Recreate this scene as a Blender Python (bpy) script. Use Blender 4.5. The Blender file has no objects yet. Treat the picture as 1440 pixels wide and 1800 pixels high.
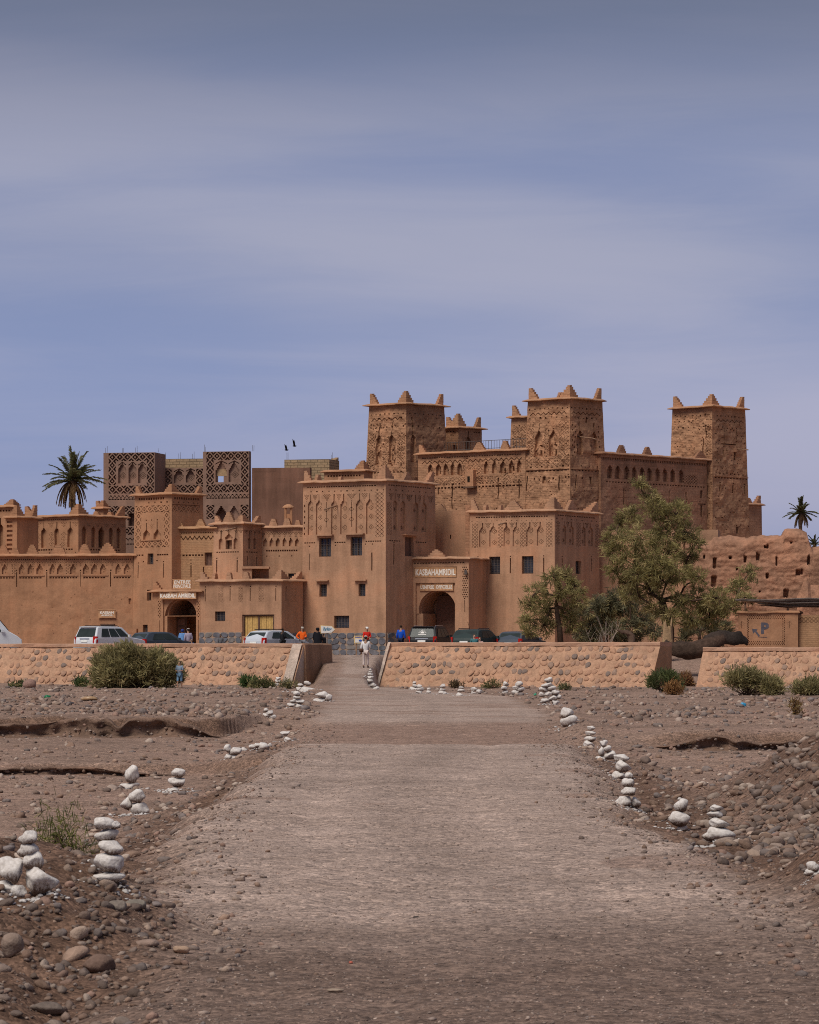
import bpy, bmesh, math, random
import numpy as np
from mathutils import Vector, Matrix

# ------------------------------------------------------------------ camera, sky, sun, exposure
F, H, CX, HY = 6500.0, 1.6, 720.0, 1160.0      # focal length in photo pixels, eye height, principal column, horizon row
sc = bpy.context.scene
cam_d = bpy.data.cameras.new('camera'); cam = bpy.data.objects.new('camera', cam_d)
sc.collection.objects.link(cam); sc.camera = cam
cam.location = (0, 0, H); cam.rotation_euler = (math.radians(90), 0, 0)
cam_d.sensor_fit = 'VERTICAL'; cam_d.sensor_height = 36.0; cam_d.sensor_width = 28.8
cam_d.lens = 36.0 * F / 1800.0
cam_d.shift_y = (HY - 900.0) / 1800.0
cam_d.clip_start = 0.5; cam_d.clip_end = 9000
cam_d.dof.use_dof = True; cam_d.dof.focus_distance = 170.0; cam_d.dof.aperture_fstop = 22.0

SUN_EL, SUN_AZ = 54.0, -142.0       # azimuth measured from +Y towards +X
world = bpy.data.worlds.new('World'); sc.world = world; world.use_nodes = True
wn, wl = world.node_tree.nodes, world.node_tree.links
wn.clear()
def N(nodes, t, **kw):
    n = nodes.new(t)
    for k, v in kw.items():
        if k.startswith('i_'): n.inputs[k[2:].replace('_', ' ')].default_value = v
        else: setattr(n, k, v)
    return n
wo = N(wn, 'ShaderNodeOutputWorld')
sky = N(wn, 'ShaderNodeTexSky', sky_type='NISHITA', sun_disc=False)
sky.sun_elevation = math.radians(SUN_EL); sky.sun_rotation = math.radians(SUN_AZ); sky.dust_density = 2.0
tc = N(wn, 'ShaderNodeTexCoord')
sep = N(wn, 'ShaderNodeSeparateXYZ'); wl.new(tc.outputs['Generated'], sep.inputs[0])
mp = N(wn, 'ShaderNodeMapping'); mp.inputs['Scale'].default_value = (4.2, 1.2, 26.0); mp.inputs['Location'].default_value = (3.1, .4, 2.35); mp.inputs['Rotation'].default_value = (0, -.04, 0)
wl.new(tc.outputs['Generated'], mp.inputs[0])
nz = N(wn, 'ShaderNodeTexNoise', i_Scale=1.0, i_Detail=2.5, i_Roughness=.45); wl.new(mp.outputs[0], nz.inputs['Vector'])
mp2 = N(wn, 'ShaderNodeMapping'); mp2.inputs['Scale'].default_value = (9, 3, 70.0); mp2.inputs['Location'].default_value = (1.1, 0, 5.0)
wl.new(tc.outputs['Generated'], mp2.inputs[0])
nz2 = N(wn, 'ShaderNodeTexNoise', i_Scale=1.0, i_Detail=7.0, i_Roughness=.62, i_Distortion=.6); wl.new(mp2.outputs[0], nz2.inputs['Vector'])
def ramp(nodes, stops, interp='EASE'):
    r = nodes.new('ShaderNodeValToRGB'); r.color_ramp.interpolation = interp
    e = r.color_ramp.elements
    while len(e) < len(stops): e.new(0.5)
    for el, (p, c) in zip(e, stops):
        el.position = p; el.color = (*c, 1) if len(c) == 3 else c
    return r
addn = N(wn, 'ShaderNodeMath', operation='MULTIPLY_ADD'); wl.new(nz2.outputs['Fac'], addn.inputs[0]); addn.inputs[1].default_value = .34; wl.new(nz.outputs['Fac'], addn.inputs[2])
strk = ramp(wn, [(0.42, (0, 0, 0)), (0.92, (1, 1, 1))]); wl.new(addn.outputs[0], strk.inputs[0])
# thin overcast: clear blue low in the sky, pale veil, top darkened as lens falloff, overhead lifted to fill shade
blue = ramp(wn, [(0.0, (.112, .146, .254)), (0.06, (.117, .147, .266)), (0.125, (.108, .128, .222)), (0.19, (.062, .070, .110)), (.32, (.085, .095, .135))]); wl.new(sep.outputs['Z'], blue.inputs[0])
veil = ramp(wn, [(0.0, (.170, .178, .270)), (0.06, (.207, .208, .292)), (0.12, (.188, .190, .256)), (0.185, (.088, .091, .135)), (.32, (.105, .11, .145))]); wl.new(sep.outputs['Z'], veil.inputs[0])
mixc = N(wn, 'ShaderNodeMix', data_type='RGBA'); wl.new(strk.outputs[0], mixc.inputs['Factor']); wl.new(blue.outputs[0], mixc.inputs['A']); wl.new(veil.outputs[0], mixc.inputs['B'])
bg1 = N(wn, 'ShaderNodeBackground', i_Strength=.88); wl.new(mixc.outputs['Result'], bg1.inputs[0])
bg2 = N(wn, 'ShaderNodeBackground', i_Strength=0.05); wl.new(sky.outputs[0], bg2.inputs[0])
mxs = N(wn, 'ShaderNodeMixShader', i_Fac=0.12); wl.new(bg1.outputs[0], mxs.inputs[1]); wl.new(bg2.outputs[0], mxs.inputs[2])
wl.new(mxs.outputs[0], wo.inputs[0])

sun_d = bpy.data.lights.new('sun', 'SUN'); sun = bpy.data.objects.new('sun', sun_d); sc.collection.objects.link(sun)
sun_d.energy = 1.36; sun_d.angle = math.radians(30); sun_d.color = (1.0, .94, .84)
a, e = math.radians(SUN_AZ), math.radians(SUN_EL)
sdir = Vector((math.sin(a) * math.cos(e), math.cos(a) * math.cos(e), math.sin(e)))
sun.rotation_euler = sdir.to_track_quat('Z', 'Y').to_euler(); sun.location = sdir * 300

vs = sc.view_settings
vs.view_transform = 'Standard'; vs.look = 'None'; vs.exposure = 1.14; vs.gamma = 1.0; vs.use_curve_mapping = False
sc.cycles.use_denoising = False; sc.cycles.denoiser = 'OPENIMAGEDENOISE'; sc.cycles.denoising_input_passes = 'RGB_ALBEDO_NORMAL'
sc.cycles.pixel_filter_type = 'BLACKMAN_HARRIS'; sc.cycles.filter_width = 1.05
sc.cycles.max_bounces = 5; sc.cycles.diffuse_bounces = 3

# ------------------------------------------------------------------ helpers
rng = np.random.default_rng(7); random.seed(7)
COL = sc.collection
def PX(px, Y): return (px - CX) * Y / F
def PZ(py, Y): return H + (HY - py) * Y / F
def SS(Y): return F / Y
LOC = {}
def tag(o, label=None, cat=None, group=None, kind=None):
    if label: o['label'] = label
    if cat: o['category'] = cat
    if group: o['group'] = group
    if kind: o['kind'] = kind
    return o
def empty(name, loc, label=None, cat=None, group=None):
    o = bpy.data.objects.new(name, None); COL.objects.link(o); o.location = loc; o.empty_display_size = .3
    LOC[o.name] = Vector(loc)
    return tag(o, label, cat, group)
def wloc(o):
    v = Vector((0, 0, 0))
    while o is not None:
        v = v + o.location; o = o.parent
    return v
def mk(name, V, Fs, mat=None, parent=None, smooth=False, uv=None, col=None, origin=None):
    """V: Nx3 world coordinates, Fs: list of index lists or an Nx4/Nx3 array"""
    V = np.asarray(V, dtype=np.float64).reshape(-1, 3)
    base = np.array(wloc(parent)) if parent is not None else np.zeros(3)
    if origin is None and parent is None: origin = np.array([V[:, 0].mean(), V[:, 1].mean(), V[:, 2].min()])
    off = np.asarray(origin, float) if origin is not None else base
    Vl = V - off
    me = bpy.data.meshes.new(name)
    if isinstance(Fs, np.ndarray):
        n, k = Fs.shape
        me.vertices.add(len(Vl)); me.vertices.foreach_set('co', Vl.ravel())
        me.loops.add(n * k); me.loops.foreach_set('vertex_index', Fs.ravel().astype(np.int32))
        me.polygons.add(n); me.polygons.foreach_set('loop_start', np.arange(0, n * k, k, dtype=np.int32))
        me.polygons.foreach_set('loop_total', np.full(n, k, dtype=np.int32))
        me.update(calc_edges=True)
    else:
        me.from_pydata(Vl.tolist(), [], [list(map(int, f)) for f in Fs]); me.update()
    if smooth: me.polygons.foreach_set('use_smooth', np.ones(len(me.polygons), dtype=bool))
    li = None
    if uv is not None:
        li = np.empty(len(me.loops), dtype=np.int32); me.loops.foreach_get('vertex_index', li)
        l = me.uv_layers.new(name='UVMap'); l.data.foreach_set('uv', np.asarray(uv, dtype=np.float32)[li].ravel())
    if col is not None:
        c = np.ones((len(Vl), 4), dtype=np.float32); c[:, :3] = col
        at = me.color_attributes.new('Col', 'FLOAT_COLOR', 'POINT'); at.data.foreach_set('color', c.ravel())
    if mat is not None: me.materials.append(mat)
    o = bpy.data.objects.new(name, me); COL.objects.link(o)
    if parent is not None:
        o.parent = parent; o.location = Vector(off) - Vector(base)
    else:
        o.location = Vector(off)
    return o
class MB:
    """collects simple shapes into one mesh"""
    def __init__(s): s.v = []; s.f = []
    def add(s, V, Fs):
        b = len(s.v); s.v += [tuple(p) for p in V]; s.f += [[i + b for i in f] for f in Fs]
    def box8(s, p):   # p: 8 points, bottom ring 0-3, top ring 4-7
        s.add(p, [[3, 2, 1, 0], [4, 5, 6, 7], [0, 1, 5, 4], [1, 2, 6, 5], [2, 3, 7, 6], [3, 0, 4, 7]])
    def box(s, c, d, R=None):
        hx, hy, hz = d[0] / 2, d[1] / 2, d[2] / 2
        pts = [(-hx, -hy, -hz), (hx, -hy, -hz), (hx, hy, -hz), (-hx, hy, -hz), (-hx, -hy, hz), (hx, -hy, hz), (hx, hy, hz), (-hx, hy, hz)]
        if R is not None: pts = [tuple(R @ Vector(p)) for p in pts]
        s.box8([(p[0] + c[0], p[1] + c[1], p[2] + c[2]) for p in pts])
    def tube(s, pts, rad, n=6, cap=True):
        pts = [Vector(p) for p in pts]
        if not hasattr(rad, '__len__'): rad = [rad] * len(pts)
        b = len(s.v); up = Vector((0, 0, 1))
        for i, p in enumerate(pts):
            d = (pts[min(i + 1, len(pts) - 1)] - pts[max(i - 1, 0)])
            if d.length < 1e-6: d = Vector((0, 0, 1))
            d.normalize()
            x = d.cross(up if abs(d.z) < .95 else Vector((1, 0, 0))).normalized(); y = d.cross(x)
            for k in range(n):
                t = 2 * math.pi * k / n
                s.v.append(tuple(p + (x * math.cos(t) + y * math.sin(t)) * rad[i]))
        for i in range(len(pts) - 1):
            for k in range(n):
                s.f.append([b + i * n + k, b + i * n + (k + 1) % n, b + (i + 1) * n + (k + 1) % n, b + (i + 1) * n + k])
        if cap:
            s.f.append([b + k for k in range(n)][::-1]); s.f.append([b + (len(pts) - 1) * n + k for k in range(n)])
    def build(s, name, mat, parent=None, smooth=False, origin=None):
        return mk(name, s.v, s.f, mat, parent, smooth, origin=origin)

def _h(ix, iy, iz):
    h = (ix.astype(np.int64) * 374761393 + iy.astype(np.int64) * 668265263 + iz.astype(np.int64) * 2147483647) & 0xffffffff
    h = ((h ^ (h >> 13)) * 1274126177) & 0xffffffff
    return ((h ^ (h >> 16)) & 0xffffff) / float(0xffffff)
def vnoise(p):
    p = np.asarray(p, float); i = np.floor(p); f = p - i; f = f * f * (3 - 2 * f); i = i.astype(np.int64)
    r = 0
    for dx in (0, 1):
        for dy in (0, 1):
            for dz in (0, 1):
                w = (f[..., 0] if dx else 1 - f[..., 0]) * (f[..., 1] if dy else 1 - f[..., 1]) * (f[..., 2] if dz else 1 - f[..., 2])
                r = r + w * _h(i[..., 0] + dx, i[..., 1] + dy, i[..., 2] + dz)
    return r * 2 - 1
def fbm(p, o=3):
    p = np.asarray(p, float); r = 0; a = 1.0
    for k in range(o): r = r + a * vnoise(p * (2 ** k) + 17.3 * k); a *= .5
    return r
def n2(X, Y, s, o=2, seed=0.0):
    return fbm(np.stack([np.asarray(X) / s, np.asarray(Y) / s, np.full(np.shape(X), seed)], -1), o)
def sst(a, b, x):
    t = np.clip((x - a) / (b - a), 0, 1); return t * t * (3 - 2 * t)

# ------------------------------------------------------------------ materials
MATS = {}
def nmat(name):
    m = bpy.data.materials.new(name); m.use_nodes = True
    nt = m.node_tree; nt.nodes.clear()
    o = nt.nodes.new('ShaderNodeOutputMaterial'); b = nt.nodes.new('ShaderNodeBsdfPrincipled')
    nt.links.new(b.outputs[0], o.inputs[0]); b.inputs['Specular IOR Level'].default_value = .2
    MATS[name] = m
    return m, nt.nodes, nt.links, b
def plain(name, c, rough=.6, metal=0, spec=.3, var=.12, scale=6.0, bump=0.0, coat=0):
    m, n, l, b = nmat(name)
    g = N(n, 'ShaderNodeTexCoord')
    t = N(n, 'ShaderNodeTexNoise', i_Scale=scale, i_Detail=4.0); l.new(g.outputs['Object'], t.inputs['Vector'])
    lo = tuple(max(0, x * (1 - var)) for x in c); hi = tuple(min(1, x * (1 + var)) for x in c)
    r = ramp(n, [(.3, lo), (.7, hi)], 'LINEAR'); l.new(t.outputs['Fac'], r.inputs[0]); l.new(r.outputs[0], b.inputs['Base Color'])
    b.inputs['Roughness'].default_value = rough; b.inputs['Metallic'].default_value = metal; b.inputs['Specular IOR Level'].default_value = spec
    if coat: b.inputs['Coat Weight'].default_value = coat; b.inputs['Coat Roughness'].default_value = .08
    if bump:
        bp = N(n, 'ShaderNodeBump', i_Strength=1.0, i_Distance=bump); l.new(t.outputs['Fac'], bp.inputs['Height']); l.new(bp.outputs[0], b.inputs['Normal'])
    return m
def adobe(name, c, dark=.75, light=1.18, streak=.35, fine=.25, bump=.025, brick=0.0, tint=(1.05, .95, .9), bscale=9.0, course=.11):
    """mud plaster: large stains, rain streaks, straw speckle, optional worn brick courses"""
    m, n, l, b = nmat(name)
    g = N(n, 'ShaderNodeNewGeometry')
    t1 = N(n, 'ShaderNodeTexNoise', i_Scale=.42, i_Detail=7.0, i_Roughness=.62); l.new(g.outputs['Position'], t1.inputs['Vector'])
    mpn = N(n, 'ShaderNodeMapping'); mpn.inputs['Scale'].default_value = (1.6, 1.6, .13); l.new(g.outputs['Position'], mpn.inputs[0])
    t2 = N(n, 'ShaderNodeTexNoise', i_Scale=1.0, i_Detail=5.0, i_Roughness=.6); l.new(mpn.outputs[0], t2.inputs['Vector'])
    t3 = N(n, 'ShaderNodeTexNoise', i_Scale=bscale, i_Detail=5.0, i_Roughness=.7); l.new(g.outputs['Position'], t3.inputs['Vector'])
    r1 = ramp(n, [(.28, tuple(x * dark for x in c)), (.5, c), (.74, tuple(min(1, x * light * t) for x, t in zip(c, tint)))], 'LINEAR'); l.new(t1.outputs['Fac'], r1.inputs[0])
    r2 = ramp(n, [(.3, (1 - streak,) * 3), (.62, (1, 1, 1))], 'LINEAR'); l.new(t2.outputs['Fac'], r2.inputs[0])
    r3 = ramp(n, [(.25, (1 - fine,) * 3), (.72, (1 + fine * .35,) * 3)], 'LINEAR'); l.new(t3.outputs['Fac'], r3.inputs[0])
    m1 = N(n, 'ShaderNodeMix', data_type='RGBA', blend_type='MULTIPLY', i_Factor=1.0); l.new(r1.outputs[0], m1.inputs['A']); l.new(r2.outputs[0], m1.inputs['B'])
    m2 = N(n, 'ShaderNodeMix', data_type='RGBA', blend_type='MULTIPLY', i_Factor=1.0); l.new(m1.outputs['Result'], m2.inputs['A']); l.new(r3.outputs[0], m2.inputs['B'])
    last = m2.outputs['Result']
    bp = N(n, 'ShaderNodeBump', i_Strength=1.0, i_Distance=bump); l.new(t3.outputs['Fac'], bp.inputs['Height'])
    nrm = bp.outputs[0]
    if brick:
        uv = N(n, 'ShaderNodeUVMap', uv_map='UVMap')
        t4 = N(n, 'ShaderNodeTexNoise', i_Scale=1.3, i_Detail=3.0); l.new(g.outputs['Position'], t4.inputs['Vector'])
        ad = N(n, 'ShaderNodeMix', data_type='VECTOR', i_Factor=.06); l.new(uv.outputs[0], ad.inputs['A']); l.new(t4.outputs['Color'], ad.inputs['B'])
        bt = N(n, 'ShaderNodeTexBrick', i_Scale=1.0, i_Mortar_Size=.022, i_Mortar_Smooth=.4, i_Bias=0.0, i_Brick_Width=course * 2.6, i_Row_Height=course)
        bt.inputs['Color1'].default_value = (1, 1, 1, 1); bt.inputs['Color2'].default_value = (.86, .86, .86, 1); bt.inputs['Mortar'].default_value = (1 - brick,) * 3 + (1,)
        l.new(ad.outputs['Result'], bt.inputs['Vector'])
        m3 = N(n, 'ShaderNodeMix', data_type='RGBA', blend_type='MULTIPLY', i_Factor=1.0); l.new(last, m3.inputs['A']); l.new(bt.outputs['Color'], m3.inputs['B']); last = m3.outputs['Result']
        inv = N(n, 'ShaderNodeMath', operation='SUBTRACT'); inv.inputs[0].default_value = 1.0; l.new(bt.outputs['Fac'], inv.inputs[1])
        b2 = N(n, 'ShaderNodeBump', i_Strength=1.0, i_Distance=.05 * brick); l.new(inv.outputs[0], b2.inputs['Height']); l.new(bp.outputs[0], b2.inputs['Normal']); nrm = b2.outputs[0]
    l.new(last, b.inputs['Base Color']); l.new(nrm, b.inputs['Normal']); b.inputs['Roughness'].default_value = .95
    b.inputs['Specular IOR Level'].default_value = .08
    return m
def vcol(name, rough=.9, bump=.02, scale=14.0, var=.25, white=False):
    """colour from the stones' own colour attribute with grain"""
    m, n, l, b = nmat(name)
    at = N(n, 'ShaderNodeVertexColor', layer_name='Col')
    g = N(n, 'ShaderNodeNewGeometry')
    t = N(n, 'ShaderNodeTexNoise', i_Scale=scale, i_Detail=5.0, i_Roughness=.65); l.new(g.outputs['Position'], t.inputs['Vector'])
    r = ramp(n, [(.25, (1 - var,) * 3), (.75, (1 + var * .5,) * 3)], 'LINEAR'); l.new(t.outputs['Fac'], r.inputs[0])
    mx = N(n, 'ShaderNodeMix', data_type='RGBA', blend_type='MULTIPLY', i_Factor=1.0); l.new(at.outputs[0], mx.inputs['A']); l.new(r.outputs[0], mx.inputs['B'])
    l.new(mx.outputs['Result'], b.inputs['Base Color']); b.inputs['Roughness'].default_value = rough; b.inputs['Specular IOR Level'].default_value = .12
    bp = N(n, 'ShaderNodeBump', i_Strength=1.0, i_Distance=bump); l.new(t.outputs['Fac'], bp.inputs['Height']); l.new(bp.outputs[0], b.inputs['Normal'])
    return m
M_front = adobe('adobe_front', (.50, .288, .180), dark=.79, light=1.13, streak=.26, fine=.2, bump=.012)
M_left = adobe('adobe_left', (.45, .24, .138), dark=.8, light=1.1, streak=.2, fine=.2, bump=.014)
M_leftbrick = adobe('adobe_straw_brick', (.47, .272, .152), dark=.82, light=1.1, streak=.2, fine=.24, bump=.016, brick=.10, course=.11)
M_old = adobe('adobe_old', (.50, .272, .158), dark=.78, light=1.12, streak=.2, fine=.3, bump=.035, brick=.13, bscale=6.0, course=.12)
M_oldwall = adobe('adobe_old_wall', (.46, .25, .155), dark=.76, light=1.12, streak=.28, fine=.3, bump=.035, brick=.15, bscale=6.0, course=.2)
M_merl = adobe('adobe_merlon', (.50, .30, .18), dark=.85, light=1.1, streak=.15, fine=.2, bump=.014)
M_ruin = adobe('adobe_ruin', (.40, .215, .138), dark=.66, light=1.2, streak=.25, fine=.4, bump=.08, bscale=4.0)
M_modern = adobe('concrete_brown', (.295, .185, .14), dark=.85, light=1.08, streak=.18, fine=.12, bump=.01)
M_plumwall = adobe('plaster_umber', (.24, .128, .09), dark=.8, light=1.15, streak=.35, fine=.15, bump=.01)
M_ybrick = adobe('tan_brick', (.44, .31, .19), dark=.85, light=1.1, streak=.15, fine=.2, bump=.02, brick=.45, course=.2)
M_mortar = adobe('wall_mortar', (.53, .315, .205), dark=.78, light=1.12, streak=.25, fine=.32, bump=.05, bscale=7.0)
M_cap = adobe('wall_cap_plaster', (.50, .30, .205), dark=.85, light=1.08, streak=.2, fine=.2, bump=.02)
M_lime = adobe('limewash', (.58, .46, .38), dark=.55, light=1.1, streak=.35, fine=.35, bump=.03)
M_plinthm = adobe('plinth_mortar', (.40, .29, .22), dark=.8, light=1.1, streak=.2, fine=.3, bump=.03)
M_slate = [plain('slate_%d' % i, c, .75, var=.3, scale=3.0, bump=.02) for i, c in enumerate([(.12, .12, .14), (.16, .155, .17), (.10, .11, .13), (.20, .18, .17)])]
M_wst = [plain('wall_stone_%d' % i, c, .95, spec=.08, var=.24, scale=5.0, bump=.03) for i, c in enumerate([(.43, .245, .158), (.39, .222, .146), (.46, .268, .175), (.35, .212, .148), (.205, .152, .128), (.30, .20, .15), (.46, .22, .115)])]
M_wood = plain('dark_wood', (.115, .062, .04), .8, var=.3, scale=8)
M_shutter = plain('brown_shutter', (.16, .085, .06), .75, var=.2, scale=8)
M_yellow = plain('yellow_planks', (.52, .33, .115), .75, var=.2, scale=9)
M_iron = plain('iron_grille', (.12, .095, .085), .6, var=.2)
M_glass = plain('dark_glass', (.045, .052, .075), .15, spec=.5, var=.4, scale=2)
M_blueg = plain('blue_glass', (.03, .04, .12), .2, spec=.5, var=.4, scale=2)
M_black = plain('void_dark', (.02, .015, .012), .95, spec=.02)
M_pole = plain('weathered_pole', (.28, .17, .11), .9, var=.3, scale=6)
M_signb = plain('sign_board', (.47, .26, .14), .85, var=.25, scale=5)
M_letter = plain('white_letters', (.78, .70, .62), .8, var=.15, scale=9)
M_white = plain('white_paint', (.74, .71, .67), .6, var=.08)
M_yel = plain('yellow_board', (.70, .50, .22), .7, var=.1)
M_blue = plain('blue_paint', (.03, .09, .42), .6, var=.1)
M_stone = vcol('river_stone', .92, .015, 16.0, .3)
# ------------------------------------------------------------------ lettering outlines (built-in font)
def text_shape(body, bold=.03, shear=0.0):
    cu = bpy.data.curves.new('lettering', 'FONT'); cu.body = body; cu.offset = bold; cu.resolution_u = 3; cu.shear = shear
    o = bpy.data.objects.new('lettering', cu); COL.objects.link(o)
    dg = bpy.context.evaluated_depsgraph_get(); me = bpy.data.meshes.new_from_object(o.evaluated_get(dg))
    V = np.array([v.co[:2] for v in me.vertices]); Fs = [list(p.vertices) for p in me.polygons]
    bpy.data.objects.remove(o); bpy.data.curves.remove(cu); bpy.data.meshes.remove(me)
    V = (V - V.min(0)) / (V.max(0) - V.min(0))
    return V, Fs
TXT = {k: text_shape(k, b, s) for k, b, s in (('KASBAHAMRIDIL', .03, 0), ("L'ENTREE", .035, 0), ('OFFICIELLE', .035, 0), ('ENTREE', .02, .1), ('PRINCIPALE', .02, .1), ('KASBAH AMRIDIL', .045, 0), ('KASBAH', .05, 0), ('AMRIDIL', .05, 0), ('Parking', .02, .35), ('P', .05, 0), ('PARKING', .03, 0))}
def write(parent, f, txt, x0, y0, x1, y1, d, mat):
    """lettering laid on a facade-like plane, fitted to a pixel box, standing d metres proud"""
    V, Fs = TXT[txt]
    P0 = f.pos(x0 + V[:, 0] * (x1 - x0), y1 - V[:, 1] * (y1 - y0), -d)
    P1 = f.pos(x0 + V[:, 0] * (x1 - x0), y1 - V[:, 1] * (y1 - y0), -d + .02)
    return mk('lettering', P0, Fs, mat, parent)
# ------------------------------------------------------------------ terrain
_le = [(1800, 150), (1700, 290), (1640, 325), (1560, 300), (1480, 320), (1400, 380), (1330, 490), (1290, 530), (1250, 572), (1225, 592), (1212, 600)]
_re = [(1800, 1640), (1700, 1520), (1600, 1390), (1530, 1290), (1480, 1190), (1440, 1110), (1400, 1072), (1340, 1032), (1290, 985), (1250, 940), (1228, 885), (1220, 770), (1212, 665)]
def _edge(t):
    Ys = np.array([H * F / (y - HY) for y, x in t]); Xs = np.array([(x - CX) * Y / F for (y, x), Y in zip(t, Ys)])
    return Ys, Xs
LEY, LEX = _edge(_le); REY, REX = _edge(_re)
def road_sd(X, Y):
    """metres inside the road edge (positive on the road)"""
    l = np.interp(Y, LEY, LEX); r = np.interp(Y, REY, REX)
    w = n2(X, Y, 2.2, 2, 3.3) * (.14 + .0014 * Y) + n2(X, Y, .7, 2, 8.8) * .13
    return np.minimum(X - l, r - X) + w
def ramp_c(Y): return np.interp(Y, [120, 150, 170, 185, 203, 225], [-1.0, -2.3, -3.0, -3.3, -3.15, -3.9])
def gz(X, Y, fine=True):
    X = np.asarray(X, float); Y = np.asarray(Y, float)
    sd = road_sd(X, Y); on = sst(-.55 - .004 * Y, .25, sd)
    # river bed left of the road: high terrace, cut bank, two lower shelves
    b1 = 95.5 + n2(X, Y * 0, 3.0, 3, 1.0) * 1.1 + 8 * sst(-5.0, -3.6, X)
    k1 = sst(-.25, .35, Y - b1) * (1 - sst(-4.9, -3.7, X)) + sst(-7, 3, Y - b1) * sst(-4.9, -3.7, X)
    b2 = 70.0 + n2(X, Y * 0, 2.4, 3, 2.0) * 1.6
    left = -.60 + .21 * sst(-.3, .4, Y - b2) + .49 * k1
    left = left + .35 * sst(46, 26, Y) + .46 * sst(29, 23.5, Y) - .56 * sst(23.2, 17.0, Y)
    # right of the road
    b3 = 81.0 + n2(X, Y * 0, 3.0, 3, 5.0) * 1.6
    k3 = sst(-.4, .6, Y - b3) * sst(4.6, 6.0, X) + sst(-8, 6, Y - b3) * (1 - sst(4.6, 6.0, X))
    right = -.38 + .40 * k3
    right = right + .28 * sst(40, 22, Y)
    side = np.where(X < (np.interp(Y, LEY, LEX) + np.interp(Y, REY, REX)) / 2, left, right)
    side = side + .1 * sst(100, 200, Y)
    # dirt mounds
    side = side + .2 * np.exp(-(((X + 3.1) / .7) ** 2 + ((Y - 22.5) / 4.6) ** 2)) + .10 * np.exp(-(((X + 2.1) / .75) ** 2 + ((Y - 17.5) / 2.6) ** 2))
    side = side + 1.2 * np.exp(-((np.maximum(0, 5.2 - X) / 1.15) ** 2 + ((Y - 43) / 8.5) ** 2))
    side = side + .30 * np.exp(-(((X - 2.95) / .45) ** 2 + ((Y - 25) / 4.0) ** 2))
    # berm pushed up along the road
    side = side + .13 * np.exp(-((sd + .75) / .55) ** 2) * sst(130, 60, Y)
    road = .12 * sst(100, 165, Y) - .20 * sst(70.0, 76, Y) * sst(98, 84, Y) + .012 * n2(X, Y, 1.5, 2, 9)
    lc = (np.interp(Y, LEY, LEX) + np.interp(Y, REY, REX)) / 2 + .25 * np.sin(Y * .11)
    for o_ in (-.85, .85): road = road - .022 * np.exp(-((X - lc - o_) / .2) ** 2) * (1 + .6 * n2(X, Y, 2.0, 1, 31)) * sst(150, 90, Y)
    road = road - .03 * sst(.35, .75, n2(X, Y, 1.1, 2, 41))
    z = road * on + side * (1 - on)
    rc = ramp_c(Y); rz = np.interp(Y, [150, 172, 203, 224], [.1, .36, 1.2, 1.9])
    hw = np.interp(Y, [150, 170, 185, 203, 225], [2.3, 1.35, 1.2, 1.25, 2.4])
    z = np.maximum(z, np.where(Y > 150, rz - np.maximum(0, rc - X - hw) * 1.5 - np.maximum(0, X - rc - hw + .12) * (1.5 + 2.5 * sst(160, 178, Y)), -9))
    back = sst(206.5, 224, Y)
    z = z * (1 - back) + np.maximum(z, 1.9) * back
    if fine:
        z = z + .085 * n2(X, Y, .33, 3, 14.2) * sst(28, 20, Y) * (1 - on) * (X < 0)
        rough = (1 - on) * (.05 + .035 * sst(-.7, -.1, -np.abs(sd + .6)))
        z = z + rough * n2(X, Y, .9, 3, 4.4) + .010 * n2(X, Y, .18, 2, 6.1) * sst(70, 30, Y)
    return z
yy = np.unique(np.concatenate([9.0 * (234.0 / 9.0) ** (np.arange(441) / 440.0), np.arange(67.5, 73.0, .11), np.arange(78.5, 83.6, .12), np.arange(93.4, 98.0, .1)]))
tx = np.concatenate([np.linspace(-.42, -.135, 26)[:-1], np.linspace(-.135, .135, 321), np.linspace(.135, .42, 26)[1:]])
TX, TY = np.meshgrid(tx, yy); GX = TX * (TY + 12.0); GY = TY
GZ = gz(GX, GY)
nr, ncx = GX.shape
idx = np.arange(nr * ncx).reshape(nr, ncx)
quads = np.stack([idx[:-1, :-1], idx[:-1, 1:], idx[1:, 1:], idx[1:, :-1]], -1).reshape(-1, 4)
sd = road_sd(GX, GY); on = sst(-.4, .3, sd)
nA = n2(GX, GY, 3.5, 3, 11.0); nB = n2(GX, GY, .8, 2, 12.0)
road_c = np.array([.345, .268, .228]); shaded_dirt_c = np.array([.135, .085, .062]); mud_c = np.array([.275, .19, .152]); bed_c = np.array([.262, .184, .146])  # mound dirt: dark brown soil with shade and lens falloff mixed into its tone
C = bed_c * (1 + .2 * nA[..., None]) ; C = np.where((nA + .5 * nB > .42)[..., None], mud_c, C)
near_dirt = (1.3 * np.exp(-(((GX + 2.6) / 1.5) ** 2 + ((GY - 20) / 5) ** 2)) + 1.2 * np.exp(-((np.maximum(0, 5.2 - GX) / 1.4) ** 2 + ((GY - 43) / 9) ** 2)) + 1.1 * np.exp(-(((GX - 2.9) / .7) ** 2 + ((GY - 25) / 5.0) ** 2)) + np.exp(-((sd + .7) / .5) ** 2) * sst(90, 50, GY))
C = C + (shaded_dirt_c - C) * np.clip(near_dirt, 0, 1)[..., None]
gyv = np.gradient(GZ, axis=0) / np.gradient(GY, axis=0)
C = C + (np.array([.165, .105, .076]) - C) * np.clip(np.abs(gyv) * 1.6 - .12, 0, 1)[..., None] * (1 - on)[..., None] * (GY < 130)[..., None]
rc_ = road_c * (1 + .10 * nA[..., None] + .06 * nB[..., None]); mudz = np.clip(sst(71, 74, GY) * sst(99, 92, GY) + .6 * (n2(GX, GY, 2.6, 2, 21.0) > .62) , 0, 1)
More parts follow.
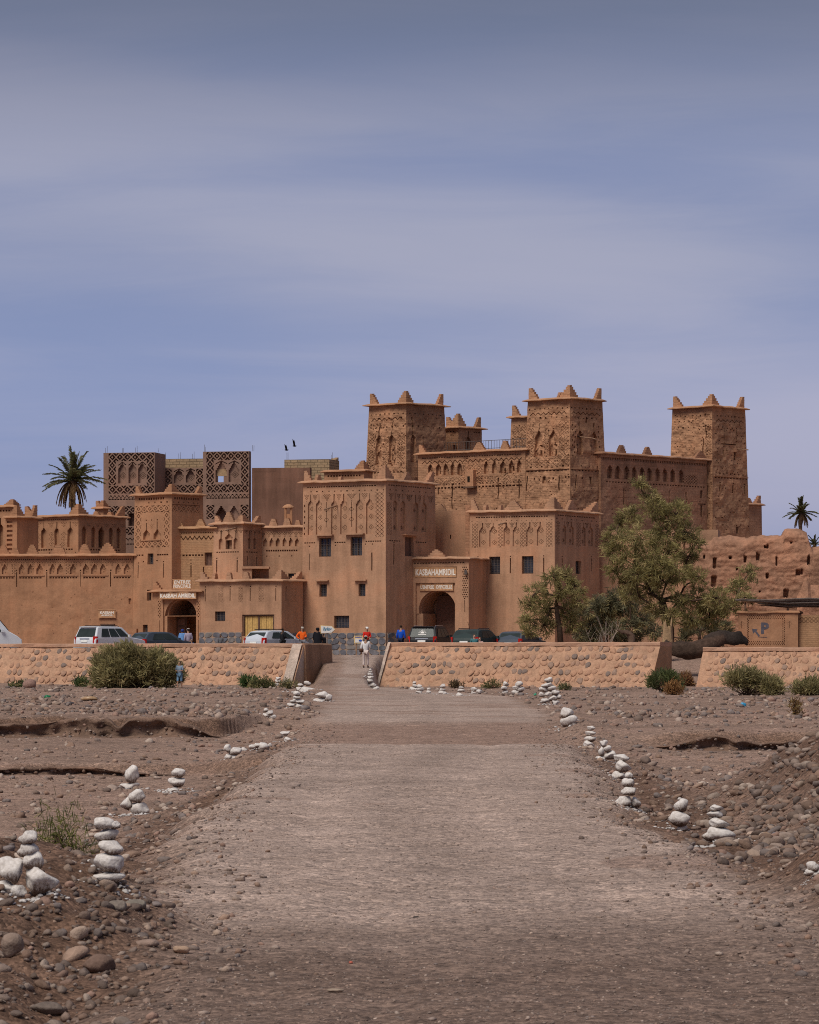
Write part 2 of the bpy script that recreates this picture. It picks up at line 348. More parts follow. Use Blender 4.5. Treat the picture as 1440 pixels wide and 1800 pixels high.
lcx = (np.interp(GY, LEY, LEX) + np.interp(GY, REY, REX)) / 2 + .25 * np.sin(GY * .11)
for o_ in (-.85, .85): rc_ = rc_ * (1 + (.04 + .08 * nB) * np.exp(-((GX - lcx - o_) / .26) ** 2) * sst(130, 80, GY))[..., None]
rc_ = rc_ * (1 - .10 * np.exp(-((GX - lcx) / .35) ** 2))[..., None]
fdirt_falloff = sst(27, 17, GY + 2.5 * nA)  # near soil is browner, and darkened further to imitate lens falloff
rc_ = rc_ + (mud_c * .97 - rc_) * mudz[..., None]; rc_ = rc_ + (np.array([.155, .108, .086]) - rc_) * (fdirt_falloff * .85)[..., None]
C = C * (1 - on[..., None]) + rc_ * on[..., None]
def ground_mat(name):
    m, n, l, b = nmat(name)
    at = N(n, 'ShaderNodeVertexColor', layer_name='Col'); g = N(n, 'ShaderNodeNewGeometry')
    t1 = N(n, 'ShaderNodeTexNoise', i_Scale=7.0, i_Detail=9.0, i_Roughness=.75); l.new(g.outputs['Position'], t1.inputs['Vector'])
    t0 = N(n, 'ShaderNodeTexNoise', i_Scale=.9, i_Detail=8.0, i_Roughness=.7); l.new(g.outputs['Position'], t0.inputs['Vector'])
    v1 = N(n, 'ShaderNodeTexVoronoi', i_Scale=15.0, i_Randomness=1.0); l.new(g.outputs['Position'], v1.inputs['Vector'])
    v2 = N(n, 'ShaderNodeTexVoronoi', i_Scale=44.0, i_Randomness=1.0); l.new(g.outputs['Position'], v2.inputs['Vector'])
    cur = at.outputs[0]
    s1 = N(n, 'ShaderNodeSeparateColor'); l.new(v1.outputs['Color'], s1.inputs[0]); s2 = N(n, 'ShaderNodeSeparateColor'); l.new(v2.outputs['Color'], s2.inputs[0])
    for src, stops in ((t1.outputs['Fac'], [(.25, (.55,) * 3), (.5, (1, .99, .98)), (.75, (1.35, 1.33, 1.3))]), (t0.outputs['Fac'], [(.3, (.78, .76, .74)), (.7, (1.16, 1.16, 1.16))]), (s2.outputs[0], [(0, (.58, .57, .57)), (.6, (1.02, 1.0, 1.0)), (1, (1.42, 1.4, 1.38))]), (s1.outputs[1], [(0, (.74, .74, .75)), (1, (1.2, 1.18, 1.16))])):
        rr_ = ramp(n, stops, 'LINEAR'); l.new(src, rr_.inputs[0])
        mm = N(n, 'ShaderNodeMix', data_type='RGBA', blend_type='MULTIPLY', i_Factor=1.0); l.new(cur, mm.inputs['A']); l.new(rr_.outputs[0], mm.inputs['B']); cur = mm.outputs['Result']
    sc_ = N(n, 'ShaderNodeMix', data_type='RGBA', blend_type='MULTIPLY', i_Factor=1.0); l.new(cur, sc_.inputs['A']); sc_.inputs['B'].default_value = (1.1, 1.1, 1.1, 1)
    l.new(sc_.outputs['Result'], b.inputs['Base Color']); b.inputs['Roughness'].default_value = .97; b.inputs['Specular IOR Level'].default_value = .06
    ad = N(n, 'ShaderNodeMath', operation='ADD'); l.new(v1.outputs['Distance'], ad.inputs[0]); l.new(v2.outputs['Distance'], ad.inputs[1])
    bp = N(n, 'ShaderNodeBump', i_Strength=.8, i_Distance=.03, invert=True); bp.inputs['Distance'].default_value = .009; l.new(ad.outputs[0], bp.inputs['Height'])
    b2 = N(n, 'ShaderNodeBump', i_Strength=1.0, i_Distance=.014); l.new(t1.outputs['Fac'], b2.inputs['Height']); l.new(bp.outputs[0], b2.inputs['Normal'])
    l.new(b2.outputs[0], b.inputs['Normal'])
    return m
M_ground = ground_mat('river_bed_earth')
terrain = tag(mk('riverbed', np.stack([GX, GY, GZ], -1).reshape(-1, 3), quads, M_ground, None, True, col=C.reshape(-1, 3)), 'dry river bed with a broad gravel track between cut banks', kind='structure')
M_earth = adobe('packed_earth', (.36, .24, .18), dark=.8, light=1.1, streak=.1, fine=.25, bump=.02)
tag(mk('ground', [(-5000, -3000, -1.4), (5000, -3000, -1.4), (5000, 7000, -1.4), (-5000, 7000, -1.4)], [[0, 1, 2, 3]], M_earth), 'wide dry earth plain', kind='structure')
tag(mk('parking_ground', [(-400, 233, 1.885), (400, 233, 1.885), (400, 420, 1.885), (-400, 420, 1.885), (400, 420, -1.3), (-400, 420, -1.3)], [[0, 1, 2, 3], [3, 2, 4, 5]], M_earth), 'packed earth forecourt', kind='structure')

M_bank = adobe('cut_bank_earth', (.235, .15, .11), dark=.6, light=1.3, streak=.15, fine=.5, bump=.05, bscale=9.0)
BANKP = []
def cut_bank(label, x0, x1, Yf, seed, fade=1.6):
    """eroded ledge: ragged lip, hollowed face, rubble foot"""
    xs = np.arange(x0, x1, .07); P0 = np.stack([xs, xs * 0, np.full(len(xs), seed * 3.1)], -1)
    Yb = Yf(xs) + .35 * fbm(P0 * np.array([.8, 1, 1]), 3) + .12 * fbm(P0 * np.array([3.5, 1, 1]), 2)
    fd = np.clip(np.minimum(xs - x0, x1 - xs) / fade, 0, 1) * np.clip(.75 + .6 * fbm(P0 * np.array([.5, 1, 1]) + 3, 2), .25, 1)
    zt = gz(xs, Yb + 1.3, False); zb = gz(xs, Yb - 1.5, False); hh = np.maximum(.02, (zt - zb))
    und = np.clip(.5 + 1.2 * fbm(P0 * np.array([.7, 1, 1]) + 11, 2), 0, 1)     # undercut comes and goes
    prof = [(.32, .99), (.08, 1.0), (-.12, 1.0), (-.17, .92), (-.14, .80), (.02, .62), (.05, .42), (.0, .26), (-.18, .13), (-.6, .0), (-1.2, -.1)]
    V = []
    for k, (dy, t) in enumerate(prof):
        p = np.stack([xs, np.full(len(xs), k * .7), np.full(len(xs), seed * 3.1)], -1)
        w = (.09 * fbm(p * np.array([1.6, 1, 1]), 3) + .07 * fbm(p * np.array([6.0, 1, 1]), 2)) * (0 if k in (0, 10) else 1)
        if k in (5, 6, 7): dy = dy * und - .3 * (1 - und) * (.62 - t)
        yk = Yb + dy + w
        zk = zt - hh + hh * t + (.035 * fbm(p * np.array([4.0, 1, 1]) + 7, 2) if 1 < k < 10 else .012)
        if k == 0: zk = zt - .03
        if k == 10: zk = zb - .06
        zk = zk * fd + (gz(xs, yk, False) - .05) * (1 - fd)
        V.append(np.stack([xs, yk, zk], -1))
        if 3 < k < 10: BANKP.append(np.stack([xs, yk, zk], -1)[fd > .3][::2])
    V = np.concatenate(V); n = len(xs); m = len(prof)
    Fs = np.array([[(k + 1) * n + i, (k + 1) * n + i + 1, k * n + i + 1, k * n + i] for k in range(m - 1) for i in range(n - 1)])
    tag(mk('bank', V, Fs, M_bank, None, False), label, kind='structure')
cut_bank('undercut earth ledge across the left river bed', -15.0, -4.35, lambda x: 94.6 + n2(x, x * 0, 3.0, 3, 1.0) * 1.1 + 8 * sst(-5.0, -3.6, x), 1)
cut_bank('lower earth ledge nearer the camera on the left', -11.0, -3.6, lambda x: 69.2 + n2(x, x * 0, 2.4, 3, 2.0) * 1.6, 2)
cut_bank('earth ledge across the right river bed', 5.0, 13.0, lambda x: 80.2 + n2(x, x * 0, 3.0, 3, 5.0) * 1.6, 3)

# ------------------------------------------------------------------ stones
def ico(sub):
    bm = bmesh.new(); bmesh.ops.create_icosphere(bm, subdivisions=sub, radius=1.0)
    V = np.array([v.co for v in bm.verts]); Fs = np.array([[v.index for v in f.verts] for f in bm.faces]); bm.free()
    return V, Fs
ICO = {k: ico(k) for k in (1, 2, 3)}
def stone_shape(sub, seed, rough=.28, blocky=0.35):
    V, Fs = ICO[sub]; V = V.copy()
    r = np.random.default_rng(seed)
    for _ in range(9):      # cut a few worn facets
        d = r.normal(size=3); d /= np.linalg.norm(d); c = r.uniform(.62, .95)
        t = V @ d; V = V - np.where(t > c, (t - c) * (.55 + blocky * .6), 0)[:, None] * d
    V = V * (1 + rough * .35 * fbm(V * 1.3 + seed * 3.7, 2)[:, None])
    return V, Fs
def stones_mesh(P3, size, sub, cols, nvar=10, flat=(.45, .8), seed=1, sink=.36):
    r = np.random.default_rng(seed); n = len(P3)
    vid = r.integers(0, nvar, n); allV, allF, allC = [], [], []; base = 0
    for v in range(nvar):
        ii = np.nonzero(vid == v)[0]
        if not len(ii): continue
        V, Fs = stone_shape(sub, seed * 100 + v, .5, .8); nv = len(V)
        a = r.uniform(0, 6.283, len(ii)); sx = size[ii] * r.uniform(.8, 1.3, len(ii)); sy = size[ii] * r.uniform(.65, 1.0, len(ii)); sz = size[ii] * r.uniform(flat[0], flat[1], len(ii))
        tl = r.normal(0, .22, len(ii))
        X = V[None, :, 0] * sx[:, None]; Y = V[None, :, 1] * sy[:, None]; Z = V[None, :, 2] * sz[:, None]
        Z = Z + X * tl[:, None]
        ca, sa = np.cos(a)[:, None], np.sin(a)[:, None]
        W = np.stack([X * ca - Y * sa + P3[ii, 0][:, None], X * sa + Y * ca + P3[ii, 1][:, None], Z + (P3[ii, 2] + sz * (1 - 2 * sink))[:, None]], -1)
        allV.append(W.reshape(-1, 3)); allC.append(np.repeat(cols[ii], nv, 0))
        allF.append((Fs[None] + (np.arange(len(ii)) * nv)[:, None, None] + base).reshape(-1, 3)); base += nv * len(ii)
    return np.concatenate(allV), np.concatenate(allF), np.concatenate(allC)
PAL = np.array([[.30, .25, .23], [.235, .185, .165], [.19, .165, .16], [.16, .15, .155], [.33, .245, .20], [.27, .185, .145], [.215, .155, .125], [.36, .31, .285], [.145, .12, .11], [.30, .205, .175], [.175, .17, .185], [.46, .41, .375], [.40, .33, .285], [.12, .10, .095]])
def pal(n, r, br=1.0):
    c = PAL[r.integers(0, len(PAL), n)] * r.uniform(.72, 1.25, n)[:, None] * br
    c = c * np.array([1.10, .99, .90])
    return c * .72 + np.array([.265, .185, .145]) * .28 * r.uniform(.85, 1.15, n)[:, None]
def scatter(n, Y0, Y1, r, power=2.0, spread=.145):
    """points over the bed, thinning out with distance"""
    u = r.random(n)
    if power == 2.0: Y = 1 / (1 / Y0 + u * (1 / Y1 - 1 / Y0))
    else: Y = Y0 * (Y1 / Y0) ** u
    X = r.uniform(-spread, spread, n) * (Y + 4)
    return X, Y
def onwall(X, Y):   # keep clear of the retaining walls and forecourt
    return Y > 198.8
def bed(n, Y0, Y1, s0, s1, sub, name, label, seed, road=False, power=2.0, br=1.0, smin=None, flat=(.45, .8), exp=2.2):
    r = np.random.default_rng(seed)
    X, Y = scatter(n, Y0, Y1, r, power)
    sd = road_sd(X, Y)
    clump = n2(X, Y, 2.4, 2, seed * 1.7) + .6 * np.exp(-((sd + .9) / .7) ** 2) * (Y < 90) - 1.1 * np.exp(-(((X + 2.6) / 1.6) ** 2 + ((Y - 20) / 5) ** 2)) - .9 * np.exp(-((np.maximum(0, 5.2 - X) / 1.3) ** 2 + ((Y - 44) / 8) ** 2))
    keep = (sd > .05) if road else ((sd < -.1 - .001 * Y) & (clump > r.uniform(-.42, .6, n)))
    keep &= ~onwall(X, Y)
    if not road: keep &= (np.abs(X - ramp_c(Y)) > 1.9) | (Y < 168)
    if road: keep &= ~((Y > 72) & (Y < 97))
    X, Y = X[keep], Y[keep]
    size = s0 + (s1 - s0) * r.random(len(X)) ** exp
    if smin is not None: size = np.maximum(size, smin * Y)
    Z = gz(X, Y)
    c = pal(len(X), r, br)
    if road: c = c * .8 * r.uniform(.45, 1.25, len(c))[:, None] + road_c * .35
    V, Fs, Cc = stones_mesh(np.stack([X, Y, Z], -1), size, sub, c, 10, flat, seed)
    return tag(mk(name, V, Fs, M_stone, None, sub > 1, col=Cc, origin=(0, 0, 0)), label, kind='stuff')
bed(3400, 15, 62, .026, .085, 2, 'river_cobbles', 'larger river cobbles strewn beside the near track', 31, exp=3.2)
bed(21000, 15, 75, .006, .026, 1, 'river_gravel', 'small river gravel beside the near track', 32, exp=2.2)
bed(15000, 40, 112, .014, .09, 1, 'river_gravel', 'mixed cobbles in the middle of the river bed', 33, power=1.0, exp=3.6)
bed(15000, 96, 202, .03, .17, 1, 'river_gravel', 'cobbles on the far terrace below the stone walls', 34, power=1.0, exp=3.6)
bed(1100, 60, 200, .06, .14, 2, 'river_cobbles', 'big rounded cobbles on the far terraces', 35, power=1.0)
bed(26000, 15.5, 72, .004, .014, 1, 'track_gravel', 'fine grey gravel pressed into the track', 36, road=True, smin=.00022, flat=(.2, .45))
bed(300, 16, 72, .010, .026, 1, 'track_gravel', 'scattered larger pebbles lying on the track', 37, road=True, flat=(.3, .55), exp=2.5)
def heap(n, cx, cy, sx, sy, s0, s1, sub, label, seed, br=1.0):
    r = np.random.default_rng(seed); X = r.normal(cx, sx, n); Y = r.normal(cy, sy, n); k = (road_sd(X, Y) < 0.0) & (Y > 14.5); X, Y = X[k], Y[k]
    size = s0 + (s1 - s0) * r.random(len(X)) ** 2.4; V, Fs, Cc = stones_mesh(np.stack([X, Y, gz(X, Y)], -1), size, sub, pal(len(X), r, br), 10, (.5, .85), seed)
    tag(mk('river_cobbles', V, Fs, M_stone, None, sub > 1, col=Cc, origin=(0, 0, 0)), label, kind='stuff')
heap(2000, 4.25, 36, .7, 4.5, .02, .09, 2, 'heaped grey and brown cobbles on the right mound', 41, .72)
heap(1900, -2.0, 19.3, .5, 2.5, .006, .042, 2, 'stones mixed into the near left dirt mound', 42, .62)
re_ = np.random.default_rng(71); ne = 5200; eY = 15.5 * (95 / 15.5) ** re_.random(ne); eside = re_.random(ne) < .5
eX = np.where(eside, np.interp(eY, LEY, LEX) + re_.normal(.0, .26, ne) * (1 + eY * .008), np.interp(eY, REY, REX) - re_.normal(.0, .26, ne) * (1 + eY * .008))
V, Fs, Cc = stones_mesh(np.stack([eX, eY, gz(eX, eY)], -1), np.maximum(.006 + .034 * re_.random(ne) ** 3, .00025 * eY), 1, pal(ne, re_, .9), 10, (.4, .8), 72)
tag(mk('edge_gravel', V, Fs, M_stone, None, False, col=Cc, origin=(0, 0, 0)), 'loose stones spilling over the track edges', kind='stuff')
bkp = np.concatenate(BANKP); rgb_ = np.random.default_rng(61); bkp = bkp[rgb_.random(len(bkp)) < .55]
V, Fs, Cc = stones_mesh(bkp + rgb_.normal(0, .03, bkp.shape), rgb_.uniform(.015, .065, len(bkp)), 1, pal(len(bkp), rgb_, .85), 10, (.5, .9), 62, .5)
tag(mk('bank_stones', V, Fs, M_stone, None, False, col=Cc, origin=(0, 0, 0)), 'stones sticking out of the cut earth ledges', kind='stuff')
# ------------------------------------------------------------------ relief facades
class Fc:
    """one facade as a depth map in photo pixels; carved motifs become real recesses"""
    def __init__(s, x0, x1, y0, y1, R=1):
        s.x0, s.x1, s.y0, s.y1, s.R = x0, x1, y0, y1, R
        s.w = max(2, int(round((x1 - x0) * R))); s.h = max(2, int(round((y1 - y0) * R)))
        s.kx = s.w / (x1 - x0); s.ky = s.h / (y1 - y0)
        s.d = np.zeros((s.h, s.w)); s.drop = 0.0
    def _i(s, x): return int(math.floor((x - s.x0) * s.kx + .5))
    def _j(s, y): return int(math.floor((y - s.y0) * s.ky + .5))
    def rect(s, xa, ya, xb, yb, d):
        a, b = s._i(xa), s._i(xb); c, e = s._j(ya), s._j(yb); b = max(b, a + 1); e = max(e, c + 1)
        s.d[max(0, c):max(0, e), max(0, a):max(0, b)] = d
    def dot(s, x, y, d):
        i, j = s._i(x), s._j(y)
        if 0 <= i < s.w and 0 <= j < s.h and (not s.drop or random.random() > s.drop): s.d[j, i] = d * (random.uniform(.5, 1.3) if s.drop else 1)
    def dentil(s, x0, x1, y, h=3, p=5.0, w=3.0, d=.16):
        x = x0
        while x + w <= x1 + .5: s.rect(x, y, x + w, y + h, d); x += p
    def holes(s, x0, x1, n, y, r=2.0, d=.3, jit=.0):
        for k in range(n):
            x = x0 + (x1 - x0) * (k / (n - 1) if n > 1 else .5); yj = y + random.uniform(-jit, jit); rj = r * random.uniform(.75, 1.15) if jit else r
            s.rect(x - rj / 2, yj - rj / 2, x + rj / 2, yj + rj / 2, d)
    def niche(s, x0, x1, yb, yt, slot=None, d=.2, steps=3, pointed=False):
        """recess from yb up to yt, stepped shoulders, thin slot above"""
        c = (x0 + x1) / 2; hw = (x1 - x0) / 2; sh = min(hw * (1.5 if pointed else 1.1), (yb - yt) * .45)
        s.rect(x0, yt + sh, x1, yb, d)
        for k in range(steps):
            f = 1 - (k + 1) / (steps + 1.0); y1 = yt + sh * (1 - k / steps); y0 = yt + sh * (1 - (k + 1) / steps)
            s.rect(c - hw * f, y0, c + hw * f, y1, d)
        if slot is not None: s.rect(c - .7, slot, c + .7, yt + 1, d)
    def cross(s, cx, cy, r=4, d=.15, kx=1.0):
        for dx in range(-r, r + 1):
            for dy in range(-r, r + 1):
                if abs(dx) + abs(dy) == r or (dx == 0 and abs(dy) < 2): s.dot(cx + dx * kx, cy + dy, s_base(s, cx, cy) + d)
    def vtri(s, cx, y0, w, h, d=.16, p=4, kx=1.0):
        for j in range(int(h)):
            hw = w / 2 * (1 - j / h)
            for i in range(int(-hw / kx), int(hw / kx) + 1):
                if (i + j) % p == 0 or (i - j) % p == 0: s.dot(cx + i * kx, y0 + j, d)
    def lattice(s, x0, x1, y0, y1, p=6, d=.15, kx=1.0):
        c = (x0 + x1) / 2
        for j in range(int(y1 - y0)):
            for i in range(int((x0 - c) / kx), int((x1 - c) / kx) + 1):
                if (i + j) % p == 0 or (i - j) % p == 0: s.dot(c + i * kx, y0 + j, d)
    def diamonds(s, x0, y0, x1, y1, p=9.0, lo=1.8, hi=3.4, d=.2, q=None):
        nx = max(1, round((x1 - x0) / p)); px_ = (x1 - x0) / nx; q = q or p; ny = max(1, round((y1 - y0) / q)); py_ = (y1 - y0) / ny
        for j in range(s._j(y0), s._j(y1)):
            for i in range(s._i(x0), s._i(x1)):
                if not (0 <= i < s.w and 0 <= j < s.h): continue
                x = (i + .5) / s.kx + s.x0; y = (j + .5) / s.ky + s.y0
                a = abs(((x - x0) % px_) / px_ - .5) * 9; b = abs(((y - y0) % py_) / py_ - .5) * 9
                t = a + b; t = min(t, 9 - t)
                if lo <= t <= hi: s.d[j, i] = d
    def zig(s, x0, x1, y0, h, p=8, d=.12, th=2):
        for x in range(int(x0), int(x1)):
            y = y0 + abs(((x - x0) % p) - p / 2) * 2 * h / p / 1.0
            s.rect(x, y, x + 1, y + th, d)
    def arch(s, xa, xb, ytop, ysp, yb, d):
        c = (xa + xb) / 2; r = (xb - xa) / 2
        for i in range(s._i(xa - 4), s._i(xb + 4)):
            x = (i + .5) / s.kx + s.x0; t = (x - c) / r
            if abs(t) >= 1: continue
            y = ysp - (ysp - ytop) * math.sqrt(1 - t * t)
            a, b = s._j(y), s._j(yb)
            if 0 <= i < s.w: s.d[max(0, a):min(s.h, b), i] = d
    def pits(s, x0, y0, x1, y1, n, d=.15, r=2):
        for _ in range(n):
            x, y = random.uniform(x0, x1), random.uniform(y0, y1); w = random.choice([1, 1, 2, r])
            s.rect(x, y, x + w, y + random.choice([1, 1, 2]), d * random.uniform(.5, 1.3))
    def place(s, TL, TR, BL, BR, disp=.02, dscale=1.2):
        s.TL, s.TR, s.BL, s.BR = [np.array(p, float) for p in (TL, TR, BL, BR)]
        n = np.cross(s.TR - s.TL, s.TL - s.BL); n /= np.linalg.norm(n)
        if n[1] > 0: n = -n
        s.n = n; s.disp = disp; s.dscale = dscale
        s.W = np.linalg.norm(s.TR - s.TL); s.Ht = np.linalg.norm(s.TL - s.BL)
    def pos(s, x, y, d=0.0):
        u = (np.asarray(x, float) - s.x0) / (s.x1 - s.x0); v = (np.asarray(y, float) - s.y0) / (s.y1 - s.y0); d = np.asarray(d, float)
        u, v, d = np.broadcast_arrays(u, v, d)
        p = (s.TL * ((1 - u) * (1 - v))[..., None] + s.TR * (u * (1 - v))[..., None] + s.BL * ((1 - u) * v)[..., None] + s.BR * (u * v)[..., None])
        return p - s.n * d[..., None]
    def mesh(s, maxrun=9):
        D = s.d
        def runs(A):
            keep = [0]; last = 0
            for k in range(1, A.shape[0]):
                if not np.array_equal(A[k], A[k - 1]) or k - last >= maxrun: keep.append(k); last = k
            return keep + [A.shape[0]]
        rj = runs(D); ri = runs(D.T)
        G = D[np.array(rj[:-1])][:, np.array(ri[:-1])]
        xs = s.x0 + np.array(ri) / s.kx; ys = s.y0 + np.array(rj) / s.ky
        ny, nx = G.shape
        def P_(x, y, d):
            p = s.pos(x, y, d)
            if s.disp:
                q = s.pos(x, y, 0); edge = np.minimum(1, np.minimum(np.abs(x - s.x0), np.abs(x - s.x1)) / 3.0)
                p = p + s.n * ((s.disp * fbm(q * s.dscale, 3)) * (.25 + .75 * edge))[..., None]
            return p
        X0, Y0 = np.meshgrid(xs[:-1], ys[:-1]); X1, Y1 = np.meshgrid(xs[1:], ys[1:])
        ok = G < 50
        parts = []
        def quad(xa, ya, da, xb, yb, db, xc, yc, dc, xd, yd, dd):
            parts.append(np.stack([np.stack([a.ravel(), b.ravel(), c.ravel()], -1) for a, b, c in ((xa, ya, da), (xb, yb, db), (xc, yc, dc), (xd, yd, dd))], 1))
        m = ok
        quad(X0[m], Y1[m], G[m], X1[m], Y1[m], G[m], X1[m], Y0[m], G[m], X0[m], Y0[m], G[m])
        Gs = np.where(G > 50, .45, G)
        m = G[:, :-1] != G[:, 1:]
        x = X1[:, :-1][m]; quad(x, Y1[:, :-1][m], Gs[:, :-1][m], x, Y1[:, :-1][m], Gs[:, 1:][m], x, Y0[:, :-1][m], Gs[:, 1:][m], x, Y0[:, :-1][m], Gs[:, :-1][m])
        m = G[:-1] != G[1:]
        y = Y1[:-1][m]; quad(X0[:-1][m], y, Gs[:-1][m], X1[:-1][m], y, Gs[:-1][m], X1[:-1][m], y, Gs[1:][m], X0[:-1][m], y, Gs[1:][m])
        Q = np.concatenate(parts)            # n,4,3 of (x,y,d)
        Pw = P_(Q[..., 0], Q[..., 1], Q[..., 2]).reshape(-1, 3)
        uvv = np.stack([(Q[..., 0] - s.x0) / (s.x1 - s.x0) * s.W, -(Q[..., 1] - s.y0) / (s.y1 - s.y0) * s.Ht], -1).reshape(-1, 2)
        return Pw, np.arange(len(Pw)).reshape(-1, 4), uvv
def s_base(f, cx, cy):
    i, j = f._i(cx), f._j(cy)
    return float(f.d[min(max(j, 0), f.h - 1), min(max(i, 0), f.w - 1)]) if True else 0
def fbox(f, x0, y0, x1, y1, d0, d1):
    """box over a pixel rectangle of a facade, from depth d0 (outer) to d1 (inner)"""
    mb = MB(); add_fbox(mb, f, x0, y0, x1, y1, d0, d1); return mb
def add_fbox(mb, f, x0, y0, x1, y1, d0, d1):
    p = [f.pos(x0, y1, d0), f.pos(x1, y1, d0), f.pos(x1, y1, d1), f.pos(x0, y1, d1), f.pos(x0, y0, d0), f.pos(x1, y0, d0), f.pos(x1, y0, d1), f.pos(x0, y0, d1)]
    mb.box8(p)
def window(root, f, x0, y0, x1, y1, kind='grid', depth=.22, name='window'):
    """recessed frame with pane and iron grille"""
    f.rect(x0, y0, x1, y1, depth + .14)
    fr = MB(); t = 1.3; A, B = depth - .02, depth + .12
    add_fbox(fr, f, x0, y0, x0 + t, y1, A, B); add_fbox(fr, f, x1 - t, y0, x1, y1, A, B)
    add_fbox(fr, f, x0 + t, y0, x1 - t, y0 + t, A, B); add_fbox(fr, f, x0 + t, y1 - t, x1 - t, y1, A, B)
    w = fr.build(name, M_wood if kind != 'shutter' else M_shutter, root)
    if kind == 'shutter':
        sh = MB(); c = (x0 + x1) / 2
        for a, b in ((x0 + t, c - .15), (c + .15, x1 - t)): add_fbox(sh, f, a, y0 + t, b, y1 - t, depth + .04, depth + .1)
        sh.build('shutter', M_shutter, w); return w
    if kind == 'blue':
        ym = y0 + (y1 - y0) * .36
        fbox(f, x0 + t, y0 + t, x1 - t, ym, depth + .09, depth + .12).build('pane', M_blueg, w)
        fbox(f, x0 + t, ym, x1 - t, y1 - t, depth + .09, depth + .12).build('pane', M_glass, w)
        mu = MB(); c = (x0 + x1) / 2; add_fbox(mu, f, c - .8, y0 + t, c + .8, y1 - t, depth + .02, depth + .08); add_fbox(mu, f, x0 + t, ym - .6, x1 - t, ym + .6, depth + .03, depth + .075)
        mu.build('mullion', M_wood, w)
    elif kind != 'void':
        fbox(f, x0 + t, y0 + t, x1 - t, y1 - t, depth + .09, depth + .12).build('pane', M_glass, w)
    if kind in ('grid', 'blue'):
        g = MB(); x = x0 + t + 1.6
        while x < x1 - t: add_fbox(g, f, x - .22, y0 + .5, x + .22, y1 - .5, depth - .07, depth - .045); x += 2.6
        y = y0 + 3
        while y < y1 - 1: add_fbox(g, f, x0 + .5, y - .22, x1 - .5, y + .22, depth - .044, depth - .025); y += 4.2
        g.build('grille', M_iron, w)
    return w
def spout(root, f, x, y, length=1.7, drop=.25, side=0.0, r=.055):
    a = Vector(f.pos(x, y, .15)); n = Vector(f.n); u = Vector(f.TR - f.TL).normalized()
    pts = [a, a + n * length * .5 + u * side * .5 + Vector((0, 0, -drop * .5)), a + n * length + u * side + Vector((0, 0, -drop))]
    mb = MB(); mb.tube(pts, [r, r * .95, r * .9], 7); mb.build('waterspout', M_pole, root, True)

def slab(name, mat, root, pts, z, over=.26, th=.13, lift=.06, seed=0):
    """wavering mud cornice / roof slab over a plan polygon (list of (x,y) anticlockwise from above or not)"""
    pts = [np.array(p, float) for p in pts]; n = len(pts); c = sum(pts) / n
    ring = []
    for k in range(n):
        a, b, pv = pts[k], pts[(k + 1) % n], pts[k - 1]
        L = np.linalg.norm(b - a); m = max(2, int(L / .32))
        for t in range(m): ring.append(a + (b - a) * t / m)
    ring = np.array(ring); R = len(ring)
    prev, nxt = np.roll(ring, 1, 0), np.roll(ring, -1, 0)
    tan = nxt - prev; tan /= np.linalg.norm(tan, axis=1)[:, None]
    nor = np.stack([tan[:, 1], -tan[:, 0]], -1)
    if np.sum(nor * (ring - c)) < 0: nor = -nor
    cosf = np.ones(R)
    for k in range(R):
        a = ring[k] - prev[k]; b = nxt[k] - ring[k]
        if abs(np.cross(a, b)) > 1e-3 * np.linalg.norm(a) * np.linalg.norm(b) + 1e-6: cosf[k] = 1.35
    q = np.stack([ring[:, 0], ring[:, 1], np.full(R, z + seed)], -1)
    o = over * cosf * (1 + .30 * fbm(q * 1.9, 2)); dz = .035 * fbm(q * 1.4 + 9, 2)
    outer = ring + nor * o[:, None]; inner = ring - nor * .25
    V = []
    V += [(p[0], p[1], z - .02) for p in ring - nor * .1]                       # 0 soffit inner
    V += [(p[0], p[1], z + lift * .5 + d) for p, d in zip(outer, dz)]             # 1 outer low
    V += [(p[0], p[1], z + lift * .5 + th * .5 + d) for p, d in zip(outer - nor * .015, dz)]
    V += [(p[0], p[1], z + th + lift + d) for p, d in zip(ring + nor * .05, dz)]  # shoulder
    V += [(p[0], p[1], z + th + lift) for p in inner]
    V.append((c[0], c[1], z + th + lift))
    Fs = []
    for l in range(4):
        for k in range(R): Fs.append([l * R + k, l * R + (k + 1) % R, (l + 1) * R + (k + 1) % R, (l + 1) * R + k])
    for k in range(R): Fs.append([4 * R + k, 4 * R + (k + 1) % R, 5 * R])
    return mk(name, V, Fs, mat, root)

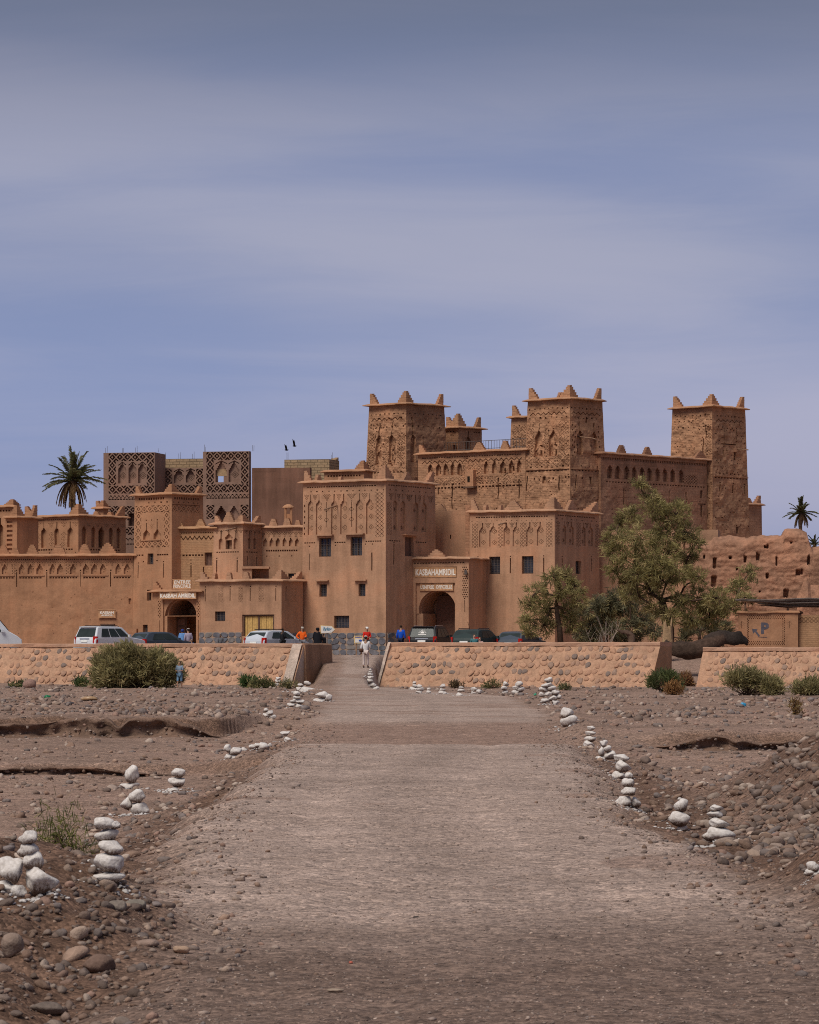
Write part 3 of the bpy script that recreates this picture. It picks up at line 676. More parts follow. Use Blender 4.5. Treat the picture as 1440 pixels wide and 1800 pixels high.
def lpoly(p, d1, d2, w1, w2, t):
    """plan of a corner merlon layer: two wings w1 along d1 and w2 along d2, thickness t"""
    return [p, p + d1 * w1, p + d1 * w1 + d2 * t, p + d1 * t + d2 * t, p + d1 * t + d2 * w2, p + d2 * w2]
def merlon(root, mat, p, d1, d2, w, h, n=4, t=.24, z=0, kind='corner', top=.22, w2=None):
    """stepped mud-brick finial; corner: two wings, mid: symmetric, end: one wing"""
    p = np.array(p[:2], float); d1 = np.array(d1[:2], float); d2 = np.array(d2[:2], float)
    V, Fs = [], []
    hs = h / (n + .6)
    for k in range(n + 1):
        f = 1 - k / (n + .0) if k < n else 0
        ww = top + (w - top) * f
        ww = ww * random.uniform(.96, 1.04)
        z0 = z + hs * k; z1 = z + hs * (k + 1) if k < n else z + h
        if kind == 'corner': w_2 = top + ((w2 or w) - top) * f; poly = lpoly(p, d1, d2, max(ww, t * 1.02), max(w_2, t * 1.02), t)
        elif kind == 'end': poly = [p, p + d1 * ww, p + d1 * ww + d2 * t, p + d2 * t]
        else: poly = [p - d1 * ww, p + d1 * ww, p + d1 * ww + d2 * t, p - d1 * ww + d2 * t]
        b = len(V); m = len(poly)
        j = lambda: random.uniform(-.012, .012)
        V += [(q[0], q[1], z0) for q in poly]; V += [(q[0] + j(), q[1] + j(), z1 + j()) for q in poly]
        for i in range(m): Fs.append([b + i, b + (i + 1) % m, b + m + (i + 1) % m, b + m + i])
        if m == 4: Fs.append([b + m + i for i in range(m)])
        else: Fs.append([b + m, b + m + 1, b + m + 2, b + m + 3]); Fs.append([b + m, b + m + 3, b + m + 4, b + m + 5])
    return mk('merlon', V, Fs, mat, root)

def solveL(Cx, Yc, th, xl): c, s = math.cos(th), math.sin(th); return (Cx * F - (xl - CX) * Yc) / (F * c + (xl - CX) * s)
def solveR(Cx, Yc, th, xr): c, s = math.cos(th), math.sin(th); return ((xr - CX) * Yc - Cx * F) / (F * s - (xr - CX) * c)
class Block:
    """rectangular mud-brick volume: near corner at pixel column xc and depth Yc, turned by th degrees; battered"""
    def __init__(s, name, label, cat, xl, xc, xr, ytop, Yc, th, zbot=1.5, batter=0.0, mat=None, group=None, R=1, depth=None, disp=.02, dscale=1.2):
        s.th = math.radians(th); s.mat = mat or M_front; s.Yc = Yc; s.sp = SS(Yc)
        c, sn = math.cos(s.th), math.sin(s.th)
        s.dL = np.array([-c, sn]); s.dR = np.array([sn, c]); s.nF = np.array([-sn, -c]); s.nR = np.array([c, -sn])
        s.C = np.array([PX(xc, Yc), Yc]); s.W1 = solveL(s.C[0], Yc, s.th, xl)
        s.W2 = depth if depth is not None else solveR(s.C[0], Yc, s.th, xr)
        s.hasR = xr is not None and xr > xc + .5
        s.L = s.C + s.dL * s.W1; s.Rr = s.C + s.dR * s.W2; s.B = s.L + s.dR * s.W2
        s.zt = PZ(ytop, Yc); s.zb = zbot; s.bat = batter; hb = batter * (s.zt - zbot)
        s.Cb = s.C + (s.nF + s.nR) * hb; s.Lb = s.L + (s.nF - s.nR) * hb; s.Rb = s.Rr + (s.nR - s.nF) * hb; s.Bb = s.B - (s.nR + s.nF) * hb
        yb = HY - (zbot - H) * s.sp
        s.root = empty(name, ((s.Cb[0] + s.Bb[0]) / 2, (s.Cb[1] + s.Bb[1]) / 2, zbot), label, cat, group)
        A = lambda p, z: (p[0], p[1], z)
        s.f = Fc(xl, xc, ytop, yb, R); s.f.place(A(s.L, s.zt), A(s.C, s.zt), A(s.Lb, zbot), A(s.Cb, zbot), disp, dscale)
        xrr = xr if s.hasR else xc + 8
        s.r = Fc(xc, xrr, ytop, yb, R); s.r.place(A(s.C, s.zt), A(s.Rr, s.zt), A(s.Cb, zbot), A(s.Rb, zbot), disp, dscale)
        s.merl = mat
        if mat in (M_old,): s.f.drop = s.r.drop = .3
    def finish(s, cornice=True, over=.26, th=.13, backs=True, wallname='wall'):
        P1, F1, U1 = s.f.mesh(); P2, F2, U2 = s.r.mesh()
        V = [P1, P2]; Fq = [F1, F2 + len(P1)]; U = [U1, U2]; b = len(P1) + len(P2)
        A = lambda p, z: (p[0], p[1], z)
        if backs:
            extra = [A(s.Lb, s.zb), A(s.L, s.zt), A(s.B, s.zt), A(s.Bb, s.zb), A(s.Bb, s.zb), A(s.B, s.zt), A(s.Rr, s.zt), A(s.Rb, s.zb)]
            hh = s.zt - s.zb
            V.append(np.array(extra)); Fq.append(np.array([[0, 1, 2, 3], [4, 5, 6, 7]]) + b); U.append(np.array([(0, 0), (0, hh), (s.W2, hh), (s.W2, 0), (0, 0), (0, hh), (s.W1, hh), (s.W1, 0)]))
        mk(wallname, np.concatenate(V), np.concatenate(Fq), s.mat, s.root, uv=np.concatenate(U))
        if cornice: slab('cornice', s.mat, s.root, [s.L, s.C, s.Rr, s.B], s.zt, over, th)
        elif backs: mk('roof', [A(s.L, s.zt - .3), A(s.C, s.zt - .3), A(s.Rr, s.zt - .3), A(s.B, s.zt - .3)], [[0, 1, 2, 3]], s.mat, s.root)
        s.ct = s.zt + (th + .055 if cornice else -.02)
        return s
    # merlons: sizes in pixels
    def mC(s, w=13, h=17, n=4, ins=.04): return merlon(s.root, s.mat, s.C - (s.nF + s.nR) * ins, s.dL, s.dR, 1.12 * w / s.sp / math.cos(s.th), h / s.sp, min(n, 4), z=s.ct, w2=w / s.sp / max(.5, math.sin(s.th)))
    def mL(s, w=13, h=17, n=4, ins=.04): return merlon(s.root, s.mat, s.L - (s.nF - s.nR) * ins, -s.dL, s.dR, w / s.sp / math.cos(s.th), h / s.sp, n, z=s.ct)
    def mR(s, w=13, h=17, n=4, ins=.04): return merlon(s.root, s.mat, s.Rr - (s.nR - s.nF) * ins, -s.dR, s.dL, w / s.sp / max(.45, math.sin(s.th)), h / s.sp, n, z=s.ct)
    def mB(s, w=13, h=17, n=4, ins=.04): return merlon(s.root, s.mat, s.B + (s.nR + s.nF) * ins, -s.dR, -s.dL, w / s.sp / math.cos(s.th), h / s.sp, n, z=s.ct)
    def mF(s, px, w=14, h=14, n=4, ins=.04):     # on the front edge at pixel column px
        u = (px - s.f.x0) / (s.f.x1 - s.f.x0); p = s.L + (s.C - s.L) * u - s.nF * ins
        return merlon(s.root, s.mat, p, s.dL, -s.nF, w / 2 / s.sp / math.cos(s.th), h / s.sp, n, z=s.ct, kind='mid', top=.13)
    def mS(s, px, w=14, h=14, n=4, ins=.04):     # on the right-hand edge
        u = (px - s.r.x0) / (s.r.x1 - s.r.x0); p = s.C + (s.Rr - s.C) * u - s.nR * ins
        return merlon(s.root, s.mat, p, s.dR, -s.nR, w / 2 / s.sp / max(.45, math.sin(s.th)), h / s.sp, n, z=s.ct, kind='mid', top=.13)
    def mBack(s, u, w=14, h=14, n=4, side='L'):  # on the far edges, seen over the roof
        p = (s.L + (s.B - s.L) * u + s.nR * .28) if side == 'L' else (s.Rr + (s.B - s.Rr) * u + s.nF * .28)
        d = s.dR if side == 'L' else s.dL; nn = -s.nR if side == 'L' else -s.nF
        return merlon(s.root, s.mat, p, d, nn, w / 2 / s.sp, h / s.sp, n, z=s.ct, kind='mid', top=.13)
def ledge(root, f, x0, x1, y, out=.22, h=2.2):
    fbox(f, x0, y - h, x1, y, -out, .05).build('ledge', M_front, root)
def slit(f, x, y0, y1, hole=True, d=.25, w=1.3):
    f.rect(x - w / 2, y0, x + w / 2, y1, d)
    if hole: f.rect(x - 1, y0 - 4, x + 1, y0 - 2, d)
# ------------------------------------------------------------------ kasbah: front range
def band_niches(f, nlist, y0, yb, slot, d=.2, crosses=(), r=4, kx=1.0):
    for a, b in nlist:
        f.niche(a, b, yb, y0, slot, d)
        for cy in crosses: f.cross((a + b) / 2, cy, r, .11, kx)
# main keep in front
A = Block('front_keep', 'tall smooth mud plaster keep with six slotted niches and two tall grilled windows', 'building', 533, 678, 765, 846, 250, 30, batter=.006)
f = A.f
f.dentil(540, 664, 852, 2, 4.2, 3); f.holes(547, 674, 13, 861, 2.2)
band_niches(f, [(542, 551), (556, 567), (583, 593), (599, 611), (626, 639), (644, 657)], 877, 938, 866, .12, (891, 906, 925))
for cx, w in ((539, 9), (554, 10), (575, 15), (596, 10), (618, 16), (641, 12)): f.vtri(cx, 866, w, 13)
for cx in (574, 618):
    f.rect(cx - .5, 880, cx + .5, 925, .12)
    for cy in (893, 911): f.cross(cx, cy, 4, .12)
f.lattice(659, 674, 864, 944, 7); [f.rect(535, y, 537, y + 4, .12) for y in range(884, 935, 10)]
f.dentil(536, 558, 951, 2, 4, 3); f.dentil(589, 611, 951, 2, 4, 3); f.dentil(643, 670, 950, 2, 4, 3)
f.holes(545, 545, 1, 958, 2); f.holes(591, 591, 1, 957, 2); f.holes(643, 655, 2, 956, 2)
slit(f, 545.7, 971, 1001, False); slit(f, 654, 971, 1003, False)
window(A.root, f, 562, 944, 583, 977, 'blue'); window(A.root, f, 616.5, 943, 637, 976, 'blue')
window(A.root, f, 563, 1026, 576, 1048, 'grid'); window(A.root, f, 630.5, 1026, 643, 1048, 'grid'); window(A.root, f, 589, 1082, 615, 1104, 'grid')
ledge(A.root, f, 558, 588, 940, .3); ledge(A.root, f, 609, 642, 939, .3); ledge(A.root, f, 558, 580, 1020.5); ledge(A.root, f, 625, 646, 1020.5)
spout(A.root, f, 593, 886, 1.75, .35)
r = A.r
r.dentil(683, 760, 851, 2, 4.2, 3); r.holes(686, 758, 8, 860, 2)
band_niches(r, [(691, 698), (703, 712), (725, 735), (740, 750)], 878, 931, 866, .12, (893, 925), 3, .7)
for cx, w in ((687, 8), (700, 7), (718, 14), (737, 7), (756, 12)): r.vtri(cx, 866, w, 14, .13, 4, .7)
r.lattice(680, 688, 882, 940, 6, .12, .7)
r.dentil(684, 703, 949, 2, 4, 3); r.dentil(730, 751, 949, 2, 4, 3); slit(r, 692, 956, 992, True)
window(A.root, r, 711, 942, 726, 976, 'shutter'); ledge(A.root, r, 707, 731, 939, .3)
A.finish()
A.mC(15, 23, 5); A.mL(13, 18, 3); A.mR(12, 20, 5); A.mS(718, 14, 15, 4); A.mBack(.25, 18, 13, 4); A.mBack(.7, 14, 13, 4)

# gatehouse of the official entrance
B = Block('gatehouse', 'low mud plaster gatehouse with horseshoe arch and two carved name boards', 'gatehouse', 704, 824, None, 983, 251.5, 24, R=2, depth=5.0)
f = B.f
f.dentil(713, 820, 988, 2.2, 5, 3.4)
f.rect(731, 1024, 800, 1150, .16); f.arch(735, 800, 1037, 1072, 1150, .5); f.arch(736, 800, 1039, 1072, 1150, 2.6); f.rect(731, 1078, 742, 1150, .22)
for cx in (716, 817):
    for j in range(0, 54, 4):
        for i in (-3, 0, 3):
            o = 0 if (j // 4) % 2 == 0 else 1.5
            f.rect(cx + i + o - .8, 996 + j, cx + i + o + .8, 998 + j, .12)
    slit(f, cx, 1055, 1076)
f.rect(727.5, 995.5, 803.5, 1014.5, .08)
B.finish(); B.mL(13, 13, 2); B.mF(767, 30, 13, 3)
dr = MB(); add_fbox(dr, f, 744, 1046, 799, 1150, 2.3, 2.42); dr.build('door', M_shutter, B.root)
lk = MB()
for x in (699.5,):
    p = Vector(f.pos(706, 1007, -.2)); lk.box(p, (.22, .2, .22))
lk.build('floodlight', M_iron, B.root)
p = Vector(f.pos(820, 1006, -.14)); lk = MB(); lk.box(p, (.16, .2, .3)); lk.build('floodlight', M_iron, B.root)

# right-hand smooth block
C_ = Block('corner_block', 'smooth mud plaster block with diamond patterned niches beside the tamarisk trees', 'building', 826, 975, 1053, 899, 252, 28, batter=.006)
f = C_.f
f.dentil(837, 963, 906, 2, 4.4, 3); f.holes(830, 970, 17, 913.5, 1.8)
for a, b in ((829, 840), (875, 884), (915, 925), (959, 970)): f.lattice(a, b, 917, 961, 6)
band_niches(f, [(843, 855), (861, 874), (886, 897), (902, 914), (926, 938), (944, 956)], 923, 959, 917, .11, (932, 951), 4)
for cx, w in ((858, 14), (900, 12), (941, 12)): f.vtri(cx, 917, w, 9)
window(C_.root, f, 860.5, 977, 880, 1008, 'grid'); window(C_.root, f, 918, 977, 938, 1008, 'grid')
for x in (841, 898, 956): slit(f, x, 980, 1007)
spout(C_.root, f, 890, 917, 1.2, .15)
r = C_.r
r.dentil(980, 1049, 904, 2, 4.2, 3); r.holes(979, 1049, 9, 911, 1.6)
for a, b in ((977, 983), (1012, 1020), (1046, 1052)): r.lattice(a, b, 915, 958, 6, .12, .7)
band_niches(r, [(988, 995), (1000, 1008), (1022, 1029), (1033, 1042)], 921, 956, 915, .11, (930, 948), 3, .7)
for cx in (997, 1031): r.vtri(cx, 915, 9, 9, .13, 4, .7)
window(C_.root, r, 1011, 984, 1020.5, 1007, 'grid'); slit(r, 988, 981, 1003); slit(r, 1039, 978, 1000)
C_.finish(); C_.mC(17, 20, 4); C_.mL(13, 19, 4); C_.mR(15, 19, 5); C_.mF(902, 29, 16, 5); C_.mS(1007, 18, 18, 5); C_.mBack(.3, 14, 12, 4); C_.mBack(.62, 14, 14, 4)

# wall linking keep and corner block behind the gatehouse
K = Block('link_wall', 'plain pale adobe wall behind the gatehouse roof', 'wall', 755, 822, 830, 897, 257, 20, mat=M_front)
K.f.rect(791, 940, 793, 947, .25); K.finish(cornice=False); K.ct = K.zt; K.mF(772, 22, 12, 4)
Kp = Block('buttress', 'narrow adobe buttress left of the corner block', 'wall', 818, 827, 829, 887, 255.5, 20, mat=M_oldwall, depth=1.0); Kp.finish(cornice=False)

# annex with wooden doors
Hx = Block('annex', 'low plaster annex with yellow wooden double doors and three diamond strips', 'building', 351, 495, 533, 1022, 250.4, 28, R=1.5)
f = Hx.f
for x in (361, 405, 440.5, 485): slit(f, x, 1033, 1056)
for cx in (388, 423, 459):
    for cy in (1036, 1044, 1052):
        f.cross(cx, cy, 4, .12)
    f.lattice(cx - 4, cx + 4, 1030, 1058, 5, .06)
window(Hx.root, f, 378, 1074, 396, 1091, 'grid')
f.rect(426, 1080, 482, 1118, .3)
dm = MB(); add_fbox(dm, f, 426, 1080, 429, 1118, .08, .28); add_fbox(dm, f, 479, 1080, 482, 1118, .08, .28); add_fbox(dm, f, 429, 1080, 479, 1082.5, .09, .28); dfr = dm.build('door_frame', M_wood, Hx.root)
for k in range(12):
    x = 429.6 + k * 4.1
    dd = fbox(f, x, 1083, x + 3.7, 1118, .18 + .015 * (k % 2), .27).build('plank', M_yellow, dfr)
fbox(f, 452.5, 1083, 455.5, 1118, .12, .17).build('door_post', M_wood, dfr)
r = Hx.r; slit(r, 503, 1030, 1056, False); r.lattice(512, 520, 1032, 1058, 5, .06)
Hx.finish(); Hx.mC(14, 15, 3); Hx.mL(13, 13, 2); Hx.mR(10, 14, 4); Hx.mF(402, 10, 12, 5); Hx.mF(432, 14, 12, 4); Hx.mBack(.6, 14, 12, 4)

# little canopy on the annex roof
cp = empty('roof_canopy', (PX(450, 254.2), 254.2, PZ(1020, 254.2)), 'flat mud roofed stair canopy on the annex roof', 'canopy')
Y = 254.2
mb = MB(); mb.box((PX(450, Y), Y, PZ(998, Y)), (48 / 25.6, 1.6, .16)); mb.build('roof', M_front, cp)
mb = MB(); mb.box((PX(435, Y), Y, PZ(1010, Y)), (.65, 1.4, 22 / 25.6)); mb.build('pier', M_front, cp)
mb = MB(); mb.box((PX(458, Y), Y + .55, PZ(1010, Y)), (1.1, .2, 22 / 25.6)); mb.build('back_wall', M_oldwall, cp)

# entrance gatehouse (left)
G = Block('entrance_porch', 'mud brick entrance porch with dark horseshoe arch at the foot of the tower', 'gatehouse', 268, 352, None, 1041, 253.4, 28, R=2, depth=3.4, mat=M_left)
f = G.f
f.rect(287, 1053, 345, 1150, .10); f.arch(289, 344.5, 1052, 1083, 1150, .35); f.arch(292, 343, 1054, 1083, 1150, 3.2); f.rect(288, 1082, 345, 1150, .14); f.rect(292.5, 1083, 343, 1150, 3.2)
for cx in (281, 349):
    for j in range(0, 30, 3):
        f.rect(cx - 3 + (j % 2) * 2, 1056 + j, cx - 1.5 + (j % 2) * 2, 1058 + j, .08); f.rect(cx + 1 - (j % 2), 1056 + j, cx + 2.2 - (j % 2), 1058 + j, .08)
    f.rect(cx - .5, 1090, cx + .5, 1125, .05)
G.finish(over=.3); G.mL(14, 15, 3)
mb = MB(); add_fbox(mb, f, 294, 1082, 311, 1150, 1.3, 1.4); dl = mb.build('door', M_wood, G.root)
for y in (1088, 1102, 1116): fbox(f, 296, y, 309, y + 10, 1.25, 1.29).build('panel', M_shutter, dl)

# decorated gate tower
T = Block('gate_tower', 'square gate tower carved with a diamond frame around two slotted niches', 'tower', 237, 302, 357, 870, 257, 40, batter=.012, mat=M_left, R=1.5)
f = T.f
f.dentil(244, 292, 873, 4, 4.2, 2.8); f.holes(262, 294, 4, 882, 2.2)
f.diamonds(239, 887, 298, 899, 10, 1.6, 2.8, .07, 12); f.diamonds(239, 899, 249, 950, 10, 1.6, 2.8, .07, 12); f.diamonds(288, 899, 298, 950, 10, 1.6, 2.8, .07, 12); f.diamonds(239, 949, 298, 961, 10, 1.6, 2.8, .07, 12)
for x in range(240, 298, 10):
    f.rect(x - 2, 887, x + 2, 888, .15); f.rect(x + 3, 898, x + 7, 899.5, .15); f.rect(x - 2, 960, x + 2, 961, .15)
f.niche(253, 264, 947, 930, 918, .2); f.niche(271, 283, 947, 930, 916, .2); f.cross(261, 938, 3); f.cross(279, 937, 3); f.vtri(267, 920, 8, 9); f.holes(258, 277, 3, 913, 2)
f.rect(250, 947.5, 284, 949, -.06)
window(T.root, f, 261, 972, 271, 991, 'grid'); f.dentil(240, 255, 973, 3, 5, 3.4); f.dentil(277, 297, 973, 3, 4, 3); f.holes(254, 254, 1, 986, 2); f.holes(277, 277, 1, 985, 2.5)
slit(f, 245, 991, 1015); slit(f, 288, 990, 1015)
window(T.root, f, 260, 1036, 268, 1055, 'void'); window(T.root, f, 254.5, 1098, 262, 1113, 'grid')
r = T.r; r.dentil(307, 350, 873, 4, 4, 2.6); r.holes(306, 348, 6, 882, 2); r.diamonds(303, 887, 351, 899, 8, 1.6, 2.8, .07, 12); r.rect(303, 886, 351, 887, .08)
T.finish(); T.mC(13, 15, 4); T.mL(9, 13, 4); T.mR(9, 13, 5)

# straw coloured wall right of the tower
Mw = Block('straw_wall', 'straw coloured brick wall with zigzag frieze right of the gate tower', 'wall', 309, 379, None, 929, 256.3, 28, depth=2.5, mat=M_leftbrick)
f = Mw.f; f.dentil(318, 376, 935, 2, 3, 1.8, .1); f.zig(314, 376, 941, 5, 8, .14, 3); f.dentil(316, 358, 974, 3, 5.4, 3.4); f.holes(336, 336, 1, 984, 2.2); f.holes(336, 336, 1, 990, 2.2); slit(f, 336, 993, 1014, False); slit(f, 358, 996, 1014, False)
window(Mw.root, f, 360, 971, 373, 994, 'shutter'); Mw.finish(); Mw.mL(12, 14, 4); Mw.mF(352, 16, 12, 4)

# small turret
Nt = Block('small_turret', 'small plaster turret with three slotted niches and a projecting wooden spout', 'tower', 376, 427, 460, 922, 255, 33, batter=.01)
f = Nt.f
f.niche(385, 393, 965, 944, 931, .18); f.niche(396, 409, 948, 938, 931, .18); f.niche(411, 418, 965, 944, 931, .18)
for cx in (381, 389, 402, 415, 423): f.vtri(cx, 931, 8, 8)
window(Nt.root, f, 397, 949, 408, 965, 'void'); f.dentil(381, 421, 969, 2.4, 4, 2.8); slit(f, 382, 984, 1006); slit(f, 417, 984, 1006)
spout(Nt.root, f, 416, 927, 1.5, .25)
r = Nt.r; r.niche(436, 441, 964, 944, 933, .18); r.niche(445, 450, 964, 944, 933, .18); r.dentil(433, 455, 969, 2, 4, 2.8); slit(r, 435, 978, 994, False); slit(r, 451, 978, 994, False)
for cx in (432, 440, 448, 455): r.vtri(cx, 931, 7, 8, .13, 4, .7)
Nt.finish(); Nt.mC(13, 12, 3); Nt.mL(11, 12, 3); Nt.mF(401, 20, 18, 5); Nt.mR(9, 12, 4)

# arcaded wall between turret and keep
Ow = Block('arcaded_wall', 'plaster wall with a row of six small arched niches left of the keep', 'wall', 458, 534, None, 928, 256, 18, depth=3.0)
f = Ow.f
for k in range(6):
    x = 463 + k * 11.2; f.niche(x, x + 7, 960, 945, None, .18, 3, True)
for k in range(8): f.vtri(462 + k * 9.6, 935, 9, 9)
f.dentil(468, 526, 966, 3, 4, 2.8); f.holes(469, 513, 3, 977, 2)
window(Ow.root, f, 507, 1008, 521, 1022, 'grid'); Ow.finish(); Ow.mF(480, 14, 12, 4); Ow.mF(504, 14, 13, 4); Ow.mBack(.8, 18, 14, 4); Ow.mBack(.45, 12, 12, 4, 'R')

# chimney-like vent on the roof
cv = empty('roof_vent', (PX(507, 260), 260, PZ(918, 260)), 'small domed roof vent with a dark opening between the turret and the keep', 'chimney')
mb = MB(); w = 14 / 25.0; y0 = 260.0; z0, z1 = PZ(920, 260), PZ(893, 260)
for a in (-1, 1): mb.box((PX(507, y0) + a * w * .36, y0, (z0 + z1) / 2), (w * .28, w, z1 - z0))
mb.box((PX(507, y0), y0, (z0 + z1) / 2 - .2), (w * .44, w * .9, z1 - z0 - .45)); mb.build('shaft', M_left, cv)
Vc = []; Fc_ = []; n = 12
for l, (rr, zz) in enumerate(((.42, 0), (.40, .08), (.26, .2), (.1, .27))):
    for k in range(n): Vc.append((PX(507, y0) + rr * math.cos(6.283 * k / n), y0 + rr * math.sin(6.283 * k / n), z1 + zz))
for l in range(3):
    for k in range(n): Fc_.append([l * n + k, l * n + (k + 1) % n, (l + 1) * n + (k + 1) % n, (l + 1) * n + k])
Fc_.append([3 * n + k for k in range(n)]); Fc_.append([k for k in range(n)][::-1])
mk('cap', Vc, Fc_, M_left, cv)

# long wall on the left
I = Block('long_wall', 'long mud brick wall with arched frieze behind the parked white cars', 'wall', -130, 234, None, 978, 259.4, 7, depth=6.0, mat=M_left, disp=.03, R=1.3)
f = I.f
f.dentil(-128, 232, 982, 2, 3.6, 2.0, .12)
slits = (-24, 30, 83, 142, 195)
xs = [(-10, 0), (4, 14), (34, 44), (49, 60), (65, 76), (88, 98), (101, 112), (124, 134), (146, 157), (161, 172), (176, 187), (203, 213), (218, 229)] + [(x, x + 10) for x in range(-125, -30, 15)]
for a, b in xs:
    f.niche(a, b, 1009, 991, None, .14, 4, True); f.cross((a + b) / 2 + 1, 998, 3); f.rect((a + b) / 2, 1004, (a + b) / 2 + 1.5, 1006, .3)
for k in range(40): f.vtri(-125 + k * 9.2, 986, 9, 9 if k % 4 else 14)
for a, b in ((117, 123), (21, 28)): f.lattice(a, b, 990, 1009, 5)
for i, x in enumerate(slits):
    slit(f, x, 1005, 1031)
    nx_ = slits[i + 1] if i + 1 < len(slits) else 234
    f.dentil(x + 5, nx_ - 5, 1014, 2.6, 5, 3.6); f.rect(x + 4, 1010.5, nx_ - 4, 1012, -.05)
f.pits(0, 1030, 230, 1120, 40, .03)
f.rect(226, 1052, 231, 1062, .12); f.rect(190, 1046, 191, 1051, .15)
f.rect(180, 1099, 200, 1125, .5)
I.finish(over=.3, th=.15)
for x, w, h in ((6, 20, 15), (27, 15, 11), (57, 20, 16), (103, 26, 17), (149, 22, 17), (189, 30, 19), (-30, 22, 15), (-75, 22, 15)): I.mF(x, w, h, 4)
fbox(f, 178, 1096.5, 202, 1099, -.25, .3).build('lintel', M_wood, I.root)
mb = MB(); add_fbox(mb, f, 181, 1101, 199, 1128, .3, .4); mb.build('door', M_shutter, I.root)
# low bench wall at the foot
Bw = Block('low_wall', 'low mud bench wall at the foot of the gate tower', 'wall', 196, 240, None, 1105, 256.5, 4, depth=.8, mat=M_left); Bw.finish(cornice=False)

# arcaded house behind the long wall
J = Block('arcaded_house', 'mud house with tall slotted niches behind the long wall below the palm', 'building', 42, 138, 221, 908, 268, 39, batter=.006, mat=M_left, R=1.2)
f = J.f
band_niches(f, [(50, 59), (73, 82), (96, 105), (119, 129)], 926, 961, 916, .22)
for cx in (47, 67, 90, 112, 133): f.vtri(cx, 917, 12, 10)
for cx in (67, 90, 112):
    for cy in (938, 946, 954): f.cross(cx, cy, 4)
f.dentil(50, 130, 964, 2.6, 4.4, 3.2); f.holes(66, 132, 4, 971, 2); f.dentil(46, 134, 911, 1.6, 3.4, 2, .12)
r = J.r
for a, b, d in ((144, 152, .25), (160, 168, .25), (173, 184, .7), (191, 199, .25), (204, 212, .25)): r.niche(a, b, 961, 924, None, d, 5, True)
for cx in (156, 171, 187, 201, 215): r.vtri(cx, 919, 10, 8, .07, 4, .8)
r.dentil(150, 214, 964, 2.4, 4.4, 3)
window(J.root, r, 175, 935, 182, 960, 'void', .5)
J.finish(); J.mC(16, 18, 6); J.mL(17, 17, 6); J.mR(12, 17, 6); J.mBack(.5, 20, 10, 3, 'R'); J.mBack(.25, 14, 8, 2, 'R')
Jb = Block('stub_turret', 'small mud turret top right of the palm trunk', 'tower', 167, 182, 190, 895, 278, 35, mat=M_left); Jb.finish(); Jb.mL(9, 11, 4); Jb.mC(9, 11, 4)
K1 = Block('edge_house', 'mud house with stepped corner at the left picture edge', 'building', -60, 24, 30, 892, 272, 20, mat=M_left); K1.f.dentil(-50, 22, 896, 3, 5, 3); K1.f.niche(-4, 6, 975, 920, 910, .4); K1.finish(); K1.mC(15, 10, 4)
K2 = Block('edge_turret', 'narrow dark mud turret between edge house and arcaded house', 'tower', 10, 30, 42, 911, 265.5, 38, mat=M_left, depth=2.2)
K2.f.dentil(12, 22, 922, 4, 5, 4, .12); [K2.f.rect(12, y, 22, y + 4, .14) for y in range(915, 975, 8)]
K2.finish(); K2.mC(12, 18, 5); K2.mR(8, 20, 6)

# ------------------------------------------------------------------ unfinished concrete block with carved screens
def rebars(blk, f, pts):
    for x in pts:
        p = Vector(f.pos(x, f.y0, .25)); mb = MB(); h = random.uniform(.3, .6)
        mb.tube([p, p + Vector((random.uniform(-.02, .02), 0, h))], .012, 4); mb.build('rebar', M_iron, blk.root)
def screen(f, x0, x1, y0, arches, low=None):
    """carved frame: diamond bands round a panel of stepped arches"""
    w = 13
    f.diamonds(x0, y0, x1, y0 + 14, 13, 1.3, 3.6, .22, 14)
    f.diamonds(x0, y0 + 14, x0 + w, y0 + 56, 13, 1.3, 3.6, .22, 14); f.diamonds(x1 - w, y0 + 14, x1, y0 + 56, 13, 1.3, 3.6, .22, 14)
    f.diamonds(x0, y0 + 57, x1, y0 + 71, 13, 1.3, 3.6, .22, 14)
    f.zig(x0, x1, y0 + 73, 5, 7, .2, 2); f.dentil(x0, x1, y0 + 80, 2.4, 5, 3.6, .25)
    for a, b in arches:
        f.niche(a, b, y0 + 53, y0 + 17, None, .22, 4, True); f.zig(a, b, y0 + 15, 5, int(b - a), .15, 2)
        c = (a + b) / 2
        for rr in (6, 3):
            f.cross(c, y0 + 39, rr, .14)
D1 = Block('screen_tower', 'grey brown concrete tower with three carved arches in a diamond screen', 'building', 182, 272, 286, 795, 288, 12, mat=M_modern, depth=3.1)
screen(D1.f, 191, 271, 796, [(208, 222), (226, 240), (243, 257)])
D1.f.diamonds(191, 889, 240, 914, 13, 1.3, 3.6, .22); D1.f.diamonds(218, 926, 240, 940, 14, 1.3, 3.6, .22, 14); D1.f.zig(218, 240, 944, 5, 7, .2, 2); D1.f.dentil(218, 240, 955, 2.4, 5, 3.6, .25)
window(D1.root, D1.f, 226, 902, 236, 924, 'void', .5)
D1.finish(cornice=False); rebars(D1, D1.f, (184, 187, 214, 216, 237, 240, 277))
D2 = Block('screen_link', 'recessed concrete screen with two carved arches between the two screen towers', 'building', 284, 360, None, 822, 290.5, 12, mat=M_modern, depth=4.0)
f = D2.f; f.diamonds(288, 824, 302, 851, 14, 1.3, 3.6, .22); f.diamonds(345, 824, 358, 851, 13, 1.3, 3.6, .22); f.diamonds(288, 852, 358, 866, 14, 1.3, 3.6, .22)
for a, b in ((306, 323), (327, 343)): f.niche(a, b, 848, 824, None, .22, 4, True); f.zig(a, b, 823, 4, int(b - a), .15, 2); f.cross((a + b) / 2, 840, 4, .1)
D2.finish(cornice=False)
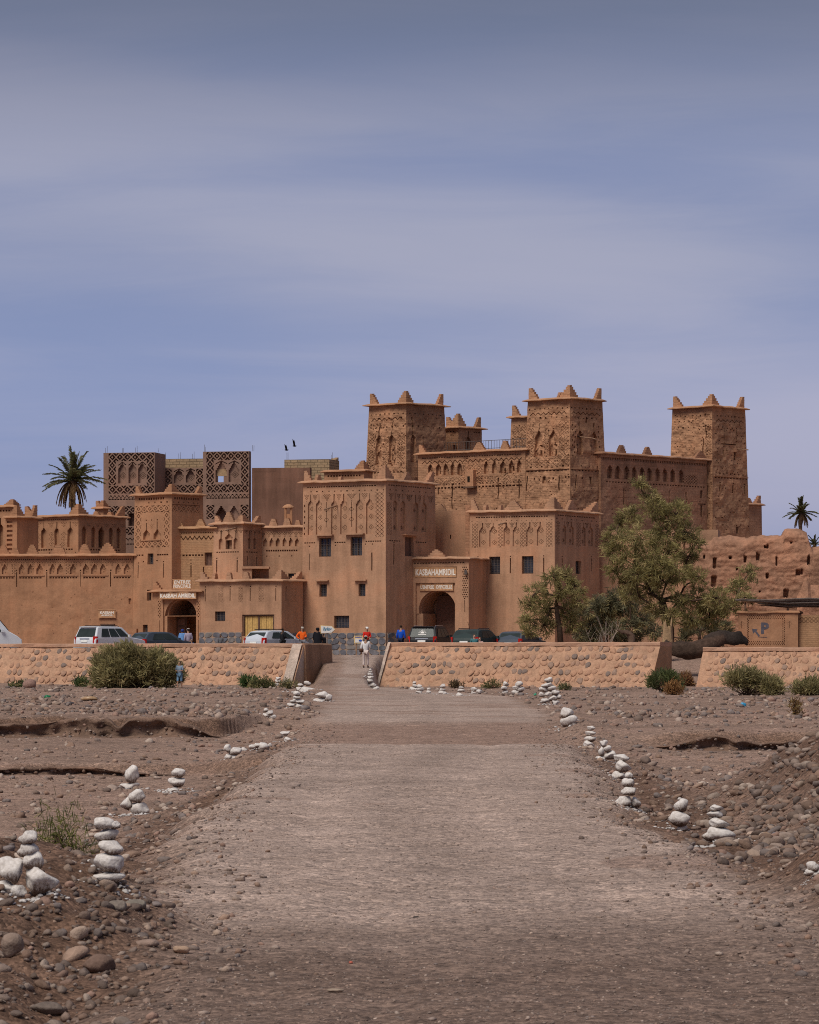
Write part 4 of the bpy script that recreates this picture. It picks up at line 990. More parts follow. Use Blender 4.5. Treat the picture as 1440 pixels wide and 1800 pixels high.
D2b = Block('brick_parapet', 'tan bare brick parapet above the recessed carved screen', 'wall', 287, 358, None, 806, 292, 12, mat=M_ybrick, depth=.5); D2b.finish(cornice=False); rebars(D2b, D2b.f, (290, 313, 316, 337, 340))
D3 = Block('screen_tower', 'grey brown concrete tower with a sky lit hole in its carved screen', 'building', 357, 438, 446, 793, 288, 12, mat=M_modern, depth=.6)
screen(D3.f, 363, 437, 794, [(379, 399), (402, 421)])
D3.f.rect(380.5, 836, 391.5, 847, 99)
D3.f.diamonds(363, 887, 377, 912, 14, 1.3, 3.6, .22); D3.f.diamonds(423, 887, 437, 912, 14, 1.3, 3.6, .22); D3.f.niche(379, 399, 915, 889, None, .8, 4, True); D3.f.niche(402, 421, 915, 889, None, .25, 4, True)
D3.finish(cornice=False, backs=False); rebars(D3, D3.f, (358, 360, 443, 445))
bp_ = MB(); add_fbox(bp_, D3.f, 380.5, 824, 398, 835.9, .2, .215); bp_.build('brick_infill', M_ybrick, D3.root)
D4 = Block('umber_wall', 'plain dark umber plaster wall between carved screen and keep', 'wall', 443, 545, None, 822, 286, 6, mat=M_plumwall, depth=1.0); D4.finish(cornice=False)
D5 = Block('brick_shed', 'tan brick rooftop room above the umber wall', 'building', 500, 579, 588, 807, 292, 14, mat=M_ybrick, zbot=10, depth=3.0); D5.finish(cornice=False); D5.ct = D5.zt; D5.mR(9, 6, 2); rebars(D5, D5.f, (503, 505, 581, 583))
A2 = Block('rear_terrace', 'low mud terrace wall with stepped corner behind the keep roof', 'wall', 570, 640, 655, 829, 262, 25, mat=M_left, zbot=6); A2.f.dentil(576, 636, 834, 3, 5, 3); A2.finish(); A2.mC(14, 15, 4)

# ------------------------------------------------------------------ old kasbah: four towers and walls
def old_face(f, x0, x1, y0, niches, belt, rows, rightside=False):
    n = max(5, int((x1 - x0) / 8)); m = 5
    f.holes(x0 + m, x1 - m, n, rows[0], 2.4, .3, .5)
    f.zig(x0 + m, x1 - m, rows[0] + 6, 4, 9, .1, 2)
    f.holes(x0 + m, x1 - m, n - 1, rows[1], 2.6, .3, .8)
    for a, b, yt, yb, slot in niches: f.niche(a, b, yb, yt, slot, .24, 5, True)
old = []
LT = Block('kasbah_tower', 'old brick kasbah tower at the left, rising straight behind the keep', 'tower', 649, 714, 781, 711, 279, 43, zbot=4, batter=.036, mat=M_old, disp=.09, dscale=1.6, group='old kasbah corner towers')
f = LT.f; old_face(f, 649, 714, 711, [(664, 674, 762, 815, 741), (685, 696, 762, 815, 740)], 0, (726, 749))
for x in (665, 684, 705): f.rect(x, 732, x + 3, 735, .35)
for x, y in ((653, 742), (657, 743), (661, 748), (667, 748), (674, 748), (690, 748)): f.rect(x, y, x + 2.4, y + 2.6, .3)
f.pits(650, 735, 712, 830, 170, .12); f.lattice(650, 662, 758, 820, 5, .08); f.lattice(698, 711, 758, 815, 5, .08); f.lattice(675, 684, 765, 815, 4, .08); f.holes(652, 706, 8, 816, 2, .25, 1); f.dentil(650, 710, 828, 2.5, 6, 3.5)
r = LT.r; r.holes(722, 774, 8, 726, 2.0, .25, .4); r.holes(727, 770, 6, 748, 2.4, .3, .8); r.niche(721, 729, 812, 762, 732, .24, 5, True); r.rect(742, 765, 743, 800, .05); r.rect(766, 768, 767, 800, .05); r.pits(716, 720, 780, 800, 60, .06)
LT.finish(over=.36); LT.mC(13, 20, 5); LT.mL(13, 19, 4); LT.mR(10, 19, 5); LT.mB(12, 17, 4)

CT = Block('kasbah_tower', 'old brick kasbah tower in the centre with a pale pole sticking out', 'tower', 928, 1002, 1059, 702, 268, 42, zbot=3, batter=.032, mat=M_old, disp=.09, dscale=1.6, group='old kasbah corner towers')
f = CT.f; old_face(f, 928, 1002, 702, [(943, 956, 755, 800, 741), (967, 980, 755, 800, 741)], 0, (716, 732))
for a in (948, 972): f.rect(a, 779, a + 8, 781, .4); f.rect(a + 1.5, 781, a + 6, 783, .4); f.rect(a + 2, 788, a + 6, 798, .5)
f.lattice(929, 941, 742, 800, 5, .09); f.lattice(957, 966, 750, 800, 4, .09); f.lattice(982, 999, 740, 805, 6, .09); f.lattice(928, 1000, 803, 818, 6, .09); f.pits(928, 735, 1000, 815, 120, .14); f.pits(928, 830, 1000, 890, 60, .08)
f.holes(930, 998, 9, 819, 2.6, .28, 1); f.rect(926, 823, 1000, 824.5, -.08); f.dentil(926, 1000, 825, 2.4, 6, 3.6, .18)
slit(f, 933, 834, 860, False, .3, 1.8); slit(f, 984, 835, 862, False, .3, 1.8); f.rect(957, 836, 963, 848, .22); f.rect(943, 837, 945, 842, .3); f.rect(973, 838, 976, 842, .3); f.holes(994, 999, 2, 839, 3, .35)
r = CT.r; r.holes(1006, 1055, 9, 716, 2.2, .28, .4); r.zig(1004, 1054, 722, 4, 8, .1, 2); r.holes(1010, 1048, 6, 733, 2.6, .3, .8); r.rect(1029, 731, 1031.5, 741, .3)
r.niche(1013, 1023, 798, 755, 740, .24, 5, True); r.niche(1036, 1048, 798, 755, 741, .24, 5, True)
for a in (1014, 1037): r.rect(a, 779, a + 6, 782, .4); r.rect(a + 1, 787, a + 3.5, 797, .4)
for y in range(745, 805, 9): r.rect(1005, y, 1007, y + 3, .2); r.rect(1050, y, 1052, y + 3, .2); r.rect(1009, y + 3, 1011, y + 6, .15)
r.holes(1020, 1052, 6, 819, 2, .25, 1); r.rect(1003, 823, 1058, 824.5, -.08); r.dentil(1004, 1056, 825, 2.4, 5.4, 3, .18)
slit(r, 1011, 834, 862, False, .25); slit(r, 1054, 834, 860, False, .25); r.rect(1033, 836, 1037, 849, .5); r.holes(1020, 1048, 2, 840, 3, .3); r.pits(1004, 850, 1056, 900, 40, .06)
p = Vector(r.pos(1018, 766, .2)); mb = MB(); mb.tube([p, p + Vector((1.1, -.55, -.16)), p + Vector((1.35, -.7, -.26))], [.05, .035, .045], 6); mb.build('pole', M_pole, CT.root, True)
CT.finish(over=.36); CT.mC(15, 21, 5); CT.mL(15, 20, 4); CT.mR(10, 20, 5); CT.mB(12, 17, 4)

RT = Block('kasbah_tower', 'old brick kasbah tower farthest right, above the ruined wall', 'tower', 1182, 1252, 1310, 716, 279.5, 42, zbot=3, batter=.026, mat=M_old, disp=.09, dscale=1.6, group='old kasbah corner towers')
f = RT.f; f.holes(1190, 1246, 9, 729, 2.2, .28, .6); f.holes(1187, 1250, 9, 738, 2.0, .25, .8); f.holes(1194, 1246, 7, 749, 2.4, .3, .8); f.rect(1240, 746, 1241.6, 770, .2); f.rect(1236, 770, 1238, 795, .16); f.pits(1184, 725, 1250, 800, 90, .1)
f.lattice(1240, 1250, 745, 830, 5, .08); f.rect(1246, 842, 1249, 847, .3); f.rect(1236, 800, 1252, 900, 0); f.pits(1238, 800, 1252, 930, 40, .08)
r = RT.r; r.holes(1261, 1305, 8, 730, 2.2, .28, .5); r.zig(1258, 1306, 735, 4, 8, .1, 2); r.holes(1262, 1302, 6, 750, 2.2, .28, 1); r.rect(1272, 750, 1273.4, 778, .18); r.rect(1293, 752, 1294.4, 780, .18)
r.rect(1268, 778, 1294, 780, .25); r.rect(1270, 790, 1272, 800, .3); r.rect(1288, 792, 1292, 806, .3); r.pits(1256, 740, 1308, 830, 130, .12)
r.holes(1258, 1308, 9, 831, 2.6, .28, 1); r.rect(1254, 836, 1310, 837.5, -.08); r.dentil(1256, 1310, 838, 2.2, 5, 3, .16)
for x in (1264, 1285, 1305): slit(r, x, 851, 865, True, .25)
r.rect(1288, 924, 1292, 936, .4); r.pits(1256, 850, 1310, 930, 60, .12)
p = Vector(r.pos(1293, 786, .2)); mb = MB(); mb.tube([p, p + Vector((.6, -.3, -.05)), p + Vector((1.0, -.5, -.1))], .05, 6); mb.build('pole', M_pole, RT.root, True)
RT.finish(over=.36); RT.mC(14, 19, 5); RT.mL(14, 19, 4); RT.mR(10, 19, 5); RT.mBack(.1, 16, 15, 4)
BT = Block('kasbah_tower', 'old brick kasbah tower half hidden behind the central tower', 'tower', 899, 948, 990, 733, 291, 42, zbot=8, batter=.03, mat=M_old, disp=.08, group='old kasbah corner towers')
f = BT.f; f.holes(905, 940, 5, 746, 2, .25, .4); f.holes(903, 940, 5, 757, 2, .25, .6); f.holes(903, 940, 4, 768, 2.4, .3, .6); f.lattice(903, 925, 748, 785, 5, .08); BT.finish(over=.36); BT.mL(12, 19, 4)
LO = Block('roof_lookout', 'small mud lookout turret on the old kasbah roof between the towers', 'tower', 783, 806, 847, 753, 284, 42, zbot=12, batter=.01, mat=M_old, disp=.05)
f = LO.f; f.dentil(786, 803, 757, 2, 5, 3); f.vtri(795, 762, 12, 8); f.rect(797, 782, 803, 790, .3)
r = LO.r; r.niche(818, 828, 795, 765, 756, .2, 4, True); r.rect(821, 775, 826, 795, .5); r.dentil(833, 846, 757, 2, 4, 3)
LO.finish(over=.3); LO.mC(14, 22, 5); LO.mL(13, 17, 4); LO.mR(9, 18, 5)
ST = Block('end_turret', 'low mud turret beyond the farthest right tower', 'tower', 1300, 1316, 1339, 888, 294, 42, zbot=3, mat=M_oldwall, batter=.01); ST.finish(over=.3); ST.mR(9, 14, 3); ST.mC(8, 9, 3)

# curtain walls of the old kasbah
DW = Block('kasbah_wall', 'old kasbah wall with arcade of small openings between left and central towers', 'wall', 735, 924, None, 792, 270.5, 38, zbot=3, depth=1.2, mat=M_old, disp=.06, dscale=1.5)
f = DW.f
f.dentil(742, 918, 797, 2, 4.4, 2.6, .1); f.zig(742, 918, 803, 4, 9, .1, 2)
nn = [(753, 762), (767, 776), (780, 789), (793, 801), (805, 814), (852, 860), (866, 874), (880, 890), (895, 905), (909, 917)]
for k, (a, b) in enumerate(nn):
    f.niche(a, b, 830, 808, None, .24, 4, True)
    if k % 3 != 0: f.rect(a + 3.5, 818 + (k % 2) * 3, b - 2.5, 827, .5)
f.lattice(815, 850, 806, 848, 6, .09); f.lattice(758, 918, 834, 848, 6, .09); f.holes(762, 916, 14, 847, 2.4, .28, 1.5); f.dentil(758, 918, 851, 2.6, 6, 3.6, .2)
for x, y0, y1 in ((796, 846, 890), (771, 851, 864), (877, 838, 876), (913, 842, 876)): f.rect(x - 1, y0, x + 1, y1, .28)
f.pits(750, 800, 918, 900, 220, .12)
DW.finish(over=.3); DW.mL(12, 14, 3); DW.mF(842, 20, 14, 4); DW.mF(887, 14, 15, 4)
bx_ = MB(); add_fbox(bx_, f, 824, 823, 838, 852, -.35, .05); bxo = bx_.build('box_balcony', M_old, DW.root); fbox(f, 822, 852, 840, 855, -.45, .05).build('corbel', M_wood, bxo); fbox(f, 828, 834, 832, 844, -.37, -.352).build('opening', M_black, bxo)  # opening is a flat black panel, the inner shade put into its colour
# right-hand curtain wall: faces right, near end at the central tower
EW = Block('kasbah_wall', 'old kasbah wall with pointed niches between central and right towers', 'wall', 1050, 1056, 1243, 798, 270.0, 42, zbot=3, mat=M_oldwall, disp=.05)
r = EW.r
r.rect(1058, 803, 1243, 808, .06); r.dentil(1058, 1240, 803, 4, 3, 1.6, .12)
for k, x in enumerate((1067, 1081, 1096, 1109, 1123, 1136, 1150, 1163, 1177, 1192)): r.niche(x, x + 9, 840, 816, None, .3, 6, True); r.rect(x + 2.5, 833, x + 4, 836, .4)
r.dentil(1066, 1240, 845, 2.4, 5, 3.2, .16); r.lattice(1200, 1225, 825, 842, 5, .12)
for x in (1096, 1175, 1206): slit(r, x, 856, 885, False, .2); 
r.rect(1231, 852, 1235, 866, .5); r.rect(1226, 876, 1241, 878, .15); r.rect(1231, 879, 1235, 900, .4); r.rect(1232, 921, 1235, 929, .4); r.pits(1060, 850, 1240, 930, 70, .05); r.rect(1062, 872, 1225, 873, .03)
EW.finish(over=.3)
for x in (1094, 1139): EW.mS(x, 14, 14, 3)
EW.mS(1233, 22, 13, 5)
# terrace wall below
TW = Block('terrace_wall', 'plain pale adobe terrace wall behind the tall tamarisk', 'wall', 1048, 1262, None, 931, 258, 8, depth=3.0, mat=M_front, disp=.04)
TW.f.pits(1055, 990, 1255, 1130, 60, .05); TW.finish(cornice=False)
# roof railing
RL = empty('roof_railing', (PX(870, 281), 281, PZ(793, 281)), 'thin dark metal railing on the old kasbah roof left of the central tower', 'railing')
a_, b_ = Vector((PX(782, 282), 282, 0)), Vector((PX(928, 276), 276, 0)); zt_, zb_ = PZ(776, 280), PZ(792, 280)
for nm, z in (('top_rail', zt_), ('bottom_rail', zb_ + .1)):
    mb = MB(); mb.tube([(a_.x, a_.y, z), (b_.x, b_.y, z)], .02, 5); mb.build(nm, M_iron, RL)
for k in range(31):
    q = a_.lerp(b_, k / 30); mb = MB(); mb.tube([(q.x, q.y, zb_ - .2), (q.x, q.y, zt_)], .016, 4); mb.build('baluster', M_iron, RL)
# ------------------------------------------------------------------ name boards
def board(label, f, x0, y0, x1, y1, d, lines, cat='sign', mat=None, lmat=None, th=.05, name='name_board'):
    c = f.pos((x0 + x1) / 2, y1, -d)
    root = empty(name, tuple(c), label, cat)
    fbox(f, x0, y0, x1, y1, -d, -d + th).build('board', mat or M_signb, root)
    fr = MB(); t = 1.0
    add_fbox(fr, f, x0 - .6, y0 - .8, x1 + .6, y0 + t * .3, -d - .025, -d + .02); add_fbox(fr, f, x0 - .6, y1 - t * .3, x1 + .6, y1 + .8, -d - .025, -d + .02)
    fr.build('frame', mat or M_signb, root)
    for (t_, a, b, c_, e) in lines: write(root, f, t_, a, b, c_, e, d + .012, lmat or M_letter)
    return root
board('long carved board with pale place name above the official entrance', B.f, 729, 997, 802.5, 1013.5, -.0, [('KASBAHAMRIDIL', 731, 999.5, 801, 1011)])
board('shorter board just above the right-hand arch reading L\'ENTREE OFFICIELLE', B.f, 737.5, 1025.5, 796, 1037, -.08, [("L'ENTREE", 739, 1028, 762.5, 1034.5), ('OFFICIELLE', 766, 1028, 794.5, 1034.5)])
board('long board with white place name on the left porch', G.f, 284, 1041.5, 348, 1052, .24, [('KASBAH AMRIDIL', 285, 1043, 347, 1050.5)])
board('small hanging board with white lettering on the long mud wall', I.f, 174, 1072, 204, 1085, .14, [('KASBAH', 177, 1074.5, 201, 1079), ('AMRIDIL', 179, 1080, 200, 1083)])
ep = board('two-line board reading ENTREE PRINCIPALE standing on the porch roof', G.f, 301.5, 1018.5, 334, 1034, -.2, [('ENTREE', 304, 1019.5, 332.5, 1025.5), ('PRINCIPALE', 302.5, 1026.8, 333, 1033)], th=.04)
for x in (305, 331):
    mb = MB(); add_fbox(mb, G.f, x - .5, 1030, x + .5, 1042, .3, .36); mb.build('stake', M_wood, ep)

# ------------------------------------------------------------------ stone plinth of the keep and annex
def plinth(blk, f, x0, x1, y0, y1, cw=13, ch=11, seed=1):
    r = random.Random(seed)
    base = fbox(f, x0, y0, x1, y1, -.07, .02).build('plinth', M_plinthm, blk.root)
    nx, ny = max(1, round((x1 - x0) / cw)), max(1, round((y1 - y0) / ch))
    G_ = {}
    for j in range(ny + 1):
        for i in range(nx + 1):
            jx = 0 if i in (0, nx) else r.uniform(-.33, .33); jy = 0 if j in (0, ny) else r.uniform(-.3, .3)
            G_[i, j] = (x0 + (x1 - x0) * (i + jx) / nx, y0 + (y1 - y0) * (j + jy) / ny)
    for j in range(ny):
        for i in range(nx):
            q = [G_[i, j], G_[i + 1, j], G_[i + 1, j + 1], G_[i, j + 1]]
            poly = []
            for k in range(4):      # chamfer the corners
                a, b = q[k], q[(k + 1) % 4]; t = r.uniform(.18, .34)
                poly += [(a[0] + (b[0] - a[0]) * t, a[1] + (b[1] - a[1]) * t), (b[0] + (a[0] - b[0]) * t, b[1] + (a[1] - b[1]) * t)]
            c = (sum(p[0] for p in poly) / 8, sum(p[1] for p in poly) / 8)
            poly = [(c[0] + (p[0] - c[0]) * .95, c[1] + (p[1] - c[1]) * .95) for p in poly]
            out = -.095 - r.uniform(0, .03)
            V = [f.pos(p[0], p[1], -.06) for p in poly] + [f.pos(c[0] + (p[0] - c[0]) * .88, c[1] + (p[1] - c[1]) * .88, out) for p in poly]
            mk('stone', V, [[k, (k + 1) % 8, 8 + (k + 1) % 8, 8 + k] for k in range(8)] + [[8 + k for k in range(8)]], r.choice(M_slate), base)
plinth(A, A.f, 531, 678.6, 1112, 1152, seed=1); plinth(A, A.r, 679.2, 704, 1112, 1152, seed=2)
plinth(Hx, Hx.f, 351, 426, 1111, 1140, seed=3); plinth(Hx, Hx.f, 482, 495.5, 1111, 1140, seed=4); plinth(Hx, Hx.r, 496, 533, 1112, 1140, seed=5)

# ------------------------------------------------------------------ battered stone retaining walls
STM = []
for k in range(12):
    V, Fs = stone_shape(2, 900 + k, .5, .95); V = V.copy(); V[:, 2] = np.where(V[:, 2] < -.2, -.2, V[:, 2]) * .8
    me = bpy.data.meshes.new('wall_stone'); me.from_pydata(V.tolist(), [], Fs.tolist()); me.polygons.foreach_set('use_smooth', np.ones(len(Fs), bool))
    me.materials.append(M_wst[0]); STM.append(me)
def retaining(name, label, A0, B0, ztop, batter, thick, zb, seed, endmat=None, vis=(0, 1), capH=.22, limeR=False, limeL=False):
    """A0, B0: plan points of the top front edge, left to right"""
    r = random.Random(seed)
    A0, B0 = np.array(A0, float), np.array(B0, float); u = B0 - A0; L = np.linalg.norm(u); u /= L; n = np.array([u[1], -u[0]])
    root = empty(name, ((A0[0] + B0[0]) / 2, (A0[1] + B0[1]) / 2, zb), label, 'wall', 'stone retaining walls along the river bed')
    zc = ztop - capH; hgt = zc - zb
    m = int(L / .35); k = 12
    V = []; 
    for i in range(m + 1):
        for j in range(k + 1):
            t = j / k; p = A0 + u * (L * i / m) + n * (batter * t ** .92); V.append((p[0], p[1], zc - hgt * t))
    V = np.array(V); nn = np.array([n[0] * hgt, n[1] * hgt, batter]); nn /= np.linalg.norm(nn)
    V = V + nn * (.05 * fbm(V * 1.7, 3))[:, None]
    Fs = np.array([[i * (k + 1) + j, (i + 1) * (k + 1) + j, (i + 1) * (k + 1) + j + 1, i * (k + 1) + j + 1] for i in range(m) for j in range(k)])
    face = mk('face', V, Fs, M_mortar, root, True)
    # ends and back
    for nm, Q in (('left_end', A0), ('right_end', B0)):
        kk = 10; pts = []
        a_ = [(Q[0] + n[0] * batter * t ** .92, Q[1] + n[1] * batter * t ** .92, zc - hgt * t) for t in np.linspace(0, 1, kk)]
        b_ = [(Q[0] - n[0] * thick, Q[1] - n[1] * thick, zc - hgt * t) for t in np.linspace(0, 1, kk)]
        e = mk('end_face', a_ + b_, [[i, i + 1, kk + i + 1, kk + i] for i in range(kk - 1)], endmat or M_cap, root)
    # coping
    kq = int(L / .4); V = []; prof = [(.02, 0), (.05, .02), (.05, capH - .04), (.0, capH + .0), (-thick + .03, capH), (-thick - .03, capH - .03), (-thick - .03, 0)]
    for i in range(kq + 1):
        p = A0 + u * (L * i / kq)
        for (o, z) in prof:
            w = .04 * float(vnoise(np.array([p[0] * 1.1 + o * 3, z * 7, seed + o])))
            V.append((p[0] + n[0] * (o + w), p[1] + n[1] * (o + w), zc + z + w * .8))
    np_ = len(prof); Fs = [[i * np_ + j, (i + 1) * np_ + j, (i + 1) * np_ + (j + 1) % np_, i * np_ + (j + 1) % np_] for i in range(kq) for j in range(np_)]
    Fs += [[j for j in range(np_)], [kq * np_ + j for j in range(np_)][::-1]]
    mk('coping', V, Fs, M_cap, root)
    mk('back_face', [(A0[0] - n[0] * thick, A0[1] - n[1] * thick, zb), (B0[0] - n[0] * thick, B0[1] - n[1] * thick, zb), (B0[0] - n[0] * thick, B0[1] - n[1] * thick, zc), (A0[0] - n[0] * thick, A0[1] - n[1] * thick, zc)], [[0, 1, 2, 3]], M_cap, root)
    # stones set in the mortar
    sl = math.hypot(hgt, batter); up = np.array([-n[0] * batter, -n[1] * batter, hgt]) / sl; u3 = np.array([u[0], u[1], 0])
    rows = int(sl / .47); count = 0; extra = []
    for j in range(rows):
        s_ = (j + .5) * sl / rows; x = L * vis[0] + r.uniform(.1, .4)
        while x < L * vis[1] - .25:
            lw = r.uniform(.13, .225)
            if r.random() < .93:
                t = 1 - s_ / sl + r.uniform(-.03, .03); t = min(max(t, .06), .94)
                p2 = A0 + u * (x + lw * .6) + n * (batter * t ** .92); P3 = np.array([p2[0], p2[1], zc - hgt * t]) - nn * .012
                rot = r.uniform(-.45, .25); ax = u3 * math.cos(rot) + up * math.sin(rot); ay = -u3 * math.sin(rot) + up * math.cos(rot)
                wt = [9, 8, 7, 8, 2.2, 4, .04]
                if t < .6 and r.random() < .12: mi = r.choice([4, 5])
                else: mi = r.choices(range(7), wt)[0]
                o = bpy.data.objects.new('stone', r.choice(STM)); COL.objects.link(o); o.parent = face
                sx, sy, sz = lw * 1.0, r.uniform(.19, .26), r.uniform(.075, .12)
                Mx = Matrix(((ax[0] * sx, ay[0] * sy, nn[0] * sz, 0), (ax[1] * sx, ay[1] * sy, nn[1] * sz, 0), (ax[2] * sx, ay[2] * sy, nn[2] * sz, 0), (0, 0, 0, 1)))
                Mx.translation = Vector(P3) - wloc(root) - face.location
                o.matrix_basis = Mx
                o.material_slots[0].link = 'OBJECT'; o.material_slots[0].material = M_wst[mi]
                count += 1
            x += lw * 1.82 + r.uniform(.0, .06)
    return root, u, n, count
M_planks = adobe('board_marked_mud', (.44, .26, .155), dark=.8, light=1.1, streak=.1, fine=.3, bump=.05, brick=.0)
YR0, YR1 = 206.8, 201.3
w1 = retaining('retaining_wall', 'sloping stone retaining wall right of the ramp with five figures and cars behind', (PX(683, YR0), YR0), (PX(1161, YR1), YR1), PZ(1129, 204), 2.0, 2.2, -.1, 41, M_planks)
YL0, YL1 = 212.5, 205.3
w2 = retaining('retaining_wall', 'sloping stone retaining wall left of the ramp behind the big tamarisk bush', (PX(-150, YL0), YL0), (PX(534, YL1), YL1), PZ(1131, 207), 2.0, .55, -.1, 42, M_lime, vis=(.2, 1))
YT0, YT1 = 203.5, 200.6
w3 = retaining('retaining_wall', 'sloping stone retaining wall below the small P hut', (PX(1236, YT0), YT0), (PX(1570, YT1), YT1), PZ(1138, 202), 2.0, 1.0, -.1, 43, M_cap, vis=(0, .72))
print('wall stones', w1[3], w2[3], w3[3])
# lime-washed toes at the ramp mouth
def lime_strip(wall, P, n, batter, zc, zb, u, wdt):
    V = []
    for t in np.linspace(0, 1, 9):
        for s_ in (0, .5, 1.0):
            p = np.array(P) + n * (batter * t ** .92 + .07) + u * (s_ * wdt); V.append((p[0], p[1], zc - (zc - zb) * t + .03 + .03 * math.sin(9 * t + s_)))
    Fs = [[i * 3 + j, i * 3 + j + 1, (i + 1) * 3 + j + 1, (i + 1) * 3 + j] for i in range(8) for j in range(2)]
    mk('limewash_strip', V, Fs, M_lime, wall, True)
zc1 = PZ(1129, 204) - .22; zc2 = PZ(1131, 207) - .22
lime_strip(w1[0], (PX(683, YR0), YR0), w1[2], 2.0, zc1 + .2, -.1, w1[1], .16)
lime_strip(w2[0], np.array((PX(534, YL1), YL1)) - w2[1] * .62, w2[2], 2.0, zc2 + .15, -.1, w2[1], .55)
# parapet returning along the ramp
c0 = np.array((PX(536, YL1), YL1)); dR_ = -w2[2]; len_ = 4.6
rp = empty('ramp_parapet', (c0[0], c0[1], .8), 'short mud parapet running back along the left side of the ramp', 'wall', None)
V = []; kk = 16; tt = .5; zt_ = PZ(1131, 207)
for i in range(kk + 1):
    p = c0 + dR_ * (len_ * i / kk); q = p + np.array((-w2[1][0], -w2[1][1])) * tt
    j = .03 * float(vnoise(np.array([i * .6, 0.3, 2.2])))
    V += [(p[0] + .12, p[1], .2), (p[0] + j, p[1], zt_ - .08 + j), (p[0] - .06, p[1], zt_ + j * .5), (q[0], q[1], zt_ + j * .5), (q[0], q[1], .2)]
Fs = [[i * 5 + j, (i + 1) * 5 + j, (i + 1) * 5 + j + 1, i * 5 + j + 1] for i in range(kk) for j in range(4)] + [[0, 1, 2, 3, 4], [kk * 5 + k for k in range(5)]]
mk('body', V, Fs, adobe('parapet_mud', (.40, .235, .15), dark=.75, light=1.1, streak=.3, fine=.3, bump=.04), rp)

# ------------------------------------------------------------------ ruined wall on the right
prof = [(1205, 926), (1215, 931), (1224, 944), (1234, 950), (1246, 952), (1256, 945), (1268, 941), (1290, 940), (1306, 944), (1322, 943), (1340, 940), (1360, 941), (1376, 939), (1381, 931), (1390, 928), (1402, 927), (1413, 931), (1421, 936), (1424, 950), (1430, 962), (1450, 958), (1470, 965), (1500, 975), (1560, 1000)]
def ruin():
    nx, ny = 230, 96
    xs = np.linspace(1205, 1560, nx); yt = np.interp(xs, [p[0] for p in prof], [p[1] for p in prof])
    yt = yt + 1.5 * fbm(np.stack([xs * .12, xs * 0, xs * 0], -1), 3)
    Yd = np.interp(xs, [1205, 1560], [256, 250.5])
    D = np.zeros((ny, nx)); X2, J2 = np.meshgrid(xs, np.linspace(0, 1, ny)); YP = yt[None] + (1150 - yt[None]) * J2
    def hole(x, y, w, h, d): D[(np.abs(X2 - x) < w / 2) & (np.abs(YP - y) < h / 2)] = d
    for x, y, w, h in ((1257, 990, 6, 18), (1255, 1022, 9, 18), (1310, 983, 4, 11), (1333, 979, 6, 13), (1366, 986, 3, 16), (1349, 1013, 5, 9), (1348, 961, 7, 5), (1406, 1006, 12, 9), (1284, 981, 5, 4), (1383, 1043, 9, 14), (1420, 1043, 4, 6), (1392, 954, 4, 4), (1238, 979, 3, 5), (1422, 985, 5, 14), (1336, 1040, 3, 3), (1295, 1000, 3, 3)): hole(x, y, w, h, .55)
    Pw = np.stack([(X2 - CX) * Yd[None] / F, np.broadcast_to(Yd[None], X2.shape), H + (HY - YP) * Yd[None] / F], -1)
    dist = (YP - yt[None]) / 26.0
    back = .9 * np.clip(1 - dist / .55, 0, 1) ** 2
    nz_ = .10 * fbm(Pw * .5, 3) + .065 * fbm(Pw * np.array([2.2, 2.2, 3.4]) + 5, 4) + .03 * vnoise(Pw * np.array([.7, .7, 7.0])) + .05 * (vnoise(Pw * np.array([1.0, 1.0, 3.0]) + 3) > .35)
    Pw[..., 1] += back + D + nz_
    idx = np.arange(nx * ny).reshape(ny, nx); q = np.stack([idx[1:, :-1], idx[1:, 1:], idx[:-1, 1:], idx[:-1, :-1]], -1).reshape(-1, 4)
    root = empty('ruined_wall', (float(PX(1330, 253)), 253.5, 2.0), 'crumbling rounded mud ruin wall at the right edge', 'wall')
    mk('wall', Pw.reshape(-1, 3), q, M_ruin, root, False)
    T_ = Pw[0]; Bk = T_ + np.array([0, .9, -.1]); Bb = Bk.copy(); Bb[:, 2] = 1.8; Bb[:, 1] += .3
    V = np.concatenate([T_, Bk, Bb]); fs = np.array([[a * nx + i, a * nx + i + 1, (a + 1) * nx + i + 1, (a + 1) * nx + i] for a in (0, 1) for i in range(nx - 1)])
    mk('back', V, fs, M_ruin, root)
    # fallen heap at its right end
    return root
ruin()
def low_ruin():
    root = empty('ruin_fragment', (PX(1430, 246), 246, 2.0), 'low broken mud wall fragment in front of the ruin', 'wall')
    xs = np.linspace(1402, 1560, 60); yt = np.interp(xs, [1402, 1410, 1416, 1421, 1426, 1445, 1560], [1048, 1035, 1015, 1014, 1028, 1028, 1040]); n = len(xs); Y = 246
    V = []
    for j, t in enumerate(np.linspace(0, 1, 14)):
        for i in range(n):
            y = yt[i] + (1150 - yt[i]) * t; p = np.array([PX(xs[i], Y), Y + .5 * max(0, .3 - t) / .3, PZ(y, Y)]); p[1] += .1 * float(fbm(p * 1.5, 2)); V.append(p)
    V += [np.array([v[0], Y + 1.0, v[2] - .1]) for v in V[:n]]
    Fs = [[j * n + i, j * n + i + 1, (j + 1) * n + i + 1, (j + 1) * n + i] for j in range(13) for i in range(n - 1)] + [[i, i + 1, 14 * n + i + 1, 14 * n + i] for i in range(n - 1)]
    mk('wall', V, Fs, M_ruin, root)
low_ruin()

